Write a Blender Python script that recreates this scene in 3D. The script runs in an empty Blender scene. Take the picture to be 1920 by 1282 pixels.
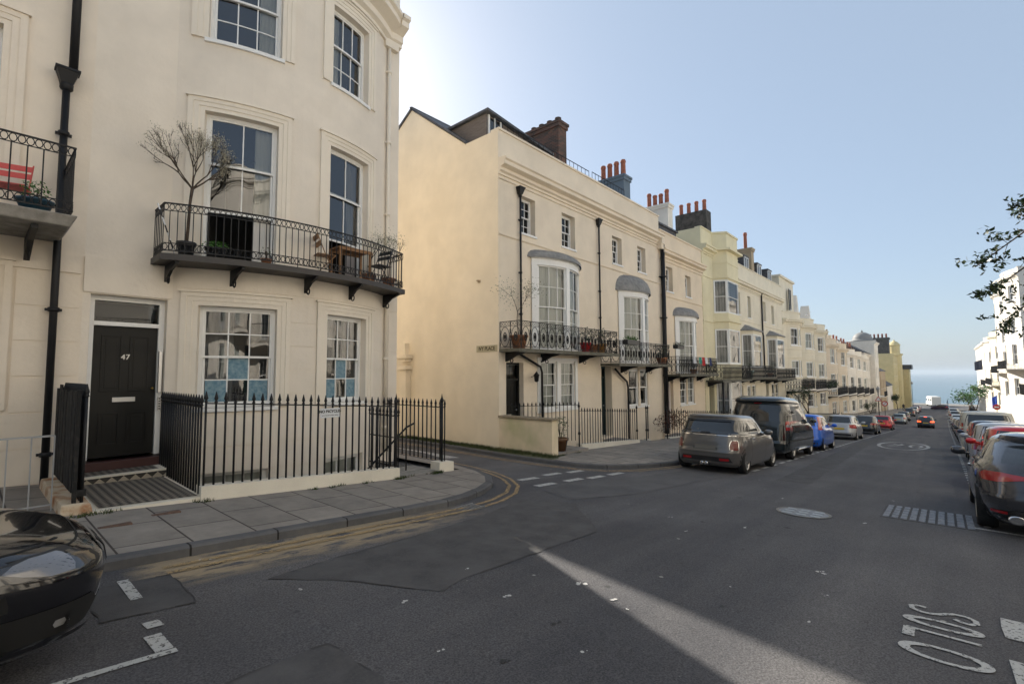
import bpy, bmesh, math, random
from mathutils import Vector, Matrix
random.seed(7)
D=bpy.data; SC=bpy.context.scene
col=D.collections.new("street"); SC.collection.children.link(col)
R=math.radians
# ---------------- camera, sky, sun, exposure ----------------
cd=D.cameras.new("camera"); cam=D.objects.new("camera",cd); col.objects.link(cam)
cd.sensor_width=36; cd.lens=17.006; cd.clip_start=.05; cd.clip_end=20000
_u=Vector((805,-56,-907)).normalized(); _t=math.tan(R(.3)); _z=Vector((-_t,1,-(-_t*_u[0]+_u[1])/_u[2])).normalized(); _y=_z.cross(_u)
cam.matrix_world=Matrix((_u,_y,_z)).to_4x4()       # rows: street direction, left, up in camera axes
SC.camera=cam
SC.render.resolution_x=1024; SC.render.resolution_y=683
SUN_AZ=66.5; SUN_EL=31.
w=D.worlds.new("World"); SC.world=w; w.use_nodes=True
nt=w.node_tree; sky=nt.nodes.new('ShaderNodeTexSky'); sky.sky_type='NISHITA'; sky.sun_disc=False
sky.sun_elevation=R(SUN_EL); sky.sun_rotation=R(90-SUN_AZ); sky.air_density=1.; sky.dust_density=1.2; sky.ozone_density=2.5; sky.altitude=20
bg=nt.nodes['Background']; bg.inputs[1].default_value=.15; mxs=nt.nodes.new('ShaderNodeMixRGB'); mxs.inputs[0].default_value=.76; mxs.inputs[2].default_value=(1.6,1.93,2.32,1); nt.links.new(sky.outputs[0],mxs.inputs[1]); nt.links.new(mxs.outputs[0],bg.inputs[0])
sl=D.lights.new("sun","SUN"); sl.energy=5.0; sl.angle=R(.53); sl.color=(1,.93,.82)
so=D.objects.new("sun",sl); col.objects.link(so)
_d=Vector((math.cos(R(SUN_AZ))*math.cos(R(SUN_EL)),math.sin(R(SUN_AZ))*math.cos(R(SUN_EL)),math.sin(R(SUN_EL))))
so.rotation_euler=(-_d).to_track_quat('-Z','Y').to_euler()
SC.view_settings.view_transform='Standard'; SC.view_settings.look='None'; SC.view_settings.gamma=1
SC.view_settings.exposure=.86
# ---------------- heights (camera eye at z=0) ----------------
def gp(x):            # pavement level
    if x<80: return -1.6-.067*x
    if x<186: return -6.96-.0335*(x-80)
    return -10.51
def gr(x): return gp(x)-.1   # road level
# ---------------- helpers ----------------
def tag(o,label=None,cat=None,group=None,kind=None):
    if label: o['label']=label
    if cat: o['category']=cat
    if group: o['group']=group
    if kind: o['kind']=kind
    return o
def empty(name,loc,rz=0,label=None,cat=None,group=None):
    o=D.objects.new(name,None); col.objects.link(o); o.location=loc; o.rotation_euler=(0,0,rz); o.empty_display_size=.2
    return tag(o,label,cat,group)
class MB:
    def __init__(s): s.v=[];s.f=[];s.m=[];s.sm=[]
    def face(s,pts,mi=0,sm=0):
        n=len(s.v); s.v+= [tuple(p) for p in pts]; s.f.append(tuple(range(n,n+len(pts)))); s.m.append(mi); s.sm.append(sm)
    def box(s,x0,x1,y0,y1,z0,z1,mi=0):
        n=len(s.v)
        if x0>x1:x0,x1=x1,x0
        if y0>y1:y0,y1=y1,y0
        if z0>z1:z0,z1=z1,z0
        s.v+=[(x0,y0,z0),(x1,y0,z0),(x1,y1,z0),(x0,y1,z0),(x0,y0,z1),(x1,y0,z1),(x1,y1,z1),(x0,y1,z1)]
        for q in ((0,3,2,1),(4,5,6,7),(0,1,5,4),(1,2,6,5),(2,3,7,6),(3,0,4,7)):
            s.f.append(tuple(n+i for i in q)); s.m.append(mi); s.sm.append(0)
    def hexa(s,p,mi=0):   # 8 points like box order
        n=len(s.v); s.v+=[tuple(a) for a in p]
        for q in ((0,3,2,1),(4,5,6,7),(0,1,5,4),(1,2,6,5),(2,3,7,6),(3,0,4,7)):
            s.f.append(tuple(n+i for i in q)); s.m.append(mi); s.sm.append(0)
    def tube(s,pts,r,sides=5,mi=0,cap=True,sm=1):
        pts=[Vector(p) for p in pts]
        if not isinstance(r,(list,tuple)): r=[r]*len(pts)
        n0=len(s.v); up=Vector((0,0,1)); prev=None
        for i,p in enumerate(pts):
            d=(pts[min(i+1,len(pts)-1)]-pts[max(i-1,0)])
            if d.length<1e-9: d=Vector((0,0,1))
            d.normalize()
            a=d.cross(up if abs(d.z)<.9 else Vector((0,1,0))); 
            if prev is not None:
                a=prev-d*prev.dot(d)
            if a.length<1e-6: a=d.cross(Vector((1,0,0)))
            a.normalize(); prev=a; b=d.cross(a)
            for k in range(sides):
                t=2*math.pi*(k+.5)/sides; q=p+(a*math.cos(t)+b*math.sin(t))*r[i]; s.v.append(tuple(q))
        for i in range(len(pts)-1):
            for k in range(sides):
                k2=(k+1)%sides
                s.f.append((n0+i*sides+k,n0+i*sides+k2,n0+(i+1)*sides+k2,n0+(i+1)*sides+k)); s.m.append(mi); s.sm.append(sm)
        if cap:
            s.f.append(tuple(n0+k for k in range(sides))[::-1]); s.m.append(mi); s.sm.append(0)
            s.f.append(tuple(n0+(len(pts)-1)*sides+k for k in range(sides))); s.m.append(mi); s.sm.append(0)
    def lathe(s,c,prof,n=12,mi=0,sm=1,ax='z',cap=True):
        n0=len(s.v); c=Vector(c)
        for (r,z) in prof:
            for k in range(n):
                t=2*math.pi*k/n
                q=(r*math.cos(t),r*math.sin(t),z) if ax=='z' else (r*math.cos(t),z,r*math.sin(t))
                s.v.append((c.x+q[0],c.y+q[1],c.z+q[2]))
        for i in range(len(prof)-1):
            for k in range(n):
                k2=(k+1)%n; q=(n0+i*n+k,n0+i*n+k2,n0+(i+1)*n+k2,n0+(i+1)*n+k)
                s.f.append(q if ax=='z' else q[::-1]); s.m.append(mi); s.sm.append(sm)
        if not cap: return
        if prof[0][0]>1e-4: s.f.append(tuple(n0+k for k in range(n))[::-1]); s.m.append(mi); s.sm.append(0)
        if prof[-1][0]>1e-4: s.f.append(tuple(n0+(len(prof)-1)*n+k for k in range(n))); s.m.append(mi); s.sm.append(0)
    def grid(s,P,mi=0,sm=1,flip=False):   # P[i][j] points
        n0=len(s.v); a=len(P); b=len(P[0])
        for row in P: s.v+=[tuple(p) for p in row]
        for i in range(a-1):
            for j in range(b-1):
                q=(n0+i*b+j,n0+i*b+j+1,n0+(i+1)*b+j+1,n0+(i+1)*b+j)
                s.f.append(q[::-1] if flip else q); s.m.append(mi); s.sm.append(sm)
    def ring(s,c,r,t,ax='y',n=12,sides=3,sx=1.,mi=0):
        pts=[]
        for k in range(n+1):
            a=2*math.pi*k/n
            if ax=='y': pts.append((c[0]+r*sx*math.cos(a),c[1],c[2]+r*math.sin(a)))
            elif ax=='z': pts.append((c[0]+r*math.cos(a),c[1]+r*math.sin(a),c[2]))
            else: pts.append((c[0],c[1]+r*sx*math.cos(a),c[2]+r*math.sin(a)))
        s.tube(pts,t,sides,mi,cap=False)
    def build(s,name,mats,parent=None,dz=0,merge=False,bevel=0,normals=True):
        me=D.meshes.new(name)
        v=s.v if not dz else [(a,b,c-dz) for a,b,c in s.v]
        me.from_pydata(v,[],s.f)
        if not isinstance(mats,(list,tuple)): mats=[mats]
        for m in mats: me.materials.append(m)
        me.polygons.foreach_set('material_index',s.m); me.polygons.foreach_set('use_smooth',[bool(x) for x in s.sm])
        if merge or normals:
            bm=bmesh.new(); bm.from_mesh(me)
            if merge: bmesh.ops.remove_doubles(bm,verts=bm.verts,dist=1e-4)
            if normals: bmesh.ops.recalc_face_normals(bm,faces=bm.faces)
            bm.to_mesh(me); bm.free()
        me.update()
        o=D.objects.new(name,me); col.objects.link(o)
        if parent: o.parent=parent
        if bevel:
            md=o.modifiers.new("b","BEVEL"); md.width=bevel; md.segments=2; md.limit_method='ANGLE'; md.angle_limit=R(40)
        return o
def copy_tree(o,parent=None):
    c=o.copy(); col.objects.link(c); c.parent=parent
    for ch in list(o.children): copy_tree(ch,c)
    return c
# ---------------- materials ----------------
def mat(name,color=(.5,.5,.5),rough=.6,metal=0.,spec=.5,coat=0.,emit=None,es=0):
    m=D.materials.new(name); m.use_nodes=True; b=m.node_tree.nodes['Principled BSDF']
    b.inputs['Base Color'].default_value=(*color,1); b.inputs['Roughness'].default_value=rough; b.inputs['Metallic'].default_value=metal
    b.inputs['Specular IOR Level'].default_value=spec; b.inputs['Coat Weight'].default_value=coat; b.inputs['Coat Roughness'].default_value=.03
    if emit: b.inputs['Emission Color'].default_value=(*emit,1); b.inputs['Emission Strength'].default_value=es
    return m
def N(m,t,**k):
    n=m.node_tree.nodes.new(t)
    for a,b in k.items(): setattr(n,a,b)
    return n
def L(m,a,b): m.node_tree.links.new(a,b)
def noisy(name,c1,c2,scale=3.,rough=.8,bump=.0,bscale=60.,detail=6,c3=None,s3=.6,stretch=(1,1,1),p=(.35,.65),spec=.3,coord='Object',bdist=.01):
    m=mat(name,c1,rough,spec=spec); b=m.node_tree.nodes['Principled BSDF']
    tc=N(m,'ShaderNodeTexCoord'); mp=N(m,'ShaderNodeMapping'); mp.inputs['Scale'].default_value=stretch
    L(m,tc.outputs[coord],mp.inputs[0])
    n=N(m,'ShaderNodeTexNoise'); n.inputs['Scale'].default_value=scale; n.inputs['Detail'].default_value=detail; n.inputs['Roughness'].default_value=.6
    L(m,mp.outputs[0],n.inputs[0])
    r=N(m,'ShaderNodeValToRGB'); r.color_ramp.elements[0].position=p[0]; r.color_ramp.elements[1].position=p[1]
    r.color_ramp.elements[0].color=(*c1,1); r.color_ramp.elements[1].color=(*c2,1); L(m,n.outputs[0],r.inputs[0])
    out=r.outputs[0]
    if c3:
        n3=N(m,'ShaderNodeTexNoise'); n3.inputs['Scale'].default_value=s3; n3.inputs['Detail'].default_value=5; L(m,tc.outputs[coord],n3.inputs[0])
        r3=N(m,'ShaderNodeValToRGB'); r3.color_ramp.elements[0].position=.45; r3.color_ramp.elements[1].position=.72; L(m,n3.outputs[0],r3.inputs[0])
        mx=N(m,'ShaderNodeMixRGB'); mx.inputs[2].default_value=(*c3,1); L(m,r3.outputs[0],mx.inputs[0]); L(m,out,mx.inputs[1]); out=mx.outputs[0]
    L(m,out,b.inputs['Base Color'])
    if bump:
        nb=N(m,'ShaderNodeTexNoise'); nb.inputs['Scale'].default_value=bscale; nb.inputs['Detail'].default_value=4; L(m,tc.outputs[coord],nb.inputs[0])
        bp=N(m,'ShaderNodeBump'); bp.inputs['Strength'].default_value=bump; bp.inputs['Distance'].default_value=bdist; L(m,nb.outputs[0],bp.inputs['Height']); L(m,bp.outputs[0],b.inputs['Normal'])
    return m
def stucco(name,c,dirt=.12,seam=False):
    m=mat(name,c,.75,spec=.25); b=m.node_tree.nodes['Principled BSDF']; tc=N(m,'ShaderNodeTexCoord')
    n=N(m,'ShaderNodeTexNoise'); n.inputs['Scale'].default_value=.9; n.inputs['Detail'].default_value=7; n.inputs['Roughness'].default_value=.62; L(m,tc.outputs['Object'],n.inputs[0])
    r=N(m,'ShaderNodeValToRGB'); r.color_ramp.elements[0].position=.3; r.color_ramp.elements[1].position=.7
    r.color_ramp.elements[0].color=(*[x*(1-dirt*.8) for x in c],1); r.color_ramp.elements[1].color=(*[min(1,x*1.04) for x in c],1); L(m,n.outputs[0],r.inputs[0])
    mp=N(m,'ShaderNodeMapping'); mp.inputs['Scale'].default_value=(5,5,.35); L(m,tc.outputs['Object'],mp.inputs[0])
    n2=N(m,'ShaderNodeTexNoise'); n2.inputs['Scale'].default_value=1.; n2.inputs['Detail'].default_value=6; L(m,mp.outputs[0],n2.inputs[0])
    r2=N(m,'ShaderNodeValToRGB'); r2.color_ramp.elements[0].position=.5; r2.color_ramp.elements[1].position=.74
    mu=N(m,'ShaderNodeMath',operation='MULTIPLY'); mu.inputs[1].default_value=dirt*3.6; L(m,r2.outputs[0],mu.inputs[0])
    mx=N(m,'ShaderNodeMixRGB'); mx.inputs[2].default_value=(c[0]*.5,c[1]*.46,c[2]*.42,1); L(m,mu.outputs[0],mx.inputs[0]); L(m,r.outputs[0],mx.inputs[1]); 
    nd=N(m,'ShaderNodeTexNoise'); nd.inputs['Scale'].default_value=2.2; nd.inputs['Detail'].default_value=6; L(m,tc.outputs['Object'],nd.inputs[0])
    mv=N(m,'ShaderNodeMixRGB',blend_type='ADD'); mv.inputs[0].default_value=.9; L(m,tc.outputs['Object'],mv.inputs[1]); L(m,nd.outputs[1],mv.inputs[2])
    vo=N(m,'ShaderNodeTexVoronoi',feature='DISTANCE_TO_EDGE'); vo.inputs['Scale'].default_value=.42; L(m,mv.outputs[0],vo.inputs[0])
    rc=N(m,'ShaderNodeValToRGB'); rc.color_ramp.elements[0].position=.0015; rc.color_ramp.elements[1].position=.005; rc.color_ramp.elements[0].color=(1,1,1,1); rc.color_ramp.elements[1].color=(0,0,0,1); L(m,vo.outputs['Distance'],rc.inputs[0])
    ms=N(m,'ShaderNodeMath',operation='MULTIPLY'); L(m,rc.outputs[0],ms.inputs[0]); L(m,r2.outputs[0],ms.inputs[1])
    mq=N(m,'ShaderNodeMath',operation='MULTIPLY'); mq.inputs[1].default_value=.45; L(m,ms.outputs[0],mq.inputs[0])
    m2=N(m,'ShaderNodeMixRGB'); m2.inputs[2].default_value=(c[0]*.35,c[1]*.3,c[2]*.26,1); L(m,mq.outputs[0],m2.inputs[0]); L(m,mx.outputs[0],m2.inputs[1])
    # rubbed and patched areas: slightly different coats of paint
    np_=N(m,'ShaderNodeTexNoise'); np_.inputs['Scale'].default_value=.55; np_.inputs['Detail'].default_value=2; L(m,tc.outputs['Object'],np_.inputs[0])
    rp=N(m,'ShaderNodeValToRGB'); rp.color_ramp.elements[0].position=.56; rp.color_ramp.elements[1].position=.575; rp.color_ramp.elements[0].color=(0,0,0,1); rp.color_ramp.elements[1].color=(.3,.3,.3,1); L(m,np_.outputs[0],rp.inputs[0])
    m3=N(m,'ShaderNodeMixRGB'); m3.inputs[2].default_value=(c[0]*.9,c[1]*.89,c[2]*.87,1); L(m,rp.outputs[0],m3.inputs[0]); L(m,m2.outputs[0],m3.inputs[1]); L(m,m3.outputs[0],b.inputs['Base Color'])
    nb=N(m,'ShaderNodeTexNoise'); nb.inputs['Scale'].default_value=14; nb.inputs['Detail'].default_value=6; L(m,tc.outputs['Object'],nb.inputs[0])
    bp=N(m,'ShaderNodeBump'); bp.inputs['Strength'].default_value=.18; bp.inputs['Distance'].default_value=.02; L(m,nb.outputs[0],bp.inputs['Height']); L(m,bp.outputs[0],b.inputs['Normal'])
    return m
M={}
M['cream47']=stucco('cream_stucco',(.78,.705,.60),.15)
M['cream46']=stucco('pale_cream_stucco',(.78,.69,.57),.15)
M['trim47']=stucco('cream_trim_paint',(.79,.72,.61),.08)
M['creamA']=stucco('peach_cream_stucco',(.78,.68,.54),.15)
M['creamB']=stucco('warm_cream_stucco',(.78,.66,.50),.15)
M['yellow']=stucco('butter_yellow_stucco',(.76,.69,.47),.15)
M['white']=stucco('off_white_stucco',(.78,.73,.65),.16)
M['creamC']=stucco('light_cream_stucco',(.78,.71,.56),.15)
M['yellow2']=stucco('lemon_yellow_stucco',(.64,.54,.29),.16)
M['tan']=stucco('tan_render',(.42,.33,.22),.16)
M['plinth']=stucco('painted_plinth',(.74,.69,.58),.22)
M['gate_wood']=mat('painted_frame_white',(.78,.78,.76),.35)
M['wood']=M['gate_wood']
M['iron']=mat('black_painted_iron',(.010,.010,.011),.5,spec=.3)
M['ironred']=mat('dark_red_iron',(.05,.012,.01),.5)
M['lead']=noisy('weathered_lead',(.17,.17,.17),(.28,.275,.26),6,.6,.3,30)
M['slate']=noisy('dark_slate_roof',(.05,.05,.055),(.11,.11,.115),5,.6,.4,20)
M['blackdoor']=mat('black_gloss_door',(.006,.006,.005),.45,spec=.25,coat=.04)
M['reddoor']=mat('terracotta_door',(.25,.08,.04),.5)
M['bluedoor']=mat('dark_green_door',(.012,.03,.03),.3)
M['brass']=mat('brass',(.7,.45,.12),.25,1.)
M['steel']=mat('brushed_metal',(.55,.55,.55),.35,1.)
M['slab']=mat('slab',(0,0,0))
M['terracotta']=noisy('terracotta',(.27,.09,.055),(.40,.15,.09),8,.8)
M['teracot_dark']=noisy('aged_terracotta_pot',(.25,.1,.05),(.42,.2,.1),8,.8)
M['leaf']=noisy('green_leaf',(.03,.09,.015),(.08,.2,.03),9,.5)
M['leafdark']=noisy('dark_leaf',(.014,.03,.01),(.04,.07,.02),9,.4)
M['olive']=noisy('grey_green_leaf',(.08,.1,.05),(.17,.19,.11),9,.6)
M['blossom']=noisy('pale_blossom',(.5,.46,.38),(.3,.28,.18),9,.7)
M['bark']=noisy('brown_bark',(.05,.035,.025),(.1,.075,.055),12,.9,.5,40)
M['redmetal']=mat('coral_red_metal',(.62,.09,.07),.5)
M['teak']=noisy('teak_wood',(.2,.1,.045),(.34,.19,.09),10,.6,stretch=(1,8,8))
M['blackplastic']=mat('black_plastic',(.015,.015,.016),.45)
M['curtain']=mat('net_curtain',(.62,.6,.56),.9)
M['curtaingrey']=mat('grey_curtain',(.27,.25,.24),.9)
M['blue_film']=noisy('blue_patterned_window_film',(.10,.20,.27),(.22,.33,.38),14,.5,detail=3)
M['blind']=mat('tan_blind',(.52,.36,.18),.8)
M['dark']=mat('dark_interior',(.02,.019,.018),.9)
M['grey_concrete']=noisy('grey_concrete',(.2,.19,.17),(.33,.31,.28),6,.9,.3,30)
M['stone_rust']=noisy('rust_stained_stone',(.55,.45,.32),(.3,.12,.04),5,.9,.3,30,p=(.45,.7))
M['bluegrey']=mat('painted_blue_grey_render',(.12,.16,.2),.7)
M['blackstack']=noisy('sooty_render',(.035,.033,.03),(.1,.09,.08),3,.9,.3,20)
def brick():
    m=mat('sooty_brown_brick',(.2,.1,.07),.9); b=m.node_tree.nodes['Principled BSDF']; tc=N(m,'ShaderNodeTexCoord')
    sp=N(m,'ShaderNodeSeparateXYZ'); L(m,tc.outputs['Object'],sp.inputs[0]); ad=N(m,'ShaderNodeMath',operation='ADD'); L(m,sp.outputs[0],ad.inputs[0]); L(m,sp.outputs[1],ad.inputs[1])
    cb=N(m,'ShaderNodeCombineXYZ'); L(m,ad.outputs[0],cb.inputs[0]); L(m,sp.outputs[2],cb.inputs[1])
    t=N(m,'ShaderNodeTexBrick'); t.inputs['Scale'].default_value=1; t.inputs['Brick Width'].default_value=.23; t.inputs['Row Height'].default_value=.075; t.inputs['Mortar Size'].default_value=.008
    t.inputs['Color1'].default_value=(.16,.07,.045,1); t.inputs['Color2'].default_value=(.05,.035,.03,1); t.inputs['Mortar'].default_value=(.12,.1,.08,1)
    L(m,cb.outputs[0],t.inputs[0]); L(m,t.outputs[0],b.inputs['Base Color']); return m
M['brick']=brick()
def glass(name,tint=(.85,.9,.92),ior=1.45,rough=.0):
    m=D.materials.new(name); m.use_nodes=True; t=m.node_tree; t.nodes.clear()
    o=N(m,'ShaderNodeOutputMaterial'); tr=N(m,'ShaderNodeBsdfTransparent'); tr.inputs[0].default_value=(*tint,1)
    gl=N(m,'ShaderNodeBsdfGlossy'); gl.inputs['Roughness'].default_value=rough
    fr=N(m,'ShaderNodeFresnel'); fr.inputs[0].default_value=ior
    mx=N(m,'ShaderNodeMixShader'); L(m,fr.outputs[0],mx.inputs[0]); L(m,tr.outputs[0],mx.inputs[1]); L(m,gl.outputs[0],mx.inputs[2]); L(m,mx.outputs[0],o.inputs[0])
    tc=N(m,'ShaderNodeTexCoord'); n=N(m,'ShaderNodeTexNoise'); n.inputs['Scale'].default_value=1.6; n.inputs['Detail'].default_value=1; L(m,tc.outputs['Object'],n.inputs[0])
    bp=N(m,'ShaderNodeBump'); bp.inputs['Strength'].default_value=.12; bp.inputs['Distance'].default_value=.03; L(m,n.outputs[0],bp.inputs['Height']); L(m,bp.outputs[0],gl.inputs['Normal']); L(m,bp.outputs[0],fr.inputs['Normal'])
    return m
M['glass']=glass('window_glass',(.8,.85,.86),1.6); M['glass47']=glass('old_window_glass',(.75,.8,.82),2.2)
M['darkglass']=mat('tinted_car_glass',(.012,.015,.017),.03,spec=1.,coat=0)
M['carglass']=glass('car_glass',(.35,.42,.42))
# ---- ground materials
def asphalt():
    m=mat('worn_asphalt',(.05,.05,.05),.85,spec=.3); b=m.node_tree.nodes['Principled BSDF']; tc=N(m,'ShaderNodeTexCoord'); P=tc.outputs['Object']
    def nz(sc,de,ro=.6,stretch=None):
        n=N(m,'ShaderNodeTexNoise'); n.inputs['Scale'].default_value=sc; n.inputs['Detail'].default_value=de; n.inputs['Roughness'].default_value=ro
        if stretch:
            mp=N(m,'ShaderNodeMapping'); mp.inputs['Scale'].default_value=stretch; L(m,P,mp.inputs[0]); L(m,mp.outputs[0],n.inputs[0])
        else: L(m,P,n.inputs[0])
        return n.outputs[0]
    def ramp(s,a,b_,ca,cb):
        r=N(m,'ShaderNodeValToRGB'); r.color_ramp.elements[0].position=a; r.color_ramp.elements[1].position=b_; r.color_ramp.elements[0].color=(*ca,1); r.color_ramp.elements[1].color=(*cb,1); L(m,s,r.inputs[0]); return r.outputs[0]
    def mix(f,a,b_,bt='MIX'):
        x=N(m,'ShaderNodeMixRGB',blend_type=bt)
        if isinstance(f,float): x.inputs[0].default_value=f
        else: L(m,f,x.inputs[0])
        L(m,a,x.inputs[1])
        if isinstance(b_,tuple): x.inputs[2].default_value=(*b_,1)
        else: L(m,b_,x.inputs[2])
        return x.outputs[0]
    base=ramp(nz(.5,8,.62),.3,.7,(.080,.078,.081),(.122,.119,.121))
    base=mix(.75,base,ramp(nz(75,3,.65),.38,.62,(.5,.5,.5),(1.5,1.5,1.5)),'MULTIPLY')
    base=mix(.85,base,ramp(nz(.35,6,.6,(.25,2.2,1)),.35,.7,(.68,.69,.73),(1.32,1.29,1.25)),'MULTIPLY')
    # sparse pale stone chips, gum and droppings
    v=N(m,'ShaderNodeTexVoronoi'); v.inputs['Scale'].default_value=1.7; L(m,P,v.inputs[0])
    base=mix(ramp(v.outputs['Distance'],.03,.045,(1,1,1),(0,0,0)),base,(.3,.29,.27))
    v=N(m,'ShaderNodeTexVoronoi'); v.inputs['Scale'].default_value=9; L(m,P,v.inputs[0])
    base=mix(ramp(v.outputs['Distance'],.03,.06,(.7,.7,.7),(0,0,0)),base,(.22,.21,.2))
    v=N(m,'ShaderNodeTexVoronoi'); v.inputs['Scale'].default_value=1.1; L(m,P,v.inputs[0])
    base=mix(ramp(v.outputs['Distance'],.03,.06,(.8,.8,.8),(0,0,0)),base,(.028,.028,.028))
    # sandy dust along the near left kerb
    sp=N(m,'ShaderNodeSeparateXYZ'); L(m,P,sp.inputs[0])
    def mr(s,a,b_,c,d):
        x=N(m,'ShaderNodeMapRange'); x.inputs[1].default_value=a;x.inputs[2].default_value=b_;x.inputs[3].default_value=c;x.inputs[4].default_value=d; L(m,s,x.inputs[0]); return x.outputs[0]
    def mul(a,b_):
        x=N(m,'ShaderNodeMath',operation='MULTIPLY'); L(m,a,x.inputs[0]); L(m,b_,x.inputs[1]); return x.outputs[0]
    yb=mul(mr(sp.outputs[1],4.85,5.4,0,1),mr(sp.outputs[1],5.6,5.74,1,.6))
    xb=mul(mr(sp.outputs[0],1.0,1.5,0,1),mr(sp.outputs[0],3.2,5.4,1,0))
    du=mul(mul(yb,xb),ramp(nz(2.2,7,.7,(.9,2.6,1)),.4,.56,(0,0,0),(2.2,2.2,2.2)))
    base=mix(du,base,(.33,.26,.17))
    L(m,base,b.inputs['Base Color'])
    bp=N(m,'ShaderNodeBump'); bp.inputs['Strength'].default_value=.9; bp.inputs['Distance'].default_value=.012; L(m,nz(70,4,.7),bp.inputs['Height']); L(m,bp.outputs[0],b.inputs['Normal'])
    return m
M['asphalt']=asphalt()
M['asphalt2']=noisy('patched_asphalt',(.062,.060,.062),(.100,.097,.098),3,.88,.8,160,c3=(.09,.088,.085),s3=45,bdist=.008)
M['asphalt3']=noisy('older_grey_asphalt',(.072,.070,.073),(.108,.105,.106),1.5,.85,.6,130,c3=(.11,.11,.11),s3=60)
def paving(name,w_,h_,c1,c2,mort,off=.5,rot=True):
    m=mat(name,c1,.8,spec=.3); b=m.node_tree.nodes['Principled BSDF']; tc=N(m,'ShaderNodeTexCoord')
    mp=N(m,'ShaderNodeMapping'); mp.inputs['Rotation'].default_value=(0,0,R(90) if rot else 0); mp.inputs['Location'].default_value=(.13,.21,0); L(m,tc.outputs['Object'],mp.inputs[0])
    t=N(m,'ShaderNodeTexBrick'); t.offset=off; t.inputs['Scale'].default_value=1; t.inputs['Brick Width'].default_value=w_; t.inputs['Row Height'].default_value=h_; t.inputs['Mortar Size'].default_value=.011; t.inputs['Mortar Smooth'].default_value=.2; t.inputs['Bias'].default_value=0
    t.inputs['Color1'].default_value=(*c1,1); t.inputs['Color2'].default_value=(*c2,1); t.inputs['Mortar'].default_value=(*mort,1); L(m,mp.outputs[0],t.inputs[0])
    n=N(m,'ShaderNodeTexNoise'); n.inputs['Scale'].default_value=2.5; n.inputs['Detail'].default_value=8; n.inputs['Roughness'].default_value=.7; L(m,tc.outputs['Object'],n.inputs[0])
    r=N(m,'ShaderNodeValToRGB'); r.color_ramp.elements[0].position=.3; r.color_ramp.elements[1].position=.7; r.color_ramp.elements[0].color=(.72,.72,.72,1); r.color_ramp.elements[1].color=(1.18,1.16,1.12,1); L(m,n.outputs[0],r.inputs[0])
    mx=N(m,'ShaderNodeMixRGB',blend_type='MULTIPLY'); mx.inputs[0].default_value=1; L(m,t.outputs[0],mx.inputs[1]); L(m,r.outputs[0],mx.inputs[2]); L(m,mx.outputs[0],b.inputs['Base Color'])
    bp=N(m,'ShaderNodeBump'); bp.inputs['Strength'].default_value=.5; bp.inputs['Distance'].default_value=.01; bp.invert=True; L(m,t.outputs[1],bp.inputs['Height']); L(m,bp.outputs[0],b.inputs['Normal'])
    return m
M['paving']=paving('stone_paving_slabs',.92,.62,(.285,.258,.228),(.235,.213,.19),(.06,.05,.045))
M['kerb']=paving('granite_kerb_stones',.86,40.,(.115,.115,.12),(.08,.082,.088),(.02,.02,.02),0,False)
M['kerbpale']=noisy('pale_kerb_stone',(.17,.165,.15),(.25,.24,.21),9,.8,.4,40)
def paint(name,c,wear=.45,under=(.07,.07,.07)):
    m=mat(name,c,.7); b=m.node_tree.nodes['Principled BSDF']; tc=N(m,'ShaderNodeTexCoord')
    n=N(m,'ShaderNodeTexNoise'); n.inputs['Scale'].default_value=28; n.inputs['Detail'].default_value=6; n.inputs['Roughness'].default_value=.75; L(m,tc.outputs['Object'],n.inputs[0])
    r=N(m,'ShaderNodeValToRGB'); r.color_ramp.elements[0].position=wear; r.color_ramp.elements[1].position=wear+.06; L(m,n.outputs[0],r.inputs[0])
    tr=N(m,'ShaderNodeBsdfTransparent'); mx=N(m,'ShaderNodeMixShader'); L(m,r.outputs[0],mx.inputs[0]); L(m,tr.outputs[0],mx.inputs[1]); L(m,b.outputs[0],mx.inputs[2])
    L(m,mx.outputs[0],m.node_tree.nodes['Material Output'].inputs[0]); return m
M['whiteline']=paint('worn_white_road_paint',(.42,.42,.40),.40)
M['whitefaint']=paint('faint_white_road_paint',(.42,.42,.41),.42)
M['yellowline']=paint('worn_yellow_road_paint',(.36,.25,.12),.44)
M['grass']=noisy('weedy_grass',(.035,.06,.015),(.08,.085,.035),5,.9)
M['soil']=noisy('mossy_soil',(.09,.08,.05),(.06,.075,.03),4,.95,.5,30)
M['sea']=None
def sea():
    m=mat('sea_water',(.12,.19,.235),.4,spec=.5); b=m.node_tree.nodes['Principled BSDF']; tc=N(m,'ShaderNodeTexCoord')
    mp=N(m,'ShaderNodeMapping'); mp.inputs['Scale'].default_value=(.02,.004,1); L(m,tc.outputs['Object'],mp.inputs[0])
    n=N(m,'ShaderNodeTexNoise'); n.inputs['Scale'].default_value=3; n.inputs['Detail'].default_value=4; L(m,mp.outputs[0],n.inputs[0])
    bp=N(m,'ShaderNodeBump'); bp.inputs['Strength'].default_value=.5; bp.inputs['Distance'].default_value=3; L(m,n.outputs[0],bp.inputs['Height']); L(m,bp.outputs[0],b.inputs['Normal']); return m
M['sea']=sea()
# ---------------- ground, roads, pavements ----------------
def strip_sheet(name,x0,x1,y0,y1,zf,m,step=2.,kind='structure'):
    b=MB(); n=max(1,int(math.ceil((x1-x0)/step)))
    brk=sorted(set([x0+(x1-x0)*i/n for i in range(n+1)]+[q for q in (80.,186.) if x0<q<x1]))
    b.grid([[(x,y0,zf(x)),(x,y1,zf(x))] for x in brk],sm=0,flip=True)
    return tag(b.build(name,m),kind=kind)
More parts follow.
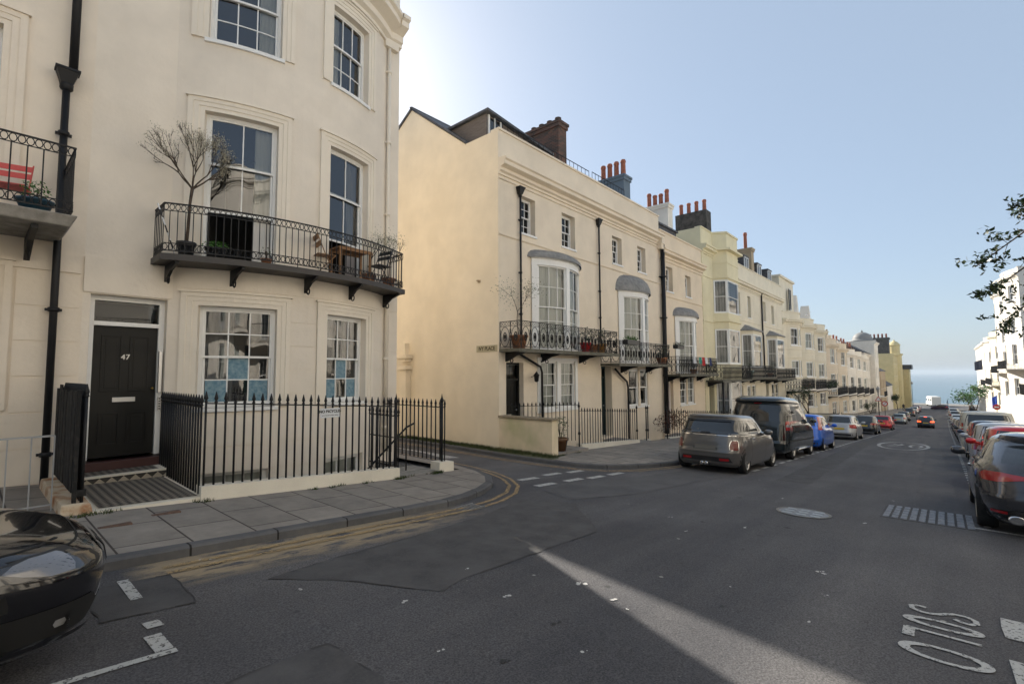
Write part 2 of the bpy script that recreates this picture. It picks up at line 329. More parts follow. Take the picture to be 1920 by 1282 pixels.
# one ground sheet for the whole street, side lane and seafront (holes only where the basement areas are)
AREAS=[(2.45,6.75,8.1,10.5),(13.5,48.5,9.15,10.5)]
def ground():
    b=MB()
    xs=sorted(set([-60,-30,-10,0,2.45,6.75,7.38,11.25,13.5,48.5,80,186,196,215]+list(range(-8,80,4))+list(range(80,186,10))))
    ys=[-60,-20,-7.1,-2.3,0,3,5.74,8.1,9.15,10.5,16,24,60]
    for i in range(len(xs)-1):
        for j in range(len(ys)-1):
            cx=(xs[i]+xs[i+1])/2; cy=(ys[j]+ys[j+1])/2
            if any(a<cx<c and d<cy<e for a,c,d,e in AREAS): continue
            b.face([(xs[i],ys[j],gr(xs[i])),(xs[i+1],ys[j],gr(xs[i+1])),(xs[i+1],ys[j+1],gr(xs[i+1])),(xs[i],ys[j+1],gr(xs[i]))])
    # far land behind and to the sides, and the seafront slope down to the beach
    for (x0,x1,y0,y1) in ((-400,-60,-400,400),(-60,215,-400,-60),(-60,215,60,400)):
        n=12
        for k in range(n):
            a=x0+(x1-x0)*k/n; c=x0+(x1-x0)*(k+1)/n
            b.face([(a,y0,gr(a)-.3),(c,y0,gr(c)-.3),(c,y1,gr(c)-.3),(a,y1,gr(a)-.3)])
    b.face([(215,-400,gr(215)),(240,-400,-21.6),(240,400,-21.6),(215,400,gr(215))])
    o=b.build('road',M['asphalt'],merge=True)
    return tag(o,kind='structure')
ground()
b=MB(); b.face([(238,-9000,-21.5),(12000,-9000,-21.5),(12000,9000,-21.5),(238,9000,-21.5)]); tag(b.build('sea',M['sea']),kind='structure')
# kerb lines (top outer edge) -----------------------------------
def arc(cx,cy,r,a0,a1,n): return [(cx+r*math.cos(R(a0+(a1-a0)*i/n)),cy+r*math.sin(R(a0+(a1-a0)*i/n))) for i in range(n+1)]
KA=[(-40,5.74)]+[(x,5.74) for x in (-20,-10,-5,-2,0,1,2,3,4)]+[(5.0,5.78),(5.6,5.92),(6.2,6.16),(6.8,6.53),(7.3,7.05),(7.65,7.7),(7.85,8.5),(7.92,9.6)]+[(7.95,y) for y in (11,13,16,20,24)]
KB=[(10.75,24),(10.72,16),(10.66,12.6),(10.45,9.6),(10.5,8.0),(10.62,7.2),(10.95,6.6),(11.6,6.22),(12.4,5.95),(13.4,5.76)]+[(x,5.74) for x in list(range(15,80,5))+list(range(80,190,10))]
def kerb(name,line,m,side=1,w_=.14):
    b=MB(); P=[Vector((x,y,0)) for x,y in line]; rows=[]
    for i,p in enumerate(P):
        d=(P[min(i+1,len(P)-1)]-P[max(i-1,0)]).normalized(); n=Vector((-d.y,d.x,0))*side
        z=gp(p.x); q=p+n*w_
        rows.append([(p.x,p.y,z-.14),(p.x-n.x*-.0,p.y,z-.02),(p.x+n.x*.02,p.y+n.y*.02,z+.003),(q.x,q.y,gp(q.x)+.003),(q.x,q.y,z-.1)])
    b.grid(rows,sm=0)
    return tag(b.build(name,m),kind='structure')
def pave(name,poly,m,dz=0.,base=-.1,thick=True):
    b=MB(); import mathutils
    # triangulated sheet following the slope
    tri=mathutils.geometry.tessellate_polygon([[Vector((x,y,0)) for x,y in poly]])
    for t in tri: b.face([(poly[i][0],poly[i][1],gp(poly[i][0])+dz) for i in t])
    o=b.build(name,m,merge=True); 
    return tag(o,kind='structure')
def offs(line,w_,side=1):
    P=[Vector((x,y,0)) for x,y in line]; out=[]
    for i,p in enumerate(P):
        d=(P[min(i+1,len(P)-1)]-P[max(i-1,0)]).normalized(); n=Vector((-d.y,d.x,0))*side; q=p+n*w_; out.append((q.x,q.y))
    return out
kerb('kerb',KA,M['kerb'],1); kerb('kerb',KB,M['kerb'],1)
KAo=offs(KA,.14); KBo=offs(KB,.14)
pave('pavement',KAo+[(7.38,24),(7.38,8.1),(6.75,8.1),(2.45,8.1),(2.45,10.5),(-40,10.5)],M['paving'])
# kerb-side pavement by the terrace: slabs from the corner along the houses
KBs=[p for p in KBo if p[0]>=10.7 and p[1]<7.4]
pave('pavement',KBs[::-1][::-1]+[(186,10.5),(48.5,10.5),(48.5,9.15),(13.5,9.15),(13.5,10.5),(11.3,10.5),(11.25,8.4),(10.75,8.0)],M['paving'])
pave('verge',[(10.6,8.02),(11.25,8.02),(11.25,24),(10.89,24),(10.86,16),(10.8,12.6),(10.59,9.6)],M['soil'],.004)
KR=[(186,-2.35),(150,-2.35),(120,-2.35),(80,-2.35),(40,-2.35),(20,-2.35),(0,-2.35),(-40,-2.35)]
kerb('kerb',KR,M['kerb'],1)
strip_sheet('pavement',-40,186,-2.49,-7.1,gp,M['paving'],4.)
strip_sheet('promenade',203,215,-200,200,lambda x:gp(x)+.02,M['grey_concrete'],4.)
# road surface patches ------------------------------------------
def patch(name,poly,m,h=.004,wob=0.):
    b=MB(); import mathutils
    pts=[]
    for i in range(len(poly)):
        a=poly[i]; c=poly[(i+1)%len(poly)]; l=math.dist(a,c); k=max(1,int(l/.12)) if wob else 1
        for t in range(k):
            f=t/k; pts.append((a[0]+(c[0]-a[0])*f+random.uniform(-wob,wob),a[1]+(c[1]-a[1])*f+random.uniform(-wob,wob)))
    tri=mathutils.geometry.tessellate_polygon([[Vector((x,y,0)) for x,y in pts]])
    for t in tri: b.face([(pts[i][0],pts[i][1],gr(pts[i][0])+h) for i in t])
    if wob and wob<.03:
        for i in range(len(pts)):
            if random.random()<.45: continue
            p=Vector((*pts[i],0)); q=Vector((*pts[(i+1)%len(pts)],0)); d=(q-p).normalized() if (q-p).length>1e-6 else Vector((1,0,0)); n=Vector((-d.y,d.x,0))*random.uniform(.003,.009)
            b.face([(p.x-n.x,p.y-n.y,gr(p.x)+h+.003),(q.x-n.x,q.y-n.y,gr(q.x)+h+.003),(q.x+n.x,q.y+n.y,gr(q.x)+h+.003),(p.x+n.x,p.y+n.y,gr(p.x)+h+.003)],1)
    return tag(b.build(name,[m,M['seam']],merge=False),kind='structure')
M['seam']=mat('tar_seam',(.038,.036,.036),.7)
patch('road_patch',[(6.85,4.7),(5.65,3.5),(4.4,3.48),(3.2,3.45),(2.85,3.35),(2.4,4.1),(1.9,4.62),(2.6,4.75),(3.6,4.85),(5.0,5.05),(6.3,5.4)],M['asphalt2'],.004,.012)
patch('road_patch',[(1.2,3.2),(1.72,3.2),(1.75,2.6),(1.2,1.9),(.4,2.4),(.3,3.0)],M['asphalt2'],.004,.012)
patch('road_patch',[(7.05,4.9),(8.6,4.4),(11.5,4.2),(14,3.95),(14.2,5.0),(10.4,5.4),(8.6,5.9),(7.3,5.7)],M['asphalt3'],.004,.02)
patch('road_patch',[(.72,4.55),(1.3,4.5),(1.32,5.3),(.7,5.35)],M['asphalt2'],.004,.012)
patch('road_patch',[(14,-.1),(40,.3),(62,.5),(62,1.0),(40,.9),(14,.5)],M['asphalt3'],.004,.04)
patch('road_patch',[(13,2.4),(30,3.0),(60,3.1),(60,3.6),(30,3.6),(13,3.1)],M['asphalt2'],.004,.04)
# painted markings ------------------------------------------------
def line(pts,w_,m,name='road_marking',h=.009,wob=.0):
    b=MB(); P=[Vector((x,y,0)) for x,y in pts]; rows=[]
    Q=[]
    for i in range(len(P)-1):
        k=max(1,int((P[i+1]-P[i]).length/.25)); Q+=[P[i].lerp(P[i+1],t/k) for t in range(k)]
    Q.append(P[-1])
    for i,p in enumerate(Q):
        d=(Q[min(i+1,len(Q)-1)]-Q[max(i-1,0)]).normalized(); n=Vector((-d.y,d.x,0)); e=random.uniform(-wob,wob)
        a=p+n*(w_/2+e); c=p-n*(w_/2-e); rows.append([(a.x,a.y,gr(a.x)+h),(c.x,c.y,gr(c.x)+h)])
    b.grid(rows,sm=0); return tag(b.build(name,m,normals=True),kind='structure')
def dash(x0,x1,y,w_,ln,gap,m):
    b=MB(); x=x0
    while x<x1:
        b.face([(x,y-w_/2,gr(x)+.009),(x+ln,y-w_/2,gr(x+ln)+.009),(x+ln,y+w_/2,gr(x+ln)+.009),(x,y+w_/2,gr(x)+.009)]); x+=ln+gap
    return tag(b.build('road_marking',m),kind='structure')
YO=[(1.3,5.34),(2.46,5.36),(3.5,5.38),(4.46,5.40),(5.3,5.42),(6.0,5.56),(6.7,5.86),(7.3,6.32),(7.8,6.98),(8.12,7.7),(8.32,8.6),(8.4,9.7),(8.42,12),(8.45,16)]
line(YO,.07,M['yellowline'],'yellow_line'); 
line(offs(YO,.17,1),.07,M['yellowline'],'yellow_line')
YB=[(10.2,16),(10.12,12.6),(9.95,9.6),(10.0,7.9),(10.2,6.9),(10.7,6.2),(11.5,5.82),(12.5,5.6),(14,5.42)]
line(YB,.07,M['yellowline'],'yellow_line'); line(offs(YB,.17,1),.07,M['yellowline'],'yellow_line')
for (cx,cy) in [(8.1,6.72),(9.07,6.82),(9.91,6.75)]+[(7.85,6.07),(8.83,6.06),(9.6,5.97),(10.45,5.96)]:
    line([(cx-.3,cy),(cx+.3,cy)],.17,M['whiteline'])
dash(14.2,66,3.93,.1,.55,.42,M['whiteline'])
dash(10.6,110,-.42,.09,.3,.42,M['whiteline'])
line([(.2,3.79),(.99,3.78)],.06,M['whiteline'],wob=.008); line([(.93,3.82),(.93,4.1)],.10,M['whiteline'],wob=.01)
line([(.965,4.22),(.965,4.34)],.10,M['whiteline'],wob=.01); line([(.985,4.85),(.985,5.38)],.08,M['whiteline'])
line([(10.38,-.25),(10.2,-2.2)],.1,M['whiteline'])
line([(5.98,-.42),(5.98,-2.2)],.07,M['whiteline']); line([(5.45,-.35),(5.95,-.35)],.16,M['whiteline'],wob=.01); line([(4.4,-.34),(4.98,-.34)],.15,M['whiteline'],wob=.01)
# lettering on the road, built as worn painted strokes
def stroke_obj(name,strokes,m):
    b=MB()
    for pts,w_ in strokes:
        P=[Vector((x,y,0)) for x,y in pts]; rows=[]
        for i,p in enumerate(P):
            d=(P[min(i+1,len(P)-1)]-P[max(i-1,0)]).normalized(); n=Vector((-d.y,d.x,0)); w2=w_[i] if isinstance(w_,list) else w_
            a=p+n*w2/2; c=p-n*w2/2; rows.append([(a.x,a.y,gr(a.x)+.009),(c.x,c.y,gr(c.x)+.009)])
        b.grid(rows,sm=0)
    return tag(b.build(name,m),kind='structure')
def ell(cx,cy,rx,ry,n=28,a0=0,a1=360): return [(cx+rx*math.cos(R(a0+(a1-a0)*i/n)),cy+ry*math.sin(R(a0+(a1-a0)*i/n))) for i in range(n+1)]
# letter boxes: top towards -Y, reading direction towards -X
def ov(cx,hw,y0,y1): 
    p=ell(cx,(y0+y1)/2,hw,(y1-y0)/2); return (p,[.04+.03*abs(math.sin(R(360*i/28)))**2 for i in range(29)])
S=[(5.60,.0),(5.55,-.06),(5.66,-.11),(5.76,-.07),(5.78,.0),(5.72,.07),(5.64,.12),(5.60,.2),(5.62,.27),(5.72,.31),(5.80,.27),(5.80,.2)]
stroke_obj('road_lettering',[
 ([(5.60,.02),(5.56,-.03),(5.55,-.08),(5.60,-.12),(5.68,-.115),(5.74,-.06),(5.73,.02),(5.68,.07),(5.63,.11),(5.59,.17),(5.585,.23),(5.63,.29),(5.70,.3),(5.745,.26),(5.735,.2)],.042),
 ov(5.355,.085,-.125,.31),
 ([(5.12,-.13),(5.12,.05),(5.12,.31)],.04),([(5.12,.29),(5.02,.29),(4.93,.29)],.075),
 ov(4.70,.125,-.145,.305)],M['whiteline'])
stroke_obj('road_lettering',[(ell(33.7,1.72,3.9,1.02,40),.16),
 ([(34.6,2.2),(35.1,2.1),(35.2,1.92),(34.7,1.78),(33.6,1.95),(32.4,2.28),(32.4,1.75)],.14),
 (ell(33.7,1.2,1.35,.24,24),.13)],M['whitefaint'])
# faded give-way arrow on the side lane
stroke_obj('road_marking',[([(9.0,10.2),(9.2,11.6),(9.2,13.0)],[.5,.2,.12])],M['whitefaint'])
def splat(x,y,r,m_):
    b=MB()
    for _ in range(random.randint(2,4)):
        ox,oy=x+random.gauss(0,r),y+random.gauss(0,r*.6); n_=11; rr=r*random.uniform(.3,.9)
        b.face([(ox+rr*random.uniform(.5,1.2)*math.cos(6.283*k/n_),oy+rr*random.uniform(.4,1.)*math.sin(6.283*k/n_),gr(ox+rr*math.cos(6.283*k/n_))+.006) for k in range(n_)])
    tag(b.build('road_stain',m_),kind='structure')
M['pale']=mat('dried_white_splash',(.5,.49,.47),.9)
for x,y,r in [(3.93,2.62,.035),(3.8,2.2,.03),(3.72,2.05,.025),(3.2,2.9,.03),(6.1,1.05,.035),(7.5,2.2,.03),(9.3,1.0,.03),(5.4,.9,.02),(2.5,3.4,.03),(2.9,1.9,.02),(4.9,1.6,.02),(7.2,3.2,.03),(10.5,2.4,.03),(2.0,4.2,.02),(1.7,5.55,.05),(12.2,.8,.03),(4.6,.9,.02),(3.4,3.6,.02),(2.2,2.6,.02),(6.6,2.7,.02)]: splat(x,y,r,M['pale'])
M['darkspot']=mat('oil_spot',(.02,.02,.02),.7)
for x,y,r in [(5.2,2.2,.03),(6.3,1.9,.025),(4.4,1.5,.03),(3.1,2.3,.03),(8.1,2.9,.04),(9.9,3.0,.08),(2.4,2.2,.04),(7.,1.2,.03)]: splat(x,y,r,M['darkspot'])
# manhole cover and cobbled patch
b=MB(); cxm,cym=9.35,1.83; zz=gr(cxm)
def zt(x,h): return gr(x)+h
pts=[(cxm+.36*math.cos(2*math.pi*k/28),cym+.36*math.sin(2*math.pi*k/28)) for k in range(28)]
b.face([(x,y,zt(x,.007)) for x,y in pts])
p2=[(cxm+.40*math.cos(2*math.pi*k/28),cym+.40*math.sin(2*math.pi*k/28)) for k in range(28)]
for k in range(28):
    k2=(k+1)%28; b.face([(*pts[k],zt(pts[k][0],.011)),(*p2[k],zt(p2[k][0],.011)),(*p2[k2],zt(p2[k2][0],.011)),(*pts[k2],zt(pts[k2][0],.011))],1)
for k in (-1,0,1):
    for i in (-1,0,1):
        x=cxm+i*.2; y=cym+k*.2; b.hexa([(x-.07,y-.07,zt(x-.07,.003)),(x+.07,y-.07,zt(x+.07,.003)),(x+.07,y+.07,zt(x+.07,.003)),(x-.07,y+.07,zt(x-.07,.003)),(x-.07,y-.07,zt(x-.07,.013)),(x+.07,y-.07,zt(x+.07,.013)),(x+.07,y+.07,zt(x+.07,.013)),(x-.07,y+.07,zt(x-.07,.013))],2)
M['cover']=noisy('cast_iron_cover',(.10,.11,.12),(.2,.21,.22),20,.45,spec=.6)
tag(b.build('manhole_cover',[M['cover'],M['kerbpale'],noisy('worn_cover_studs',(.2,.22,.24),(.32,.34,.36),20,.4)]),'round cast iron manhole cover set in the middle of the road','manhole cover')
M['sett']=noisy('grey_granite_sett',(.13,.14,.16),(.24,.25,.27),14,.6,.4,40)
b=MB()
for i in range(5):
    for j in range(10):
        x=10.2+i*.27; y=-.28+j*.115
        z=gr(x)-.02
        b.hexa([(x,y,gr(x)-.02),(x+.25,y,gr(x+.25)-.02),(x+.25,y+.098,gr(x+.25)-.02),(x,y+.098,gr(x)-.02),(x+.01,y+.01,gr(x)+.018),(x+.24,y+.01,gr(x+.25)+.018),(x+.24,y+.088,gr(x+.25)+.018),(x+.01,y+.088,gr(x)+.018)],0)
b.hexa([(10.16,-.31,gr(10.16)-.02),(11.58,-.31,gr(11.58)-.02),(11.58,.88,gr(11.58)-.02),(10.16,.88,gr(10.16)-.02),(10.16,-.31,gr(10.16)+.006),(11.58,-.31,gr(11.58)+.006),(11.58,.88,gr(11.58)+.006),(10.16,.88,gr(10.16)+.006)],1)
tag(b.build('cobbles',[M['sett'],M['asphalt2']]),kind='structure')
b=MB()
for k in range(9): b.box(4.95+k*.055,4.975+k*.055,5.42,5.68,gr(5.2)-.02,gr(5.2)+.012)
b.box(4.93,5.46,5.41,5.43,gr(5.2)-.02,gr(5.2)+.014); b.box(4.93,5.46,5.67,5.69,gr(5.2)-.02,gr(5.2)+.014)
tag(b.build('drain_grate',M['cover']),'iron drain grate in the gutter by the corner kerb','drain')
for (x,y,lab) in ((1.05,7.0,'nearer'),(1.6,7.3,'farther')):
    b=MB(); b.box(x,x+.3,y,y+.09,gp(x+.15)-.02,gp(x+.15)+.012); b.box(x+.02,x+.28,y+.02,y+.07,gp(x+.15),gp(x+.15)+.017)
    tag(b.build('stopcock_cover',noisy('rusty_iron_cover',(.09,.06,.05),(.16,.1,.07),20,.8),bevel=.004),'small rusty iron cover in the paving, '+('nearest the black car' if lab=='nearer' else 'nearest the tiled doorstep'),'cover','small iron covers in the paving')
# weeds and litter in the gutter / verge (nobody could count them)
b=MB()
def tuft(x,y,z,n,h):
    for _ in range(n):
        a=random.uniform(0,6.28); r=random.uniform(0,.05); px=x+r*math.cos(a); py=y+r*math.sin(a); l=h*random.uniform(.4,1.2); t=random.uniform(0,6.28); d=random.uniform(.2,.9)*l
        wx=.006*math.cos(t+1.57); wy=.006*math.sin(t+1.57)
        b.face([(px-wx,py-wy,z),(px+wx,py+wy,z),(px+d*math.cos(t)+wx*.3,py+d*math.sin(t),z+l)])
for _ in range(2200):
    y=8.2+abs(random.gauss(0,.28))**1.0*0+random.uniform(0,9) ; x=random.uniform(10.75,11.24); 
    if random.random()< (x-10.6)/.6: tuft(x,y,gp(x)+.0,7,.1)
for (x,y,n) in [(1.0,7.75,16),(1.25,7.8,8),(2.3,7.78,12),(3.9,7.75,8),(4.3,7.76,10),(4.8,7.76,6),(5.55,7.8,25),(5.75,7.85,10),(6.6,7.95,30),(6.5,7.9,15),(11.45,8.35,20),(11.7,8.4,25),(12.6,8.5,20),(12.9,8.6,15)]:
    for _ in range(n): tuft(x+random.gauss(0,.08),y+random.gauss(0,.03),gp(x),6,.05)
tag(b.build('weeds',M['grass']),'tufts of grass and weeds along the wall foot and between stones','weeds',kind='stuff')
# ---------------- facade helpers (local: s along street, y<0 outwards, absolute z) ----------------
class Flat:
    seg=99.
    def __call__(s,a,z,d): return (a,-d,z)
class Bow:
    seg=.22
    def __init__(s,c,half,sag,y0=0.): s.c=c;s.h=half;s.sag=sag;s.R=(half*half+sag*sag)/(2*sag);s.y0=y0
    def __call__(s,a,z,d):
        x=a-s.c
        if abs(x)>=s.h: return (a,s.y0-d,z)
        y=-(s.sag-(s.R-math.sqrt(s.R*s.R-x*x))); nx=x/s.R; ny=-math.sqrt(1-nx*nx)
        return (a+nx*d,s.y0+y+ny*d,z)
FL=Flat()
def cuts(m,a,b):
    n=max(1,int(math.ceil((b-a)/m.seg))); return [a+(b-a)*i/n for i in range(n+1)]
def mbox(b,m,s0,s1,z0,z1,d0,d1,mi=0):      # d0<d1 depth range outwards
    c=cuts(m,s0,s1)
    for i in range(len(c)-1):
        p=[m(c[i],z0,d1),m(c[i+1],z0,d1),m(c[i+1],z0,d0),m(c[i],z0,d0),m(c[i],z1,d1),m(c[i+1],z1,d1),m(c[i+1],z1,d0),m(c[i],z1,d0)]
        n=len(b.v); b.v+=[tuple(q) for q in p]
        fs=[(0,3,2,1),(4,5,6,7),(0,1,5,4),(2,3,7,6)]
        if i==len(c)-2: fs.append((1,2,6,5))
        if i==0: fs.append((3,0,4,7))
        for q in fs: b.f.append(tuple(n+k for k in q)); b.m.append(mi); b.sm.append(0)
def mquad(b,m,s0,s1,z0,z1,d,mi=0,sm=0,flip=False):
    c=cuts(m,s0,s1)
    b.grid([[m(a,z0,d),m(a,z1,d)] for a in c],mi,sm,flip)
def wall_sheet(b,m,s0,s1,z0,z1,ops,rev0=.15,d=0.,mi=0):
    S=sorted(set([s0,s1]+[v for o in ops for v in (o[0],o[1]) if s0<v<s1])); Z=sorted(set([z0,z1]+[v for o in ops for v in (o[2],o[3]) if z0<v<z1]))
    for i in range(len(S)-1):
        for j in range(len(Z)-1):
            cs=(S[i]+S[i+1])/2; cz=(Z[j]+Z[j+1])/2
            if any(o[0]<cs<o[1] and o[2]<cz<o[3] for o in ops): continue
            mquad(b,m,S[i],S[i+1],Z[j],Z[j+1],d,mi)
    for o in ops:
        a,c,e,f=o[:4]; rev=o[4] if len(o)>4 else rev0
        b.face([m(a,e,d),m(a,f,d),m(a,f,-rev),m(a,e,-rev)],mi); b.face([m(c,e,d),m(c,f,d),m(c,f,-rev),m(c,e,-rev)],mi)
        cc=cuts(m,a,c)
        for k in range(len(cc)-1):
            b.face([m(cc[k],e,d),m(cc[k+1],e,d),m(cc[k+1],e,-rev),m(cc[k],e,-rev)],mi); b.face([m(cc[k],f,d),m(cc[k+1],f,d),m(cc[k+1],f,-rev),m(cc[k],f,-rev)],mi)
# sash window: frame, two sashes, bars, dark room behind; pane and curtains as sub-parts
def window(root,dz,m,s0,s1,z0,z1,cols=3,up=2,lo=2,rev=.12,open_lo=0.,curt='n',mf=None,simple=False,sill=True,room=.5,fr=.055,films=(),bar=.011,meet=.5,gl=None,lo_h=None):
    mf=mf or M['gate_wood']; b=MB(); D0=-rev-.02
    b_fr=lambda a,c,e,f,d0,d1: mbox(b,m,a,c,e,f,d0,d1)
    b_fr(s0,s0+fr,z0,z1,-rev-.1,-rev+.0); b_fr(s1-fr,s1,z0,z1,-rev-.1,-rev+.0)
    b_fr(s0+fr,s1-fr,z1-fr,z1,-rev-.1,-rev); b_fr(s0+fr,s1-fr,z0,z0+fr*1.1,-rev-.1,-rev)
    i0=s0+fr; i1=s1-fr; j0=z0+fr*1.1; j1=z1-fr; zm=j0+(j1-j0)*meet
    st=.035
    def sash(e,f,d,rows):
        b_fr(i0,i0+st,e,f,d-.035,d); b_fr(i1-st,i1,e,f,d-.035,d); b_fr(i0+st,i1-st,f-st,f,d-.035,d); b_fr(i0+st,i1-st,e,e+st*1.15,d-.035,d)
        for k in range(1,cols):
            x=i0+st+(i1-i0-2*st)*k/cols; b_fr(x-bar,x+bar,e+st,f-st,d-.03,d-.004)
        for k in range(1,rows):
            z=e+st+(f-e-2*st)*k/rows; b_fr(i0+st,i1-st,z-bar,z+bar,d-.029,d-.006)
    sash(zm-.02,j1,-rev-.012,up)
    lo0=j0+open_lo; LH=lo_h or (zm+.02-j0); sash(lo0,lo0+LH,-rev-.055,lo)
    if sill: mbox(b,m,s0-.05,s1+.05,z0-.07,z0,-rev,.05)
    # dark room
    rm=FL if isinstance(m,Flat) else m
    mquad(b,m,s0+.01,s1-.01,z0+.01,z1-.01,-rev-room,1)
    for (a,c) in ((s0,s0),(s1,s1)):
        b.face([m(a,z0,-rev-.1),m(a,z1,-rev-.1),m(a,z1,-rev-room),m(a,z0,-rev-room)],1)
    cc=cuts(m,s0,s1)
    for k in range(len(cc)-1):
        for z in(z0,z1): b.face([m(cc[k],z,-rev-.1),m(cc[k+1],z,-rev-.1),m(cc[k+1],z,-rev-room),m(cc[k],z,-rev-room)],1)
    wo=b.build('window',[mf,M['dark']],root,dz)
    g=MB(); mquad(g,m,i0+st*.5,i1-st*.5,zm,j1-.01,-rev-.03,0,1,True); mquad(g,m,i0+st*.5,i1-st*.5,lo0+.01,lo0+LH-.02,-rev-.073,0,1,True)
    g.build('pane',gl or M['glass'],wo,dz,normals=False)
    if simple and curt is None: return wo
    def drape(a,c,e,f,mm,name,amp=.02,fold=.09,d=-rev-.16,taper=0.):
        q=MB(); n=max(4,int((c-a)/.025)); rows=[]
        for i in range(n+1):
            t=i/n; x=a+(c-a)*t; ww=amp*math.sin(x*2*math.pi/fold)+amp*.4*math.sin(x*31.7)
            rows.append([m(x+(a-x)*taper*.0,e,d+ww),m(x+(a-x)*taper*.35,(e+f)/2,d+ww*.8),m(x,f,d+ww*.5)])
        q.grid(rows,0,1); q.build(name,mm,wo,dz,normals=False)
    W_=i1-i0
    if 'n' in (curt or ''): drape(i0,i1,j0,j1,M['curtain'],'net_curtain',.015,.07)
    if 'l' in (curt or ''): drape(i0,i0+W_*.36,j0,j1,M['curtain'],'curtain')
    if 'r' in (curt or ''): drape(i1-W_*.3,i1,j0,j1,M['curtain'],'curtain')
    if 'g' in (curt or ''): drape(i0,i0+W_*.42,j0,j1,M['curtaingrey'],'curtain')
    if 'h' in (curt or ''): drape(i1-W_*.35,i1,j0,j1,M['curtaingrey'],'curtain')
    if 'b' in (curt or ''):
        q=MB(); mquad(q,m,i0,i1,zm-.1,j1,-rev-.13); q.build('blind',M['blind'],wo,dz)
    for (cx_,cz_) in films:   # film on single panes: column, row from bottom of lower sash
        q=MB(); x0=i0+st+(i1-i0-2*st)*cx_/cols; x1=i0+st+(i1-i0-2*st)*(cx_+1)/cols; hh=(zm+.02-j0-2*st)/lo
        z0_=j0+st+hh*cz_; mquad(q,m,x0+bar,x1-bar,z0_+bar,z0_+hh-bar,-rev-.066); q.build('window_film',M['blue_film'],wo,dz)
    return wo
def architrave(root,dz,m,s0,s1,z0,z1,w_,mm,mould=(0.02,.035,.05)):
    b=MB(); k=len(mould)
    for i,d in enumerate(mould):      # outer bands stand proudest
        a=w_*i/k; c=w_*(i+1)/k
        mbox(b,m,s0-c,s0-a,z0,z1+c,0,d); mbox(b,m,s1+a,s1+c,z0,z1+c,0,d); mbox(b,m,s0-a,s1+a,z1+a,z1+c,0,d)
    mbox(b,m,s0-w_-.03,s1+w_+.03,z1+w_,z1+w_+.035,0,mould[-1]+.03)
    return b.build('window_surround',mm,root,dz)
def mould_run(b,m,s0,s1,z,prof,mi=0):   # prof list of (d,z offset) polyline outward, extruded along s
    c=cuts(m,s0,s1); b.grid([[m(a,z+pz,pd) for pd,pz in prof] for a in c],mi,0)
    for a in(s0,s1): b.face([m(a,z+pz,pd) for pd,pz in prof],mi)
CORN=[(0,-.42),(.05,-.42),(.05,-.34),(.12,-.3),(.12,-.2),(.3,-.14),(.3,-.02),(.36,.02),(.36,.09),(.0,.13)]
BAND=[(0,-.03),(.03,-.03),(.045,0),(.045,.04),(0,.055)]
def door(root,dz,m,s0,s1,z0,z1,rev,mm,fan=.4,num=None,frame=None,knob='steel'):
    frame=frame or M['gate_wood']; b=MB(); f=.08
    mbox(b,m,s0,s0+f,z0,z1,-rev-.08,-rev+.03); mbox(b,m,s1-f,s1,z0,z1,-rev-.08,-rev+.03); mbox(b,m,s0+f,s1-f,z1-f,z1,-rev-.08,-rev+.03)
    zt=z1-f-fan
    if fan: mbox(b,m,s0+f,s1-f,zt-.07,zt,-rev-.08,-rev+.045)
    else: zt=z1-f+.07
    fo=b.build('door_frame',frame,root,dz)
    if fan:
        g=MB(); mquad(g,m,s0+f,s1-f,zt,z1-f,-rev-.03,0,0,True); g.build('fanlight',M['glass'],fo,dz,normals=False); q=MB(); mquad(q,m,s0+f,s1-f,zt,z1-f,-rev-.3); q.build('fanlight_interior',M['dark'],fo,dz)
    b=MB(); a0=s0+f; a1=s1-f; d=-rev-.04; t0=zt-.07
    mbox(b,m,a0,a1,z0+.02,t0,d-.05,d)
    W_=a1-a0; H_=t0-z0
    for (u0,u1,v0,v1) in ((.13,.44,.5,.93),(.56,.87,.5,.93),(.13,.44,.1,.34),(.56,.87,.1,.34)):
        x0=a0+W_*u0;x1=a0+W_*u1;y0=z0+H_*v0;y1=z0+H_*v1; e=.022
        mbox(b,m,x0,x1,y0,y0+e,d,d+.014); mbox(b,m,x0,x1,y1-e,y1,d,d+.014); mbox(b,m,x0,x0+e,y0+e,y1-e,d,d+.014); mbox(b,m,x1-e,x1,y0+e,y1-e,d,d+.014)
        mbox(b,m,x0+.06,x1-.06,y0+.06,y1-.06,d,d+.008)
    do=b.build('door',mm,root,dz,bevel=.003)
    q=MB(); mbox(q,m,a0+W_*.33,a0+W_*.68,z0+H_*.42,z0+H_*.455,d,d+.012); q.build('letterbox',M['steel'],do,dz,bevel=.002)
    q=MB(); c=m(a1-.06,z0+H_*.52,d)
    q.tube([c,(c[0],c[1]-.05,c[2])],.012,8); q.lathe((c[0],c[1]-.05,c[2]),[(.0,-.03),(.02,-.02),(.026,0),(.02,.015),(.0,.02)],10,ax='y'); q.build('handle',M['brass'] if knob=='brass' else M['steel'],do,dz)
    return do
def text_mesh(s,size,mm,mat4,name,parent=None,ext=.003,bold=0.,spacing=1.):
    cu=D.curves.new('t','FONT'); cu.body=s; cu.size=size; cu.extrude=ext; cu.offset=bold; cu.align_x='CENTER'; cu.align_y='CENTER'; cu.space_character=spacing
    o=D.objects.new('t',cu); col.objects.link(o); dg=bpy.context.evaluated_depsgraph_get(); me=D.meshes.new_from_object(o.evaluated_get(dg)); me.transform(mat4)
    D.objects.remove(o); me.materials.clear(); me.materials.append(mm); r=D.objects.new(name,me); col.objects.link(r)
    if parent: r.parent=parent
    return r
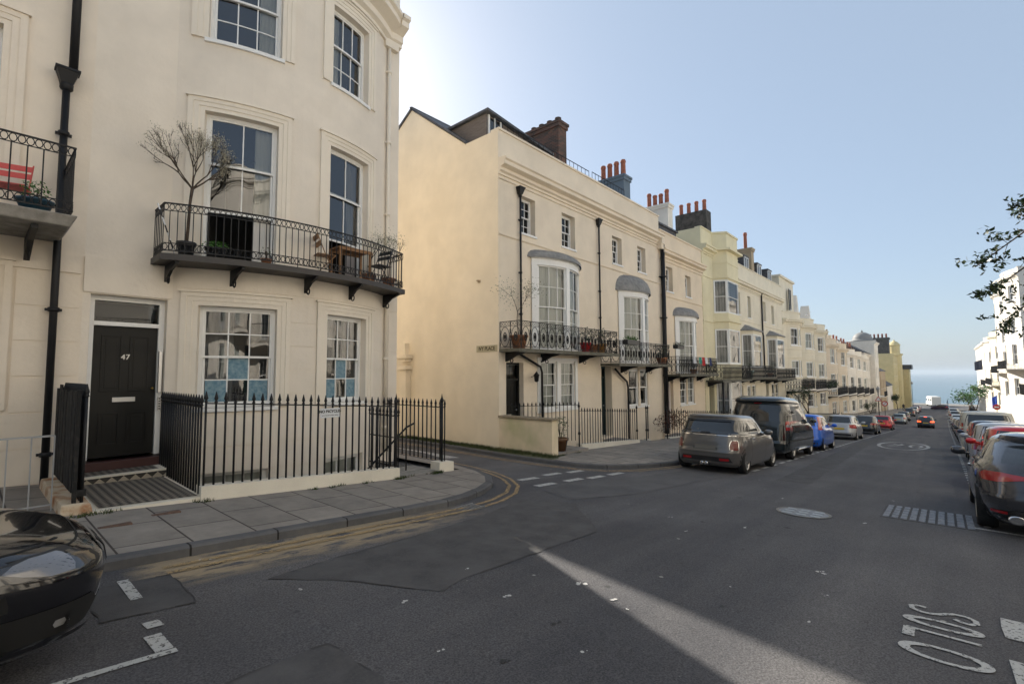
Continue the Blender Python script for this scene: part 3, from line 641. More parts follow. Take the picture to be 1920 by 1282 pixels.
def front_mat(x,y,z,shear=0,flip=1):   # text facing -Y
    return Matrix.Translation((x,y,z))@Matrix(((1,0,0,0),(0,0,-1,0),(0,1,0,0),(0,0,0,1)))
def pipe(root,dz,pts,r,mm,name='downpipe',hop=None,collars=(),hs=1.):
    b=MB(); b.tube(pts,r,10)
    for z in collars: b.lathe((pts[0][0],pts[0][1],z),[(r,-.04),(r*1.45,-.03),(r*1.45,.03),(r,.04)],10); b.box(pts[0][0]-r*2,pts[0][0]+r*2,pts[0][1]+r*.4,pts[0][1]+r*1.3,z-.02,z+.02)
    if hop:
        x,y,z=hop; n=[(x-.07*hs,y-.07*hs,z),(x+.07*hs,y-.07*hs,z),(x+.07*hs,y+.06,z),(x-.07*hs,y+.06,z),(x-.13*hs,y-.13*hs,z+.2),(x+.13*hs,y-.13*hs,z+.2),(x+.13*hs,y+.06,z+.2),(x-.13*hs,y+.06,z+.2)]; b.hexa(n); b.box(x-.145*hs,x+.145*hs,y-.145*hs,y+.06,z+.2,z+.235)
        b.lathe((x,y-.01,z-.06),[(r,-.05),(r*1.7,-.02),(r*1.7,.04),(.09,.06)],10)
    return b.build(name,mm,root,dz)
def chimney(root,dz,s0,s1,y0,y1,z0,z1,mm,npots,mp=None,poth=.75,stagger=False,cap=True,potmat=None,taper=0):
    b=MB(); b.box(s0,s1,y0,y1,z0,z1)
    if cap: b.box(s0-.06,s1+.06,y0-.06,y1+.06,z1-.28,z1-.12); b.box(s0-.1,s1+.1,y0-.1,y1+.1,z1-.12,z1)
    o=b.build('chimney',mm,root,dz)
    for k in range(npots):
        y=y0+(y1-y0)*(k+.5)/npots; h=poth*(1.0 if not stagger or k%3 else 1.25); q=MB()
        q.lathe(((s0+s1)/2,y,z1),[(.15,0),(.14,.1),(.125,h*.8),(.15,h*.84),(.15,h*.93),(.12,h),(.1,h),(.09,h*.5)],12); q.build('chimney_pot',potmat or M['terracotta'],o,dz)
    return o
# ornamental railing on a path of (x,y) at height z0..z1
def iron_rail(path,z0,z1,style,r=.011,sp=.115,zf=None,spear=False,closed=False):
    b=MB(); P=[Vector((x,y,0)) for x,y in path]; seg=[(P[i+1]-P[i]).length for i in range(len(P)-1)]; tot=sum(seg)
    def at(t):
        t=max(0,min(tot-1e-6,t)); i=0
        while t>seg[i]: t-=seg[i]; i+=1
        d=(P[i+1]-P[i]).normalized(); return P[i]+d*t,d
    zb=zf if zf else (lambda x:z0); H_=z1-z0
    def hr(z,rr=r):
        pts=[]; n=max(len(P),int(tot/.35)+2); ts=sorted(set([tot*i/(n-1) for i in range(n)]+[sum(seg[:k]) for k in range(1,len(seg))]))
        for t in ts: p,_=at(t); pts.append((p.x,p.y,zb(p.x)+z))
        b.tube(pts,rr,4,sm=0)
    n=max(1,round(tot/sp))
    if style=='rings':
        hr(H_,.016); hr(H_-.13,.009); hr(.07,.012); hr(.20,.009)
        for i in range(n+1):
            p,d=at(tot*i/n); z=zb(p.x); b.tube([(p.x,p.y,z+(.0 if i%4==0 else .07)),(p.x,p.y,z+H_-.13)],r*.8,4,sm=0)
        m2=round(tot/.085)
        for i in range(m2):
            p,d=at(tot*(i+.5)/m2); z=zb(p.x)
            for zz in (H_-.065,.135):
                pts=[(p.x+d.x*.036*math.cos(a),p.y+d.y*.036*math.cos(a),z+zz+.055*math.sin(a)) for a in [2*math.pi*k/10 for k in range(11)]]
                b.tube(pts,.0075,3,cap=False,sm=0)
    elif style=='scroll':
        hr(H_,.016); hr(H_-.15,.009); hr(.05,.013)
        sp2=.46; m2=max(1,round(tot/sp2)); w2=tot/m2
        for i in range(m2+1):
            p,d=at(tot*i/m2); z=zb(p.x); b.tube([(p.x,p.y,z),(p.x,p.y,z+H_)],.012,4,sm=0)
        def loop(t,zc,rx,rz,th=.009,n_=14,fx=0):
            pts=[]
            for k in range(n_+1):
                a=2*math.pi*k/n_; p,d=at(t+rx*math.cos(a)); pts.append((p.x,p.y,zb(p.x)+zc+rz*math.sin(a)))
            b.tube(pts,th,3,cap=False,sm=0)
        for i in range(m2):
            t=(i+.5)*w2; zc=.05+(H_-.2)*.5
            loop(t,zc,w2*.40,(H_-.2)*.47,.011,18); loop(t,zc,w2*.13,.13,.02); loop(t,zc,w2*.05,.06,.022,6)
            loop(i*w2,zc,w2*.10,.16,.008,10); loop(i*w2,H_-.3,w2*.07,.07,.008,8); loop(i*w2,.14,w2*.07,.07,.008,8)
            for k in range(4): loop(i*w2+w2*(k+.5)/4,H_-.075,w2*.09,.05,.008,8)
    elif style=='lattice':
        hr(H_,.02); hr(H_-.1,.012); hr(.05,.014)
        m2=max(1,round(tot/.22)); w2=tot/m2
        for i in range(m2+1):
            p,d=at(tot*i/m2); z=zb(p.x); b.tube([(p.x,p.y,z),(p.x,p.y,z+H_)],.014,4,sm=0)
            for (zc,rz) in ((H_*.33,.2),(H_*.7,.12)):
                pts=[]
                for k in range(9):
                    a=2*math.pi*k/8; q,_=at((i+.5)*w2+w2*.42*math.cos(a)); pts.append((q.x,q.y,zb(q.x)+zc+rz*math.sin(a)))
                b.tube(pts,.013,3,cap=False,sm=0)
    elif style=='plain':
        hr(H_,.016); hr(.08,.012)
        for i in range(n+1):
            p,d=at(tot*i/n); z=zb(p.x); b.tube([(p.x,p.y,z),(p.x,p.y,z+H_)],r*.8,4,sm=0)
    elif style=='spears':
        hr(H_-.17,.014)
        for i in range(n+1):
            p,d=at(tot*i/n); z=zb(p.x); b.tube([(p.x,p.y,z-.03),(p.x,p.y,z+H_-.13)],r,6,sm=1)
            b.lathe((p.x,p.y,z+H_-.16),[(r,0),(.03,.012),(r*1.2,.024),(r*1.1,.04),(.029,.06),(.024,.085),(.006,.16),(0,.165)],6)
    elif style=='urns':
        hr(H_-.12,.012)
        for i in range(n+1):
            p,d=at(tot*i/n); z=zb(p.x); b.tube([(p.x,p.y,z-.03),(p.x,p.y,z+H_-.1)],r,5,sm=0)
            b.lathe((p.x,p.y,z+H_-.12),[(r,0),(.022,.02),(.026,.05),(.012,.08),(.004,.12)],5)
    return b
def bracket(b,x,y0,y1,z,h=.3,t=.05):   # iron cantilever bracket under a balcony (plan from wall y0 to y1<y0)
    L_=y0-y1
    for (a0,a1,h0,h1) in ((0,.25,1,.75),(.25,.55,.75,.38),(.55,1,.38,.16)):
        b.hexa([(x-t/2,y0-L_*a0,z-h*h0),(x+t/2,y0-L_*a0,z-h*h0),(x+t/2,y0-L_*a1,z-h*h1),(x-t/2,y0-L_*a1,z-h*h1),(x-t/2,y0-L_*a0,z),(x+t/2,y0-L_*a0,z),(x+t/2,y0-L_*a1,z),(x-t/2,y0-L_*a1,z)])
    b.ring((x,y0-L_*.3,z-h*.9),.06,.014,'x',8,4)
# plants ---------------------------------------------------------------------------------------
def leafcloud(b,c,rad,n,size,mi=0,squash=1.,hole=0.2,flat=0.):
    for _ in range(n):
        while True:
            p=Vector((random.uniform(-1,1),random.uniform(-1,1),random.uniform(-1,1)))
            if hole<p.length<1: break
        q=Vector((c[0]+p.x*rad,c[1]+p.y*rad,c[2]+p.z*rad*squash)); leaf(b,q,size*random.uniform(.6,1.3),mi)
def leaf(b,q,s,mi=0,asp=.45):
    d=Vector((random.uniform(-1,1),random.uniform(-1,1),random.uniform(-.8,1))).normalized(); e=d.cross(Vector((random.uniform(-1,1),random.uniform(-1,1),random.uniform(-1,1)))).normalized()
    b.face([q-d*s*.5,q+e*s*asp*.5,q+d*s*.5,q-e*s*asp*.5],mi)
def twig_tree(b,base,d,l,r,depth,tips,spread=.6,shrink=.72,n=(2,3),gnarl=.15):
    pts=[Vector(base)]; dd=Vector(d).normalized(); k=3
    for i in range(k):
        dd=(dd+Vector((random.uniform(-1,1),random.uniform(-1,1),random.uniform(-.6,1)))*gnarl).normalized(); pts.append(pts[-1]+dd*l/k)
    b.tube(pts,[r*(1-.12*i) for i in range(k+1)],4 if depth<3 else 6,cap=False)
    if depth==0: tips.append(pts[-1]); return
    if depth<=2: tips.append(pts[-1]); tips.append(pts[2])
    for _ in range(random.randint(*n)):
        nd=(dd+Vector((random.uniform(-1,1),random.uniform(-1,1),random.uniform(-.5,.8)))*spread).normalized()
        twig_tree(b,pts[-1],nd,l*shrink*random.uniform(.8,1.15),r*.66,depth-1,tips,spread,shrink,n,gnarl)
def pot(b,x,y,z,r,h,mi=0): b.lathe((x,y,z),[(r*.68,0),(r*.95,h*.82),(r*1.08,h*.84),(r*1.08,h),(r*.95,h),(r*.9,h*.86),(0,h*.86)],14,mi)
def pot_plant(name,label,cat,loc,r,h,leafm,kind='bush',ph=.4,rad=.2,n=120,ls=.05,potm=None,group=None,twigs=True):
    t=empty(name,loc,0,label,cat,group)
    b=MB(); pot(b,0,0,0,r,h); b.build('pot',potm or M['teracot_dark'],t)
    b=MB(); s=MB()
    if kind=='bush':
        for _ in range(5): s.tube([(0,0,h*.8),(random.uniform(-.5,.5)*rad,random.uniform(-.5,.5)*rad,h+ph*.7)],.006,4)
        leafcloud(b,(0,0,h+ph*.6),rad,n,ls,squash=ph/rad*.6)
    elif kind=='fern':
        for k in range(26):
            a=random.uniform(0,6.28); ln=rad*random.uniform(.7,1.3); pts=[]
            for i in range(7):
                f=i/6; pts.append(Vector((math.cos(a)*ln*f,math.sin(a)*ln*f,h*.8+ph*(1.6*f-1.5*f*f))))
            for i in range(6):
                for sd in(-1,1):
                    q=pts[i].lerp(pts[i+1],.5); e=Vector((-math.sin(a),math.cos(a),-.25))*sd; w_=.07*(1-i/7)
                    b.face([q,q+e*w_+(pts[i+1]-pts[i])*.4,q+e*w_*1.1,q-(pts[i+1]-pts[i])*.3])
    elif kind=='standard':
        tips=[]; twig_tree(s,(0,0,h*.8),(0,0,1),ph*.45,.016,3,tips,.7,.6)
        for q in tips:
            for _ in range(max(1,n//len(tips))): leaf(b,q+Vector((random.gauss(0,1),random.gauss(0,1),random.gauss(0,1)))*rad*.28,ls)
    if s.v: s.build('stem',M['bark'],t)
    b.build('foliage',leafm,t,normals=False)
    return t
YF=10.53
def solid_house(b,m,w_,z0,z1,depth,ops,rev,roofz=None,par=.3,mi=0,left=True,right=True):
    wall_sheet(b,m,0,w_,z0,z1,ops,rev)
    if left: b.face([(0,0,z0),(0,0,z1),(0,depth,z1),(0,depth,z0)],mi)
    if right: b.face([(w_,0,z0),(w_,0,z1),(w_,depth,z1),(w_,depth,z0)],mi)
    b.face([(0,depth,z0),(0,depth,z1),(w_,depth,z1),(w_,depth,z0)],mi)
    rz=roofz if roofz is not None else z1-.5
    c=cuts(m,0,w_)
    for i in range(len(c)-1):   # coping + inner parapet face
        b.face([m(c[i],z1,0),m(c[i+1],z1,0),m(c[i+1],z1,-par),m(c[i],z1,-par)],mi); b.face([m(c[i],z1,-par),m(c[i+1],z1,-par),m(c[i+1],rz,-par),m(c[i],rz,-par)],mi)
    return rz
# ================= corner house with the bowed front (number 47) =================
def house47():
    X0=1.23; W_=6.15; m=Bow(4.7-X0,2.25,.68); zr=gp(3)
    t=empty('terraced_house',(X0,YF,zr),0,'cream bow-fronted corner house with black door 47 and a curved iron balcony','house','tall terraced houses left of the street')
    o=lambda a,c,e,f:(a-X0,c-X0,e,f)
    W=[o(2.83,4.09,-.6,1.31),o(5.13,6.24,-.6,1.31),o(2.82,4.03,2.09,5.06),o(5.13,6.24,2.09,5.06),o(2.83,4.05,6.5,8.35),o(5.15,6.2,6.5,8.35)]
    Bz=[o(5.15,6.2,-3.0,-1.78),o(2.9,4.0,-3.0,-1.78)]
    dr=o(1.33,2.40,-1.40,1.38)
    b=MB(); solid_house(b,m,W_,-4.3,10.7,12.5,W+Bz+[dr+(.24,)],.14,10.2)
    # rusticated courses
    js=[-1.81,-1.33,-.85,-.37,.11,.58,1.06,1.54]
    for i in range(len(js)-1):
        z0,z1=js[i]+.012,js[i+1]-.012
        regs=[(6.52,6.93),(7.12,7.38)]
        if z1<-.72: regs.append((2.5,5.05 if z0<-1.7 else 6.52))
        else: regs+=[(4.33,4.88)]
        for a,c in regs: mbox(b,m,a-X0,c-X0,z0,z1,0,.014)
    mbox(b,m,2.46-X0,W_,1.62,1.98,0,.014)
    mould_run(b,m,0,W_,1.42,[(0,0),(.035,0),(.035,.22),(.0,.22)]) if False else None
    b.box(0,1.26,-.03,0,1.40,1.99)
    b.build('wall',M['cream47'],t,zr,merge=False)
    b=MB(); mould_run(b,m,0,W_,9.2,[(0,-.5),(.06,-.5),(.06,-.42),(.16,-.36),(.16,-.2),(.42,-.08),(.42,.06),(.5,.1),(.5,.2),(0,.26)])
    b.box(W_-.52,W_-.12,-.14,0,8.55,8.72); b.box(W_-.48,W_,-.1,0,8.72,8.8)
    mould_run(b,m,0,W_,10.7,[(0,-.1),(.08,-.08),(.1,.04),(0,.08)]); b.build('cornice',M['trim47'],t,zr)
    b=MB(); b.face([(0,.2,10.2),(W_,.2,10.2),(W_,12.5,10.2),(0,12.5,10.2)]); b.build('roof',M['slate'],t,zr)
    for i,(a,c,e,f) in enumerate(W):
        architrave(t,zr,m,a,c,e if i not in(2,3) else 2.09,f,.24,M['trim47'])
    window(t,zr,m,*W[0],3,2,2,.14,gl=M['glass47'],curt='g',films=((1,1),(0,0),(2,0)))
    window(t,zr,m,*W[1],3,2,2,.14,gl=M['glass47'],curt='g',films=((1,1),(0,0),(2,0)))
    window(t,zr,m,*W[2],2,1,1,.14,gl=M['glass47'],open_lo=1.0,lo_h=1.0,meet=.68,curt='r',sill=False,room=2.)
    window(t,zr,m,*W[3],2,1,1,.14,gl=M['glass47'],open_lo=.85,lo_h=1.1,meet=.66,curt='h',sill=False,room=2.)
    window(t,zr,m,*W[4],3,1,2,.14,gl=M['glass47'],meet=.56,curt='r'); window(t,zr,m,*W[5],3,1,2,.14,gl=M['glass47'],meet=.56,curt='l')
    for q in Bz: window(t,zr,m,*q,3,1,1,.1,curt='n')
    d=door(t,zr,FL,dr[0],dr[1],dr[2],dr[3],.2,M['blackdoor'],fan=.36,knob='brass')
    text_mesh('47',.13,M['steel'],front_mat((dr[0]+dr[1])/2,.2+.026,.33-zr),'house_number',d,.004)
    b=MB(); b.box(dr[1]-.075,dr[1]-.02,.08,.15,-.3,.45); b.build('entry_phone',M['steel'],t,zr,bevel=.006)
    b=MB(); b.box(dr[1]-.06,dr[1]-.015,.1,.15,-.62,-.38)
    for k in range(5): b.box(dr[1]-.052,dr[1]-.024,.094,.1,-.6+k*.045,-.575+k*.045,1)
    b.build('doorbell_panel',[M['steel'],M['blackplastic']],t,zr)
    pipe(t,zr,[(7.02-X0,-.07,8.55),(7.02-X0,-.07,-1.9)],.045,M['trim47'],collars=(7.9,6.0,4.1,2.2,.4,-1.3))
    # doorstep
    b=MB(); b.box(dr[0]-.02,dr[1]+.02,-.2,.25,-1.9,-1.40); b.build('threshold',M['ironred'],t,zr,bevel=.01)
    tiles=D.materials.new('black_and_white_tiles'); tiles.use_nodes=True; _b=tiles.node_tree.nodes['Principled BSDF']; _b.inputs['Roughness'].default_value=.6; _tc=N(tiles,'ShaderNodeTexCoord'); _mp=N(tiles,'ShaderNodeMapping'); _mp.inputs['Rotation'].default_value=(0,0,R(45)); _mp.inputs['Scale'].default_value=(1,1,.001); L(tiles,_tc.outputs['Object'],_mp.inputs[0]); _ck=N(tiles,'ShaderNodeTexChecker'); _ck.inputs['Scale'].default_value=15; _ck.inputs[1].default_value=(.035,.032,.03,1); _ck.inputs[2].default_value=(.24,.21,.17,1); L(tiles,_mp.outputs[0],_ck.inputs[0]); L(tiles,_ck.outputs[0],_b.inputs[0])
    diam=D.materials.new('diamond_tiles'); diam.use_nodes=True; bb=diam.node_tree.nodes['Principled BSDF']; tc=N(diam,'ShaderNodeTexCoord'); mp=N(diam,'ShaderNodeMapping'); mp.inputs['Rotation'].default_value=(0,R(45),0); L(diam,tc.outputs['Object'],mp.inputs[0]); ck=N(diam,'ShaderNodeTexChecker'); ck.inputs['Scale'].default_value=9.5; ck.inputs[1].default_value=(.03,.028,.025,1); ck.inputs[2].default_value=(.36,.32,.25,1); L(diam,mp.outputs[0],ck.inputs[0]); L(diam,ck.outputs[0],bb.inputs[0])
    b=MB()
    b.box(-.12,1.14,-.72,-.2,-1.9,-1.565,1); b.box(-.14,1.16,-.75,-.2,-1.565,-1.54,2); b.box(-.0,1.0,-.62,-.21,-1.54,-1.536,0)
    b.build('doorstep',[tiles,diam,M['plinth']],t,zr)
    b=MB(); xa,xb=-.14,1.08; ya,yb=-2.66,-.72
    P=[(xa,ya,gp(1.09)-.1),(xb,ya,gp(2.31)-.1),(xb,yb,gp(2.31)-.1),(xa,yb,gp(1.09)-.1),(xa,ya,-1.655),(xb,ya,-1.70),(xb,yb,-1.675),(xa,yb,-1.645)]
    b.hexa(P,1); b.face([(xa+.1,ya+.12,-1.649),(xb-.04,ya+.12,-1.693),(xb-.04,yb,-1.668),(xa+.1,yb,-1.641)],0)
    b.build('tiled_path',[tiles,M['plinth']],t,zr)
    # balcony
    bal=Bow(4.635-X0,2.5,.60,-.63)
    b=MB(); L_=2.13-X0; Rr=7.14-X0
    c=[L_+(Rr-L_)*i/22 for i in range(23)]
    for i in range(22):
        a1,a2=c[i],c[i+1]
        f1,f2=bal(a1,0,0),bal(a2,0,0); w1=(a1,m(a1,0,0)[1],0); w2=(a2,m(a2,0,0)[1],0)
        for z,mi in((2.0,0),(2.09,1)): b.face([(f1[0],f1[1],z),(f2[0],f2[1],z),(w2[0],w2[1],z),(w1[0],w1[1],z)],mi)
        b.face([(f1[0],f1[1]-.03,1.99),(f2[0],f2[1]-.03,1.99),(f2[0],f2[1]-.03,2.1),(f1[0],f1[1]-.03,2.1)],0); b.face([(f1[0],f1[1]-.03,1.99),(f2[0],f2[1]-.03,1.99),(f2[0],f2[1],2.0),(f1[0],f1[1],2.0)],0); b.face([(f1[0],f1[1]-.03,2.1),(f2[0],f2[1]-.03,2.1),(f2[0],f2[1],2.09),(f1[0],f1[1],2.09)],0)
    for a in(L_,Rr): f=bal(a,0,0); b.box(a-.012,a+.012,f[1]-.03,0,1.99,2.1)
    bo=b.build('balcony',[M['iron2'],M['grey_concrete']],t,zr)
    path=[(L_+.03,0),(L_+.03,bal(L_+.03,0,0)[1]+.03)]+[(x,bal(x,0,0)[1]+.03) for x in c[1:-1]]+[(Rr-.03,bal(Rr-.03,0,0)[1]+.03),(Rr-.03,0)]
    iron_rail(path,2.09,2.99,'rings').build('railing',M['iron'],bo,zr)
    for x in (2.35,3.3,4.62,5.7,6.95):
        b=MB(); y0=m(x-X0,0,0)[1]; y1=bal(x-X0,0,0)[1]+.03; bracket(b,x-X0,y0,y1,1.99,.3); b.build('bracket',M['iron'],bo,zr)
    return t
M['iron2']=mat('dark_brown_painted_iron',(.035,.03,.028),.5)
house47()
# basement area and iron fence of the corner house
b=MB(); zb=-4.2
b.face([(2.45,8.1,gp(2.45)),(5.72,8.1,gp(5.72)),(5.72,8.1,zb),(2.45,8.1,zb)]); b.face([(2.45,8.1,gp(2.45)),(2.45,10.5,gp(2.45)),(2.45,10.5,zb),(2.45,8.1,zb)]); b.face([(6.75,8.1,gp(6.75)),(6.75,10.5,gp(6.75)),(6.75,10.5,zb),(6.75,8.1,zb)]); b.face([(2.3,8.0,zb),(6.9,8.0,zb),(6.9,10.6,zb),(2.3,10.6,zb)])
for k in range(9): b.box(5.75-k*.25,6.0-k*.25,8.12,8.85,gp(5.9)-.25-k*.2,gp(5.9)-.02-k*.2) 
b.box(5.74,6.76,8.09,9.0,gp(5.9)-.3,gp(6.3)+.0)
tag(b.build('basement_area',M['grey_concrete']),kind='structure')
def plinth(b,x0,x1,y0,y1,h,step=.8):
    n=max(1,int((x1-x0)/step)); 
    for i in range(n):
        a=x0+(x1-x0)*i/n; c=x0+(x1-x0)*(i+1)/n
        b.hexa([(a,y0,gp(a)-.15),(c,y0,gp(c)-.15),(c,y1,gp(c)-.15),(a,y1,gp(a)-.15),(a,y0+.01,gp(a)+h),(c,y0+.01,gp(c)+h),(c,y1,gp(c)+h),(a,y1,gp(a)+h)])
def fence47():
    t=empty('iron_fence',(2.3,7.95,gp(2.3)),0,'black spear-topped iron fence on a white plinth before house 47, with the bicycle notice','fence','black spear-topped fences')
    dz=Vector((2.3,7.95,gp(2.3)))
    def bd(b,n,mm,p=t,**k):
        b.v=[(x-dz.x,y-dz.y,z) for x,y,z in b.v]; return b.build(n,mm,p,dz.z,**k)
    b=MB(); plinth(b,2.27,5.6,7.83,8.06,.2); bd(b,'plinth',M['plinth'])
    b=MB(); plinth(b,6.72,7.12,8.0,8.3,.2); bd(b,'plinth',M['plinth'])
    zf=lambda x:gp(x)+.2
    bd(iron_rail([(2.32,7.93),(5.55,7.93)],0,1.33,'spears',.015,.128,zf),'spear_bars',M['iron'])
    bd(iron_rail([(2.27,7.95),(2.33,10.3)],0,1.36,'spears',.015,.14,lambda x:gp(2.3)+.12),'spear_bars',M['iron'])
    bd(iron_rail([(6.98,8.15),(6.98,10.45)],0,1.3,'spears',.015,.15,lambda x:gp(7)+.22),'spear_bars',M['iron'])
    b=MB(); b.tube([(5.58,7.95,gp(5.6)),(5.58,7.95,gp(5.6)+1.45)],.028,8); b.lathe((5.58,7.95,gp(5.6)+1.42),[(.03,0),(.045,.04),(.02,.1),(0,.2)],8)
    bd(b,'post',M['iron']); b=MB()
    b.tube([(6.9,8.15,gp(6.9)),(6.9,8.15,gp(6.9)+1.5)],.028,8); b.lathe((6.9,8.15,gp(6.9)+1.46),[(.03,0),(.045,.04),(.02,.1),(0,.2)],8)
    bd(b,'post',M['iron'])
    g=iron_rail([(5.66,7.98),(5.66,9.0)],0,1.22,'spears',.013,.13,lambda x:gp(5.7)+.12); g.tube([(5.66,7.98,gp(5.7)+.2),(5.66,9.0,gp(5.7)+.2)],.015,5); g.tube([(5.66,7.98,gp(5.7)+.75),(5.66,9.0,gp(5.7)+.75)],.012,5); bd(g,'gate',M['iron'])
    b=MB(); b.tube([(6.5,8.6,-1.05),(6.3,8.6,-1.12),(5.4,8.6,-1.85),(4.6,8.6,-2.6)],.022,6); b.tube([(6.3,8.6,-1.12),(6.3,8.6,-2.1)],.016,6); b.tube([(5.6,8.6,-1.7),(5.6,8.6,-2.8)],.016,6); bd(b,'handrail',M['iron'])
    # notice
    x0,x1=4.02,4.37; zc=gp(4.2)+1.24; b=MB(); sl=-.0; b.hexa([(x0,7.895,zc-.085),(x1,7.895,zc-.085),(x1,7.905,zc-.085),(x0,7.905,zc-.085),(x0,7.895,zc+.075),(x1,7.895,zc+.075),(x1,7.905,zc+.075),(x0,7.905,zc+.075)])
    n=bd(b,'notice_board',mat('white_sign_plastic',(.62,.64,.66),.4))
    tm=mat('black_lettering',(.015,.015,.015),.6)
    text_mesh('NO BICYCLES',.064,tm,front_mat((x0+x1)/2-dz.x,7.893-dz.y,zc+.02-dz.z),'notice_lettering',n,.0015,.0022)
    text_mesh('to be chained to these railings',.0245,tm,front_mat((x0+x1)/2-dz.x,7.893-dz.y,zc-.045-dz.z),'notice_lettering',n,.0015)
fence47()
def oldfence():
    t=empty('iron_fence',(1.0,8.0,gp(1)),0,'old black boarded railing on a rust-stained stone block left of the tiled path','fence','black spear-topped fences')
    dz=Vector((1.0,8.0,gp(1)))
    b=iron_rail([(1.02,7.98),(1.05,10.2)],0,1.42,'spears',.02,.12,lambda x:gp(1)+.15)
    b.v=[(x-dz.x,y-dz.y,z) for x,y,z in b.v]; b.build('spear_bars',M['iron'],t,dz.z)
    b=MB()
    for k in range(8): b.box(.95+random.uniform(0,.01),.975,8.0+k*.28,8.22+k*.28,gp(1)+.2,gp(1)+1.52+random.uniform(-.07,.04))
    b.box(.93,1.06,7.96,8.0,gp(1)+.2,gp(1)+.28)
    b.box(.93,.97,7.95,8.02,gp(1)+.1,gp(1)+1.5); b.v=[(x-dz.x,y-dz.y,z) for x,y,z in b.v]
    b.build('boards',noisy('flaking_black_boards',(.012,.012,.012),(.06,.055,.05),9,.8,.5,30,p=(.5,.8)),t,dz.z,bevel=.006)
    b=MB(); b.hexa([(.8,7.86,gp(1)-.1),(1.14,7.84,gp(1)-.1),(1.14,10.2,gp(1)-.1),(.8,10.2,gp(1)-.1),(.83,7.89,gp(1)+.14),(1.1,7.89,gp(1)+.12),(1.1,10.2,gp(1)+.14),(.83,10.2,gp(1)+.14)]); b.v=[(x-dz.x,y-dz.y,z) for x,y,z in b.v]; b.build('stone_base',M['stone_rust'],t,dz.z,bevel=.02)
oldfence()
t=empty('metal_railing',(.8,8.3,gp(.8)),0,'low pale grey metal railing behind the black car bonnet','railing')
b=iron_rail([(-3.5,0),(-.02,0)],0,.92,'plain',.012,.21,lambda x:0); b.build('bars',mat('pale_grey_metal',(.3,.31,.32),.5),t)
# ================= house to the left (46) =================
def house46():
    X0=-5.6; W_=6.83; zr=gp(-3)
    t=empty('terraced_house',(X0,YF,zr),0,'pale cream house at the left edge with a black downpipe and a stone balcony','house','tall terraced houses left of the street')
    o=lambda a,c,e,f:(a-X0,c-X0,e,f)
    W=[o(-1.05,.15,-.5,1.5),o(-1.05,.15,2.35,5.4),o(-1.05,.15,6.6,8.6),o(-3.6,-2.4,2.35,5.4),o(-3.6,-2.4,-.5,1.5)]
    b=MB(); solid_house(b,FL,W_,-4.3,11.2,12.5,W,.14,10.2)
    js=[-1.65,-1.1,-.55,0,.55,1.1,1.65]
    for i in range(len(js)-1):
        z0,z1=js[i]+.012,js[i+1]-.012
        regs=[(.45,1.19)] if z1>-.5 else [(-5.5,1.19)]
        for a,c in regs: mbox(b,FL,a-X0,c-X0,z0,z1,0,.014)
    mbox(b,FL,0,W_-.04,1.68,1.97,0,.03)
    b.build('wall',M['cream46'],t,zr)
    b=MB(); mould_run(b,FL,0,W_,9.6,CORN); b.build('cornice',M['cream46'],t,zr)
    b=MB(); b.face([(0,.2,10.2),(W_,.2,10.2),(W_,12.5,10.2),(0,12.5,10.2)]); b.build('roof',M['slate'],t,zr)
    for q in W: architrave(t,zr,FL,*q,.26,M['cream46']); window(t,zr,FL,*q,2,1,1,.14,curt='r',sill=False)
    pipe(t,zr,[(.88-X0,-.13,4.95),(.88-X0,-.13,-1.75)],.05,M['iron'],hs=1.05,hop=(.88-X0,-.12,4.72),collars=(3.9,1.05,-1.2))
    pipe(t,zr,[(.95-X0,-.13,9.0),(.95-X0,-.13,4.95)],.06,M['iron'],collars=(6.9,))
    b=MB(); b.hexa([(-5-X0,-1.26,2.14),(.9-X0,-1.26,2.14),(.9-X0,0,2.14),(-5-X0,0,2.14),(-5-X0,-1.34,2.3),(.98-X0,-1.34,2.3),(.98-X0,0,2.3),(-5-X0,0,2.3)]); bo=b.build('balcony',M['grey_concrete'],t,zr,bevel=.02)
    iron_rail([(-5-X0,-1.27),(.92-X0,-1.27),(.92-X0,0)],2.3,3.3,'rings',.014,.16).build('railing',M['iron'],bo,zr)
    for x in (.55,-1.3,-3.2): b=MB(); bracket(b,x-X0,0,-1.15,2.13,.35,.07); b.build('bracket',M['iron'],bo,zr)
house46()
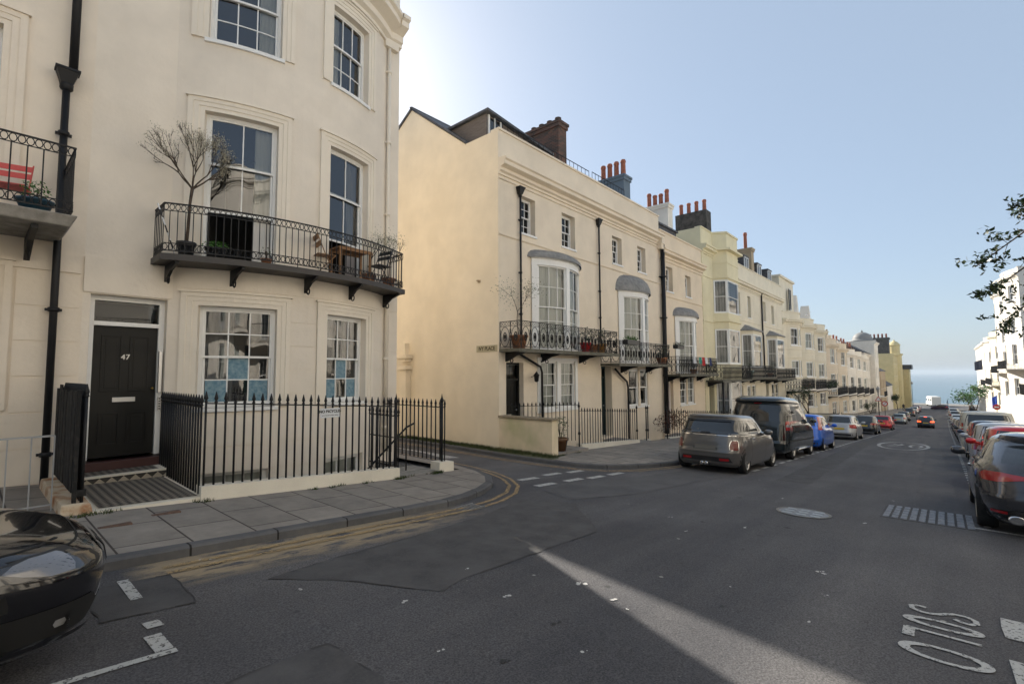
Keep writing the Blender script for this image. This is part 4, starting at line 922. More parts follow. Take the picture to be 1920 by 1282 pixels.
# ================= the terrace beyond the side lane =================
HG='terraced houses beyond the side lane'
def bow_roof(b,c,half,sag,z,h,over=.14,n=14,k=5):
    m=Bow(c,half+over,sag+over); rows=[]
    for i in range(n+1):
        s=c-half-over+.001+(2*(half+over)-.002)*i/n; x,y,_=m(s,0,0); row=[(x,y,z-.05),(x,y,z)]
        for j in range(1,k+1):
            a=math.pi/2*j/k; row.append((c+(x-c)*math.cos(a)**.55*1. if j<k else c+(x-c)*.25,y*math.cos(a),z+h*math.sin(a)))
        rows.append(row)
    b.grid(rows,0,1)
def bow_bay(t,zr,c,half,sag,z0,z1,curt='n',roofh=.42,frieze=.28,lead=None,cols=2,upr=2,lor=2,plinth_h=.0):
    m=Bow(c,half,sag); b=MB(); e=.02
    g0,g1=c-half+.05,c+half-.05
    mbox(b,m,g0,g1,z1-frieze,z1,-.12,.0); mbox(b,m,g0-.02,g1+.02,z1-.07,z1,-.1,.05); mbox(b,m,g0-.01,g1+.01,z1-frieze-.02,z1-frieze+.03,-.1,.025)
    mbox(b,m,g0,g1,z0-.02,z0+.1+plinth_h,-.12,.02)
    for a,w_ in((g0,.16),(g1-.16,.16),(c-.1,.2)): mbox(b,m,a,a+w_,z0+.08,z1-frieze,-.12,.012)
    bo=b.build('bay_window',M['gate_wood'],t,zr)
    for a,d in((g0+.16,c-.1),(c+.1,g1-.16)):
        window(t,zr,m,a,d,z0+.1+plinth_h,z1-frieze,cols,upr,lor,.03,curt=curt,sill=False,room=.3,fr=.03)
    b=MB(); bow_roof(b,c,half,sag,z1,roofh); b.build('bay_roof',lead or M['lead'],t,zr)
    return bo
def canted_bay(t,zr,s0,s1,proj,cant,z0,z1,fl,wallm,top=None,roof=None,sidew=True):
    # fl: list of (z0,z1) window bands ; closed solid wall elsewhere
    P=[(s0,0),(s0+cant,-proj),(s1-cant,-proj),(s1,0)]; b=MB()
    bands=[]; z=z0
    for a,c in fl: bands.append((z,a)); z=c
    bands.append((z,z1))
    for a,c in bands:
        b=MB()
        for i in range(3): b.face([(*P[i],a),(*P[i+1],a),(*P[i+1],c),(*P[i],c)])
        b.face([(*p,c) for p in P]); b.face([(*p,a) for p in P])
        b.build('bay_wall',wallm,t,zr)
    class Side:
        seg=99.
        def __init__(s,a,c): s.a=Vector((*a,0)); s.c=Vector((*c,0)); s.d=(s.c-s.a).normalized(); s.n=Vector((s.d.y,-s.d.x,0)); s.l=(s.c-s.a).length
        def __call__(s,x,z,d): p=s.a+s.d*x+s.n*d; return (p.x,p.y,z)
    for a,c in fl:
        for i in range(3):
            m=Side(P[i],P[i+1]); window(t,zr,m,.04,m.l-.04,a,c,1,1,1,.02,curt='n' if i!=1 else 'l',sill=False,room=.16,fr=.06)
    if roof:
        b=MB(); o=.12; Q=[(s0-o,0,z1),(s0+cant-o*.6,-proj-o,z1),(s1-cant+o*.6,-proj-o,z1),(s1+o,0,z1)]; ap=[((s0+s1)/2-.5,0,z1+roof),((s0+s1)/2+.5,0,z1+roof)]
        b.face([Q[0],Q[1],ap[0]]); b.face([Q[1],Q[2],ap[1],ap[0]]); b.face([Q[2],Q[3],ap[1]]); b.face([(q[0],q[1],q[2]-.06) for q in Q]); 
        for i in range(3): b.face([Q[i],Q[i+1],(Q[i+1][0],Q[i+1][1],z1-.06),(Q[i][0],Q[i][1],z1-.06)])
        b.build('bay_roof',M['lead'],t,zr)
def balcony(t,zr,s0,s1,proj,z0,h,style,brk=(),mm=None,r=.011,rm=None,sides=(1,1)):
    b=MB(); b.box(s0,s1,-proj,0,z0-.1,z0); b.box(s0-.03,s1+.03,-proj-.04,-proj+.02,z0-.12,z0-.02); bo=b.build('balcony',mm or M['balc'],t,zr)
    path=([(s0+.04,0)] if sides[0] else [])+[(s0+.04,-proj+.03),(s1-.04,-proj+.03)]+([(s1-.04,0)] if sides[1] else [])
    iron_rail(path,z0,z0+h,style,r).build('railing',rm or M['iron'],bo,zr)
    for x in brk: b=MB(); bracket(b,x,0,-proj+.05,z0-.1,.3,.08); b.build('bracket',M['iron'],bo,zr)
    return bo
M['balc']=noisy('mossy_painted_balcony_slab',(.09,.085,.06),(.16,.15,.12),5,.8)
def thouse(X0,W_,top,wallm,label,wins,doors,corn_z,bands=(),depth=9.,base=-6.,rev=.13,cornp=CORN,extra_ops=(),roofz=None,corn=True,group=HG,m=FL,coping=True,rz=0,Y=YF,root=None,name='terraced_house',left=True):
    zr=root if root is not None else gp(X0+W_/2)
    t=empty(name,(X0,Y,zr),rz,label,'house',group)
    ops=[tuple(w_[:4])+((w_[4].get('rev',rev)+.09,) if len(w_)>4 else (rev+.05,)) for w_ in wins]+[tuple(d[:4])+(d[4]+.07,) for d in doors]
    b=MB(); rz_=solid_house(b,m,W_,base,top,depth,ops,rev,roofz,left=left); b.build('wall',wallm,t,zr)
    for z,pf,nm in [(corn_z,cornp,'cornice')]*bool(corn)+[(z,BAND,'string_course') for z in bands]+[(top,[(-.34,0),(.05,0),(.05,.07),(-.34,.07)],'coping')]*bool(coping):
        b=MB(); mould_run(b,m,0,W_,z,pf); b.build(nm,wallm,t,zr)
    b=MB(); b.face([(0,.3,rz_),(W_,.3,rz_),(W_,depth,rz_),(0,depth,rz_)]); b.build('roof',M['slate'],t,zr)
    for w_ in wins:
        k=w_[4] if len(w_)>4 else {}
        window(t,zr,m,*w_[:4],**k)
    for d in doors: door(t,zr,m,*d[:4],d[4],d[5],fan=d[6] if len(d)>6 else .35,frame=d[5] if d[5] in (M['blackdoor'],M['bluedoor']) else None)
    return t,zr
# house 1
w6=dict(cols=3,up=2,lo=2,rev=.22,curt='l',fr=.05)
def H1():
    X0=11.25; W_=6.05
    wins=[(1.07,1.92,4.83,6.13,w6),(3.53,4.42,4.83,6.13,w6),(2.1,3.08,-1.26,.46,dict(cols=2,up=2,lo=2,rev=.02,curt='n',sill=False,fr=.04)),(3.3,4.25,-1.26,.46,dict(cols=3,up=2,lo=2,rev=.02,curt='n',sill=False,fr=.04))]
    t,zr=thouse(X0,W_,8.03,M['creamA'],'cream end house with a tall blank side wall and bow window, nearest in its row',wins,[(.34,1.22,-2.25,.38,.22,M['blackdoor'],.45)],6.95,(6.42,4.55),depth=1.6,base=-6,roofz=7.5,left=False)
    # flank wall, gable rising rearward; unseen back run added and shaped to block sun
    b=MB(); prof=[(0,-6),(0,8.03),(1.55,8.03),(4.67,10.43),(9.7,7.45),(13.5,7.45),(13.5,-6)]
    b.face([(0,y,z) for y,z in prof]); b.face([(.35,y,z) for y,z in prof])
    for i in range(1,5): (y0,z0),(y1,z1)=prof[i],prof[i+1]; b.face([(0,y0,z0),(.35,y0,z0),(.35,y1,z1),(0,y1,z1)])
    b.face([(0,13.5,-6),(W_,13.5,-6),(W_,13.5,7.45),(0,13.5,7.45)]); b.face([(W_,1.5,-6),(W_,13.5,-6),(W_,13.5,7.45),(W_,1.5,8.0)])
    b.build('flank_wall',M['flank'],t,zr)
    b=MB(); 
    b.hexa([(-.06,1.5,8.03),(W_,1.5,8.03),(W_,4.72,10.5),(-.06,4.72,10.5),(-.06,1.5,8.12),(W_,1.5,8.12),(W_,4.72,10.58),(-.06,4.72,10.58)])
    b.hexa([(-.06,4.6,10.44),(W_,4.6,10.44),(W_,9.7,7.45),(-.06,9.7,7.45),(-.06,4.6,10.54),(W_,4.6,10.54),(W_,9.7,7.54),(-.06,9.7,7.54)])
    b.face([(0,9.65,7.45),(W_,9.65,7.45),(W_,13.5,7.45),(0,13.5,7.45)]); b.build('roof',M['slate'],t,zr)
    # rooftop room with dark edged roof
    b=MB(); b.hexa([(.42,.95,7.5),(3.9,.95,7.5),(3.9,2.9,7.5),(.42,2.9,7.5),(.42,.95,9.12),(3.9,.95,8.8),(3.9,2.9,8.8),(.42,2.9,9.12)])
    mq=b.build('roof_room',noisy('weathered_grey_boards',(.12,.1,.085),(.2,.17,.15),4,.8,stretch=(1,1,18)),t,zr)
    b=MB(); b.hexa([(.3,.75,9.1),(4.1,.75,8.78),(4.1,3.0,8.78),(.3,3.0,9.1),(.3,.75,9.19),(4.1,.75,8.87),(4.1,3.0,8.87),(.3,3.0,9.19)]); b.build('roof_edge',M['slate'],mq,zr)
    b=MB(); b.box(.55,1.1,.93,.95,8.1,9.0); b.build('pane',M['darkglass'],mq,zr); b=MB(); b.box(.5,.56,.9,.95,8.0,9.1);b.box(1.1,1.16,.9,.95,8.0,9.1);b.box(.8,.84,.9,.94,8.0,9.1); b.build('window_frame',M['gate_wood'],mq,zr)
    iron_rail([(.2,.25),(5.9,.25)],8.05,8.55,'plain',.012,.28).build('roof_railing',M['iron'],t,zr)
    chimney(t,zr,5.7,6.3,1.66,3.5,7.4,11.25,M['brick'],4,poth=.28,potmat=M['brick'])
    bow_bay(t,zr,3.1,1.5,.55,.75,4.1,'n',.34,cols=3,upr=2,lor=3)
    b=MB(); b.box(1.95,4.4,-.05,0,.46,.58); b.box(1.95,4.4,-.05,0,-1.36,-1.26); b.box(1.95,2.1,-.05,0,-1.26,.46); b.box(4.25,4.4,-.05,0,-1.26,.46); b.box(3.08,3.3,-.05,0,-1.26,.46); b.build('window_surround',M['gate_wood'],t,zr)
    balcony(t,zr,.02,6.15,.86,.80,.86,'scroll',(.35,2.2,4.6))
    pipe(t,zr,[(1.0,-.1,6.3),(1.0,-.1,.8)],.036,M['iron'],hop=(1.0,-.08,6.1),collars=(5.2,3.4,2.))
    pipe(t,zr,[(.9,-.12,.66),(2.0,-.12,.25),(2.08,-.12,.05),(2.08,-.12,-2.6)],.04,M['iron'],collars=())
    pipe(t,zr,[(6.05,-.1,6.5),(6.05,-.1,.8)],.036,M['iron'],hop=(6.05,-.08,6.2),collars=(5.0,3.4,2.3))
    b=MB(); x=1.62; b.tube([(x,0,-.1),(x,-.2,-.06),(x,-.24,.02)],.012,5); b.lathe((x,-.24,-.22),[(.03,-.05),(.07,-.02),(.09,.16),(.11,.18),(.04,.26),(0,.32)],6); b.build('wall_lantern',M['iron'],t,zr)
    text_mesh('IVY PLACE',.17,mat('dark_green_lettering',(.06,.05,.02),.7),Matrix.Translation((-.012,.52,.83-zr))@Matrix(((0,0,-1,0),(-1,0,0,0),(0,1,0,0),(0,0,0,1))),'street_name_lettering',t,.002,.004,.95)
    b=MB(); b.box(-.01,0,.05,1.0,.72,.94); b.build('street_name_plate',mat('cream_sign_plate',(.46,.4,.26),.6),t,zr)
    b=MB(); b.lathe((-.02,.9,3.1),[(0,-.0),(.07,.0),(.07,.03),(0,.04)],10); b.box(-.06,0,.82,.9,3.05,3.13); b.build('vent',M['tan'],t,zr)
    # pilaster of the lower building behind
    b=MB(); b.box(-.22,0,4.6,5.0,-2.6,.2); b.box(-.3,0,4.5,5.1,.2,.34); b.box(-.26,0,4.55,5.05,.5,.62); b.box(-.34,0,4.45,5.2,.62,.76); b.box(-.2,0,4.7,5.0,.76,1.2); b.build('pilaster',M['flank'],t,zr)
    return t
M['flank']=stucco('ochre_cream_stucco',(.84,.73,.56),.14)  # flank has its own paint, a slightly yellower cream
H1()
def H2():
    X0=17.3; W_=6.0
    wins=[(1.25,2.1,4.83,6.05,w6),(3.6,4.45,4.83,6.05,w6),(2.5,3.45,-1.5,.2,dict(cols=1,up=1,lo=1,rev=.05,curt=None)),(3.6,4.4,-1.5,.2,dict(cols=1,up=1,lo=1,rev=.05,curt='l'))]
    t,zr=thouse(X0,W_,8.03,M['creamA'],'cream terraced house second from the side lane, with domed bow window',wins,[(.15,1.0,-2.6,.3,.35,M['bluedoor'],.35)],6.95,(6.42,4.55),base=-6.5)
    bow_bay(t,zr,3.0,1.42,.55,.4,3.7,'n',.78,cols=3,upr=2,lor=3)
    balcony(t,zr,.1,5.1,.86,.42,.92,'scroll',(1.8,4.2))
    chimney(t,zr,5.7,6.4,1.75,3.4,7.4,10.7,M['bluegrey'],4,poth=.95)
    pipe(t,zr,[(6.05,-.16,6.7),(6.05,-.16,-3)],.11,M['iron'],hop=None,collars=(4.9,2.8,.4))
    b=MB(); b.box(5.7,6.05,-.3,0,6.55,6.8); b.box(5.74,6.0,-.26,0,6.3,6.55); b.build('rainwater_head',M['creamA'],t,zr)
    pipe(t,zr,[(1.1,-.12,.2),(1.6,-.12,-.1),(2.1,-.12,-.35),(2.2,-.12,-.6),(2.2,-.12,-2.9)],.045,M['iron'])
    iron_rail([(.1,.25),(2.9,.25)],8.05,8.6,'plain',.012,.25).build('roof_railing',M['iron'],t,zr)
H2()
def H3():
    X0=23.3; W_=5.85
    wins=[(.75,1.6,4.3,5.6,w6),(3.3,4.1,4.3,5.5,w6),(2.2,3.1,-1.7,-.1,dict(cols=2,up=2,lo=2,rev=.05,curt=None)),(3.25,4.2,-1.7,-.1,dict(cols=2,up=2,lo=2,rev=.05,curt='n'))]
    t,zr=thouse(X0,W_,7.35,M['creamB'],'warm cream terraced house third from the lane, with a terracotta door',wins,[(.5,1.3,-2.9,-.05,.2,M['reddoor'],.01)],6.3,(5.85,4.0),base=-7)
    bow_bay(t,zr,3.0,1.4,.55,.0,3.1,'n',.5,cols=3,upr=2,lor=3)
    balcony(t,zr,.1,5.6,.86,-.05,.88,'lattice',(.6,2.2,4.6))
    chimney(t,zr,5.65,6.35,1.9,3.5,7.0,10.75,M['white'],4,poth=.8,stagger=True)
    b=MB(); b.box(.6,4.4,.9,3.0,7.0,8.3); b.box(.5,4.5,.8,3.1,8.3,8.4); q=b.build('dormer',M['slate'],t,zr); b=MB(); b.box(.7,1.3,.87,.9,7.6,8.2); b.build('pane',M['darkglass'],q,zr)
H3()
def H4():
    X0=29.15; W_=6.0
    t,zr=thouse(X0,W_,8.85,M['yellow'],'butter yellow terraced house with a full-height canted bay',[],[(.7,1.55,-3.1,-.3,.3,M['bluedoor'],.4)],7.7,(5.9,3.15),base=-7)
    canted_bay(t,zr,1.9,5.0,.75,.45,-4.4,8.85,[(-2.9,-.5),(.55,2.75),(3.75,5.85)],M['yellow'])
    b=MB()
    P=[(1.9,0),(2.35,-.75),(4.55,-.75),(5.0,0)]
    for z,d in((7.7,.28),(5.95,.06),(3.2,.1),(8.8,.06),(6.9,.03)):
        b=MB()
        Q=[(1.9-d,0),(2.35-d*.7,-.75-d),(4.55+d*.7,-.75-d),(5.0+d,0)]
        b.face([(*q,z) for q in Q]); b.face([(*q,z+.12) for q in Q])
        for i in range(3): b.face([(*Q[i],z),(*Q[i+1],z),(*Q[i+1],z+.12),(*Q[i],z+.12)])
        b.build('bay_cornice',M['yellow'],t,zr)
    b=MB()
    for k in range(24): z=-2.6+k*.42; b.box(0,.32 if k%2 else .22,-.03,0,z,z+.38)
    b.build('quoins',M['yellow'],t,zr)
    balcony(t,zr,.1,5.8,1.0,-.42,.9,'lattice',(.5,2.6,5.2),r=.013)
    chimney(t,zr,4.3,5.2,1.1,3.3,8.3,11.3,M['blackstack'],4,poth=.85,cap=False)
    pipe(t,zr,[(.4,-.9,-.5),(.4,-.9,-3.9)],.06,M['iron'])
H4()
def H56(X0,label,tower=False,seed=0):
    W_=6.75; w2=dict(cols=2,up=1,lo=1,rev=.2,curt='n' if seed else None,fr=.05)
    wins=[(.5,1.35,4.15,5.75,w2),(3.1,3.95,4.1,5.7,w2),(2.3,3.3,-2.6,-.9,dict(cols=1,up=1,lo=1,rev=.05,curt='n')),(3.5,4.5,-2.6,-.9,dict(cols=1,up=1,lo=1,rev=.05,curt='n'))]
    t,zr=thouse(X0,W_,7.75,M['creamC'],label,wins,[(.6,1.4,-3.6,-.9,.2,M['bluedoor'],.35)],6.45,(3.75,),base=-7.5)
    canted_bay(t,zr,1.3,4.3,.7,.35,-.2,3.05,[(.35,2.75)],M['creamC'],roof=.45)
    balcony(t,zr,.05,6.6,.95,-.35 if not seed else -.5,.85,'lattice',(.5,3.0,5.8),r=.013)
    b=MB(); b.hexa([(0,.35,7.3),(W_,.35,7.3),(W_,5,7.3),(0,5,7.3),(0,1.3,9.3),(W_,1.3,9.3),(W_,4.5,9.4),(0,4.5,9.4)]); b.build('mansard_roof',M['slate'],t,zr)
    for s in (.8,4.0):
        b=MB(); b.box(s,s+1.25,.4,1.5,7.5,8.95); b.box(s-.05,s+1.3,.32,1.5,8.95,9.03); q=b.build('dormer',M['slate'],t,zr); b=MB(); b.box(s+.08,s+1.17,.38,.4,7.95,8.85); b.build('pane',M['darkglass'],q,zr)
        b=MB(); 
        for k in (0,.52,1.03): b.box(s+.06+k,s+.12+k,.34,.4,7.9,8.9)
        b.box(s+.06,s+1.15,.34,.39,7.88,7.95); b.box(s+.06,s+1.15,.34,.39,8.85,8.92); b.build('window_frame',M['gate_wood'],q,zr)
    if not seed: pipe(t,zr,[(6.6,-.1,6.2),(6.6,-.1,3.1),(6.75,-.1,2.9),(6.75,-.1,.3)],.06,M['iron'],hop=(6.6,-.1,6.3)); chimney(t,zr,6.1,6.8,.4,2.4,7.5,10.,M['tan'],2,poth=1.1,stagger=True); chimney(t,zr,.5,1.3,.4,2.1,7.5,9.8,M['blackstack'],3,poth=.3,potmat=M['blackstack'])
    else: chimney(t,zr,6.1,6.8,2.2,4.0,8.5,10.1,M['brick'],3,poth=.4)
    return t
H56(35.15,'pale cream house beside the butter yellow one, with dormers in a slate mansard'); H56(41.9,'pale cream house with slate mansard, next to the bow-fronted trio',seed=1)
def Hbow(X0,W_,wallm,label,par,f2,f1,f0,bz,tower=False,corn=None,win=(1.2,1.0)):
    m=Bow(W_/2,W_*.36,.75)
    wc=W_/2; a=W_*.29; k=dict(cols=2,up=1,lo=1,rev=.06,fr=.08,bar=.015,room=.3); ops=[]
    for (z0,z1),cu in((f2,'n'),(f1,'n'),(f0,'n')):
        for c_,hw in((wc-a*.62,.62),(wc+a*.05+.18,.55),(wc+a*.98,.42)):
            kk=dict(k); kk['curt']=random.choice(['n','l','n','g']); ops.append((c_-hw,c_+hw,z0,z1,kk))
    t,zr=thouse(X0,W_,par,wallm,label,ops,[(.2,1.0,f0[0]-.6,f0[1],.25,M['bluedoor'],.3)],(corn or par-.75),(f2[0]-.35,f1[1]+.25),base=-10,m=m)
    balcony(t,zr,.15,W_-.15,1.3,bz,.95,'lattice',(.5,W_-.5),mm=M['white'],r=.014)
    return t,zr
t,zr=Hbow(48.7,6.4,M['creamC'],'bow-fronted cream house with a raised attic storey above its cornice',5.55,(2.5,4.15),(-.35,1.15),(-3.4,-2.0),-1.55)
b=MB(); b.box(.1,5.6,.15,3.5,5.4,8.75); b.box(0,5.7,0,3.6,8.75,8.95); q=b.build('attic_storey',M['creamC'],t,zr); window(t,zr,FL,2.6,3.3,5.9,7.9,1,1,1,-.14,curt=None,room=.01,sill=False); chimney(t,zr,5.7,6.2,2.6,3.4,5,8.2,M['brick'],1,poth=.3)
t,zr=Hbow(55.1,6.5,M['creamC'],'middle bow-fronted cream house, under the seagull',5.45,(2.4,4.05),(-.45,1.1),(-3.5,-2.1),-1.7); b=MB(); b.hexa([(5.6,1,5),(6.6,1,5),(6.6,2.6,5),(5.6,2.6,5),(5.9,1.2,8.6),(6.5,1.2,8.6),(6.5,2.0,8.6),(5.9,2.0,8.6)]); b.build('chimney',M['white'],t,zr)
t,zr=Hbow(61.6,6.7,M['creamC'],'last bow-fronted cream house, with a dark green hedge along its balcony',5.35,(2.3,3.95),(-.55,1.0),(-3.6,-2.2),-1.8); b=MB(); b.hexa([(5.8,1,5),(6.7,1,5),(6.7,2.6,5),(5.8,2.6,5),(6.0,1.2,8.1),(6.5,1.2,8.1),(6.5,2.0,8.1),(6.0,2.0,8.1)]); b.build('chimney',M['white'],t,zr)
for (X0,W_,mm,lab,par,f2,f1,f0,bz) in [
 (68.3,8.6,M['creamB'],'peach cream bow-fronted house just past the taller bow-fronted trio',4.1,(1.1,3.0),(-2.3,-.15),(-5.2,-3.6),-2.75),
 (76.9,8.6,M['creamB'],'peach cream bow-fronted house with a row of pale chimneys',3.9,(.9,2.8),(-2.5,-.35),(-5.4,-3.8),-2.95),
 (85.5,8.8,M['white'],'off-white bow-fronted house with flat canopy over its balcony',3.4,(.6,2.5),(-2.8,-.6),(-5.8,-4.1),-3.2),
 (94.3,7.6,M['white'],'off-white narrow terraced house before the domed corner house',3.3,(.4,2.3),(-3.0,-.8),(-6,-4.3),-3.5),
 (101.9,7.6,M['white'],'off-white terraced house adjoining the domed corner house',3.0,(.2,2.1),(-3.2,-1.0),(-6.2,-4.6),-3.8)]:
    t,zr=Hbow(X0,W_,mm,lab,par,f2,f1,f0,bz)
    for k in range(2): chimney(t,zr,W_-1.2-k*3.,W_-.4-k*3.,1.4,3.6,par-.6,par+1.6,mm if X0<90 else M['brick'],2,poth=.9,potmat=M['terracotta'] if X0>80 else M['tan'],cap=False)
# low garden wall and railings before the terrace
t=empty('garden_wall',(11.25,8.45,gp(11.3)),0,'low stained cream wall with a stone coping at the lane corner','wall'); dz=gp(11.3)
b=MB(); b.box(0,.3,0,2.08,-.3,1.0); b.build('wall_body',noisy('stained_cream_render',(.78,.66,.48),(.70,.58,.42),2.5,.85,.3,20,c3=(.5,.47,.28),s3=1.0),t)
b=MB(); b.box(-.05,.34,-.04,2.08,1.0,1.06); b.build('coping',noisy('weathered_coping',(.2,.16,.1),(.3,.25,.18),6,.9,.4,30),t,bevel=.01)
def tfence(x0,x1,y,label,urn=True,post=(),sp=.17):
    t=empty('iron_fence',(x0,y,gp(x0)),0,label,'fence','black spear-topped fences'); dz=Vector((x0,y,gp(x0)))
    def bd(b,n,mm): b.v=[(q[0]-dz.x,q[1]-dz.y,q[2]) for q in b.v]; return b.build(n,mm,t,dz.z)
    b=MB(); plinth(b,x0,x1,y-.12,y+.12,.2); bd(b,'plinth',M['plinth'])
    bd(iron_rail([(x0,y),(x1,y)],0,1.2,'urns',.013,sp,lambda x:gp(x)+.2),'bars',M['iron'])
    for x in (x0,x1)+tuple(post):
        b=MB(); b.tube([(x,y,gp(x)),(x,y,gp(x)+1.45)],.025,6); b.lathe((x,y,gp(x)+.5),[(.03,0),(.05,.03),(.03,.1)],8); b.lathe((x,y,gp(x)+1.4),[(.03,0),(.045,.04),(.01,.12),(0,.15)],8); bd(b,'post',M['iron'])
tfence(13.55,17.6,9.05,'black iron fence on a cream plinth before the cream end house'); tfence(18.4,18.55,9.05,'short stub of black railing on a plinth between the first two gateways'); tfence(20.4,28.9,9.05,'long black railing on a cream plinth behind the grey hatchback',sp=.26); tfence(30.5,48,9.05,'black railing before the yellow house, behind the dark van',sp=.3); tfence(49.5,67,9.05,'black railing before the bow-fronted trio',sp=.35); tfence(69,108,9.05,'far black railing before the peach and off-white bow fronts',sp=.5)
# return rail by the first doorway
t=empty('iron_fence',(11.55,9.3,gp(12)),0,'short black railing inside the low corner wall by the first front door','fence','black spear-topped fences'); iron_rail([(.05,1.0),(2.0,-.25)],0,1.25,'urns',.012,.14,lambda x:.25).build('bars',M['iron'],t)
# basement areas
b=MB(); zb=-6.2
for (x0,x1) in ((13.5,17.5),(18.4,23.4),(24.7,29.6),(30.8,36),(37.2,48.5)):
    b.face([(x0,9.15,gp(x0)),(x1,9.15,gp(x1)),(x1,9.15,zb),(x0,9.15,zb)]); b.face([(x0,9.15,gp(x0)),(x0,10.5,gp(x0)),(x0,10.5,zb),(x0,9.15,zb)]); b.face([(x1,9.15,gp(x1)),(x1,10.5,gp(x1)),(x1,10.5,zb),(x1,9.15,zb)])
b.face([(13.4,9.1,zb),(48.6,9.1,zb),(48.6,10.6,zb),(13.4,10.6,zb)])
for (x0,x1) in ((17.5,18.4),(23.4,24.7),(29.6,30.8),(36,37.2)): b.hexa([(x0,8.8,gp(x0)-.2),(x1,8.8,gp(x1)-.2),(x1,10.5,gp(x1)-.2),(x0,10.5,gp(x0)-.2),(x0,8.8,gp(x0)+.08),(x1,8.8,gp(x0)+.08),(x1,10.5,gp(x0)+.08),(x0,10.5,gp(x0)+.08)])
tag(b.build('basement_area',M['grey_concrete']),kind='structure')
b=MB(); b.box(11.56,13.4,8.6,10.5,gp(13.4)-.2,gp(11.5)+.0); tag(b.build('doorstep_paving',M['paving']),kind='structure')
# ================= far end of the left row =================
def simple_house(X0,W_,Y,top,mm,label,wins,depth=9,base=-13,roof=None,group='houses at the seaward end of the street',name='terraced_house',corn=True):
    zr=gp(X0+W_/2); t=empty(name,(X0,Y,zr),0,label,'house',group)
    b=MB(); solid_house(b,FL,W_,base,top,depth,[w_[:4] for w_ in wins],.15); b.build('wall',mm,t,zr)
    if corn: b=MB(); mould_run(b,FL,0,W_,top-.3,CORN); mould_run(b,FL,0,W_,top-3.4,BAND); b.build('cornice',mm,t,zr)
    for w_ in wins: window(t,zr,FL,*w_[:4],2,1,1,.12,curt='n',room=.3,fr=.09,bar=.02)
    if roof:
        b=MB(); o=.25; b.face([(-o,-o,top),(W_+o,-o,top),(W_+o-roof[1],depth*.45,top+roof[0]),(roof[1]-o,depth*.45,top+roof[0])]); b.face([(-o,-o,top),(-o,depth,top),(roof[1]-o,depth*.45,top+roof[0])]); b.face([(W_+o,-o,top),(W_+o,depth,top),(W_+o-roof[1],depth*.45,top+roof[0])]); b.face([(-o,depth,top),(W_+o,depth,top),(W_+o-roof[1],depth*.45,top+roof[0]),(roof[1]-o,depth*.45,top+roof[0])]); b.build('roof',M['slate'],t,zr)
    return t,zr
wz=lambda W_,n,zs,w_=.9: [((i+.5)*W_/n-w_/2,(i+.5)*W_/n+w_/2,a,c) for i in range(n) for a,c in zs]
t,zr=simple_house(109.6,9.2,YF,3.6,M['white'],'off-white house with dark mansard that joins the domed tower',wz(9.2,3,[(.2,2.0),(-3.2,-1.2),(-6.6,-4.6)]),roof=(2.7,.3))
t,zr=simple_house(118.9,7.4,9.7,6.2,M['white'],'white corner house topped by a grey dome',wz(7.4,2,[(2.6,4.6),(-1.2,1.0),(-4.6,-2.6),(-8,-5.8)],1.1))
b=MB(); b.lathe((3.6,2.2,0),[(2.0,5.9),(2.3,6.3),(2.3,6.55),(1.8,6.65)]+[(1.75*math.cos(a),6.65+1.6*math.sin(a)) for a in [math.pi/2*i/8 for i in range(9)]],24); b.lathe((3.6,2.2,8.2),[(.15,0),(.2,.2),(.05,.4),(0,.7)],8); b.build('dome',M['lead'],t,zr)
b=MB(); b.box(.2,7.0,-1.2,0,-4.9,-4.8); bo=b.build('balcony',M['white'],t,zr); iron_rail([(.2,-1.2),(7,-1.2)],-4.8,-3.8,'plain',.03,.3).build('railing',M['iron'],bo,zr)
simple_house(127.2,12,9.6,.2,M['tan'],'brown rendered building between the dome and the low white house',wz(12,3,[(-3.5,-1.6),(-7,-5)]),roof=(2.6,2.),corn=False)
simple_house(139.6,15,9.4,-3.2,M['white'],'low white house with a dark hipped roof before the lemon yellow hotel',wz(15,3,[(-6.5,-4.6)]),roof=(3.2,2.),corn=False)
t,zr=simple_house(160,19,9.2,4.9,M['yellow2'],'tall lemon yellow hotel closing the left side at the seafront',wz(19,4,[(2.2,4.2),(-1.0,1.0),(-4.6,-2.5),(-8.2,-6)],1.2),depth=14)
b=MB(); b.box(.2,3.2,.8,5.2,4.9,9.0); b.box(0,3.4,.6,5.4,8.6,9.1); q=b.build('chimney',M['blackstack'],t,zr)
for k in range(5): b=MB(); b.lathe((1.7,1.3+k*.85,9.1),[(.22,0),(.2,1.0),(.24,1.05),(.15,1.1)],8); b.build('chimney_pot',M['terracotta'],q,zr)
b=MB(); b.lathe((16.8,.6,0),[(1.6,-12),(1.6,4.6),(1.9,4.9),(1.9,5.2),(1.3,5.3),(1.3,7.4),(1.5,7.7),(.9,8.5),(.3,8.9),(0,9.4)],14,sm=0); b.build('corner_turret',M['yellow2'],t,zr)
t,zr=simple_house(179.3,8,6.9,.8,M['yellow2'],'low yellow shopfront projecting in front of the lemon yellow hotel',wz(8,2,[(-8.6,-6.4)],2),depth=5,corn=False)
b=MB(); b.box(-.3,8.3,-.6,5,.8,2.1); b.build('roof_terrace_screen',M['blackplastic'],t,zr)
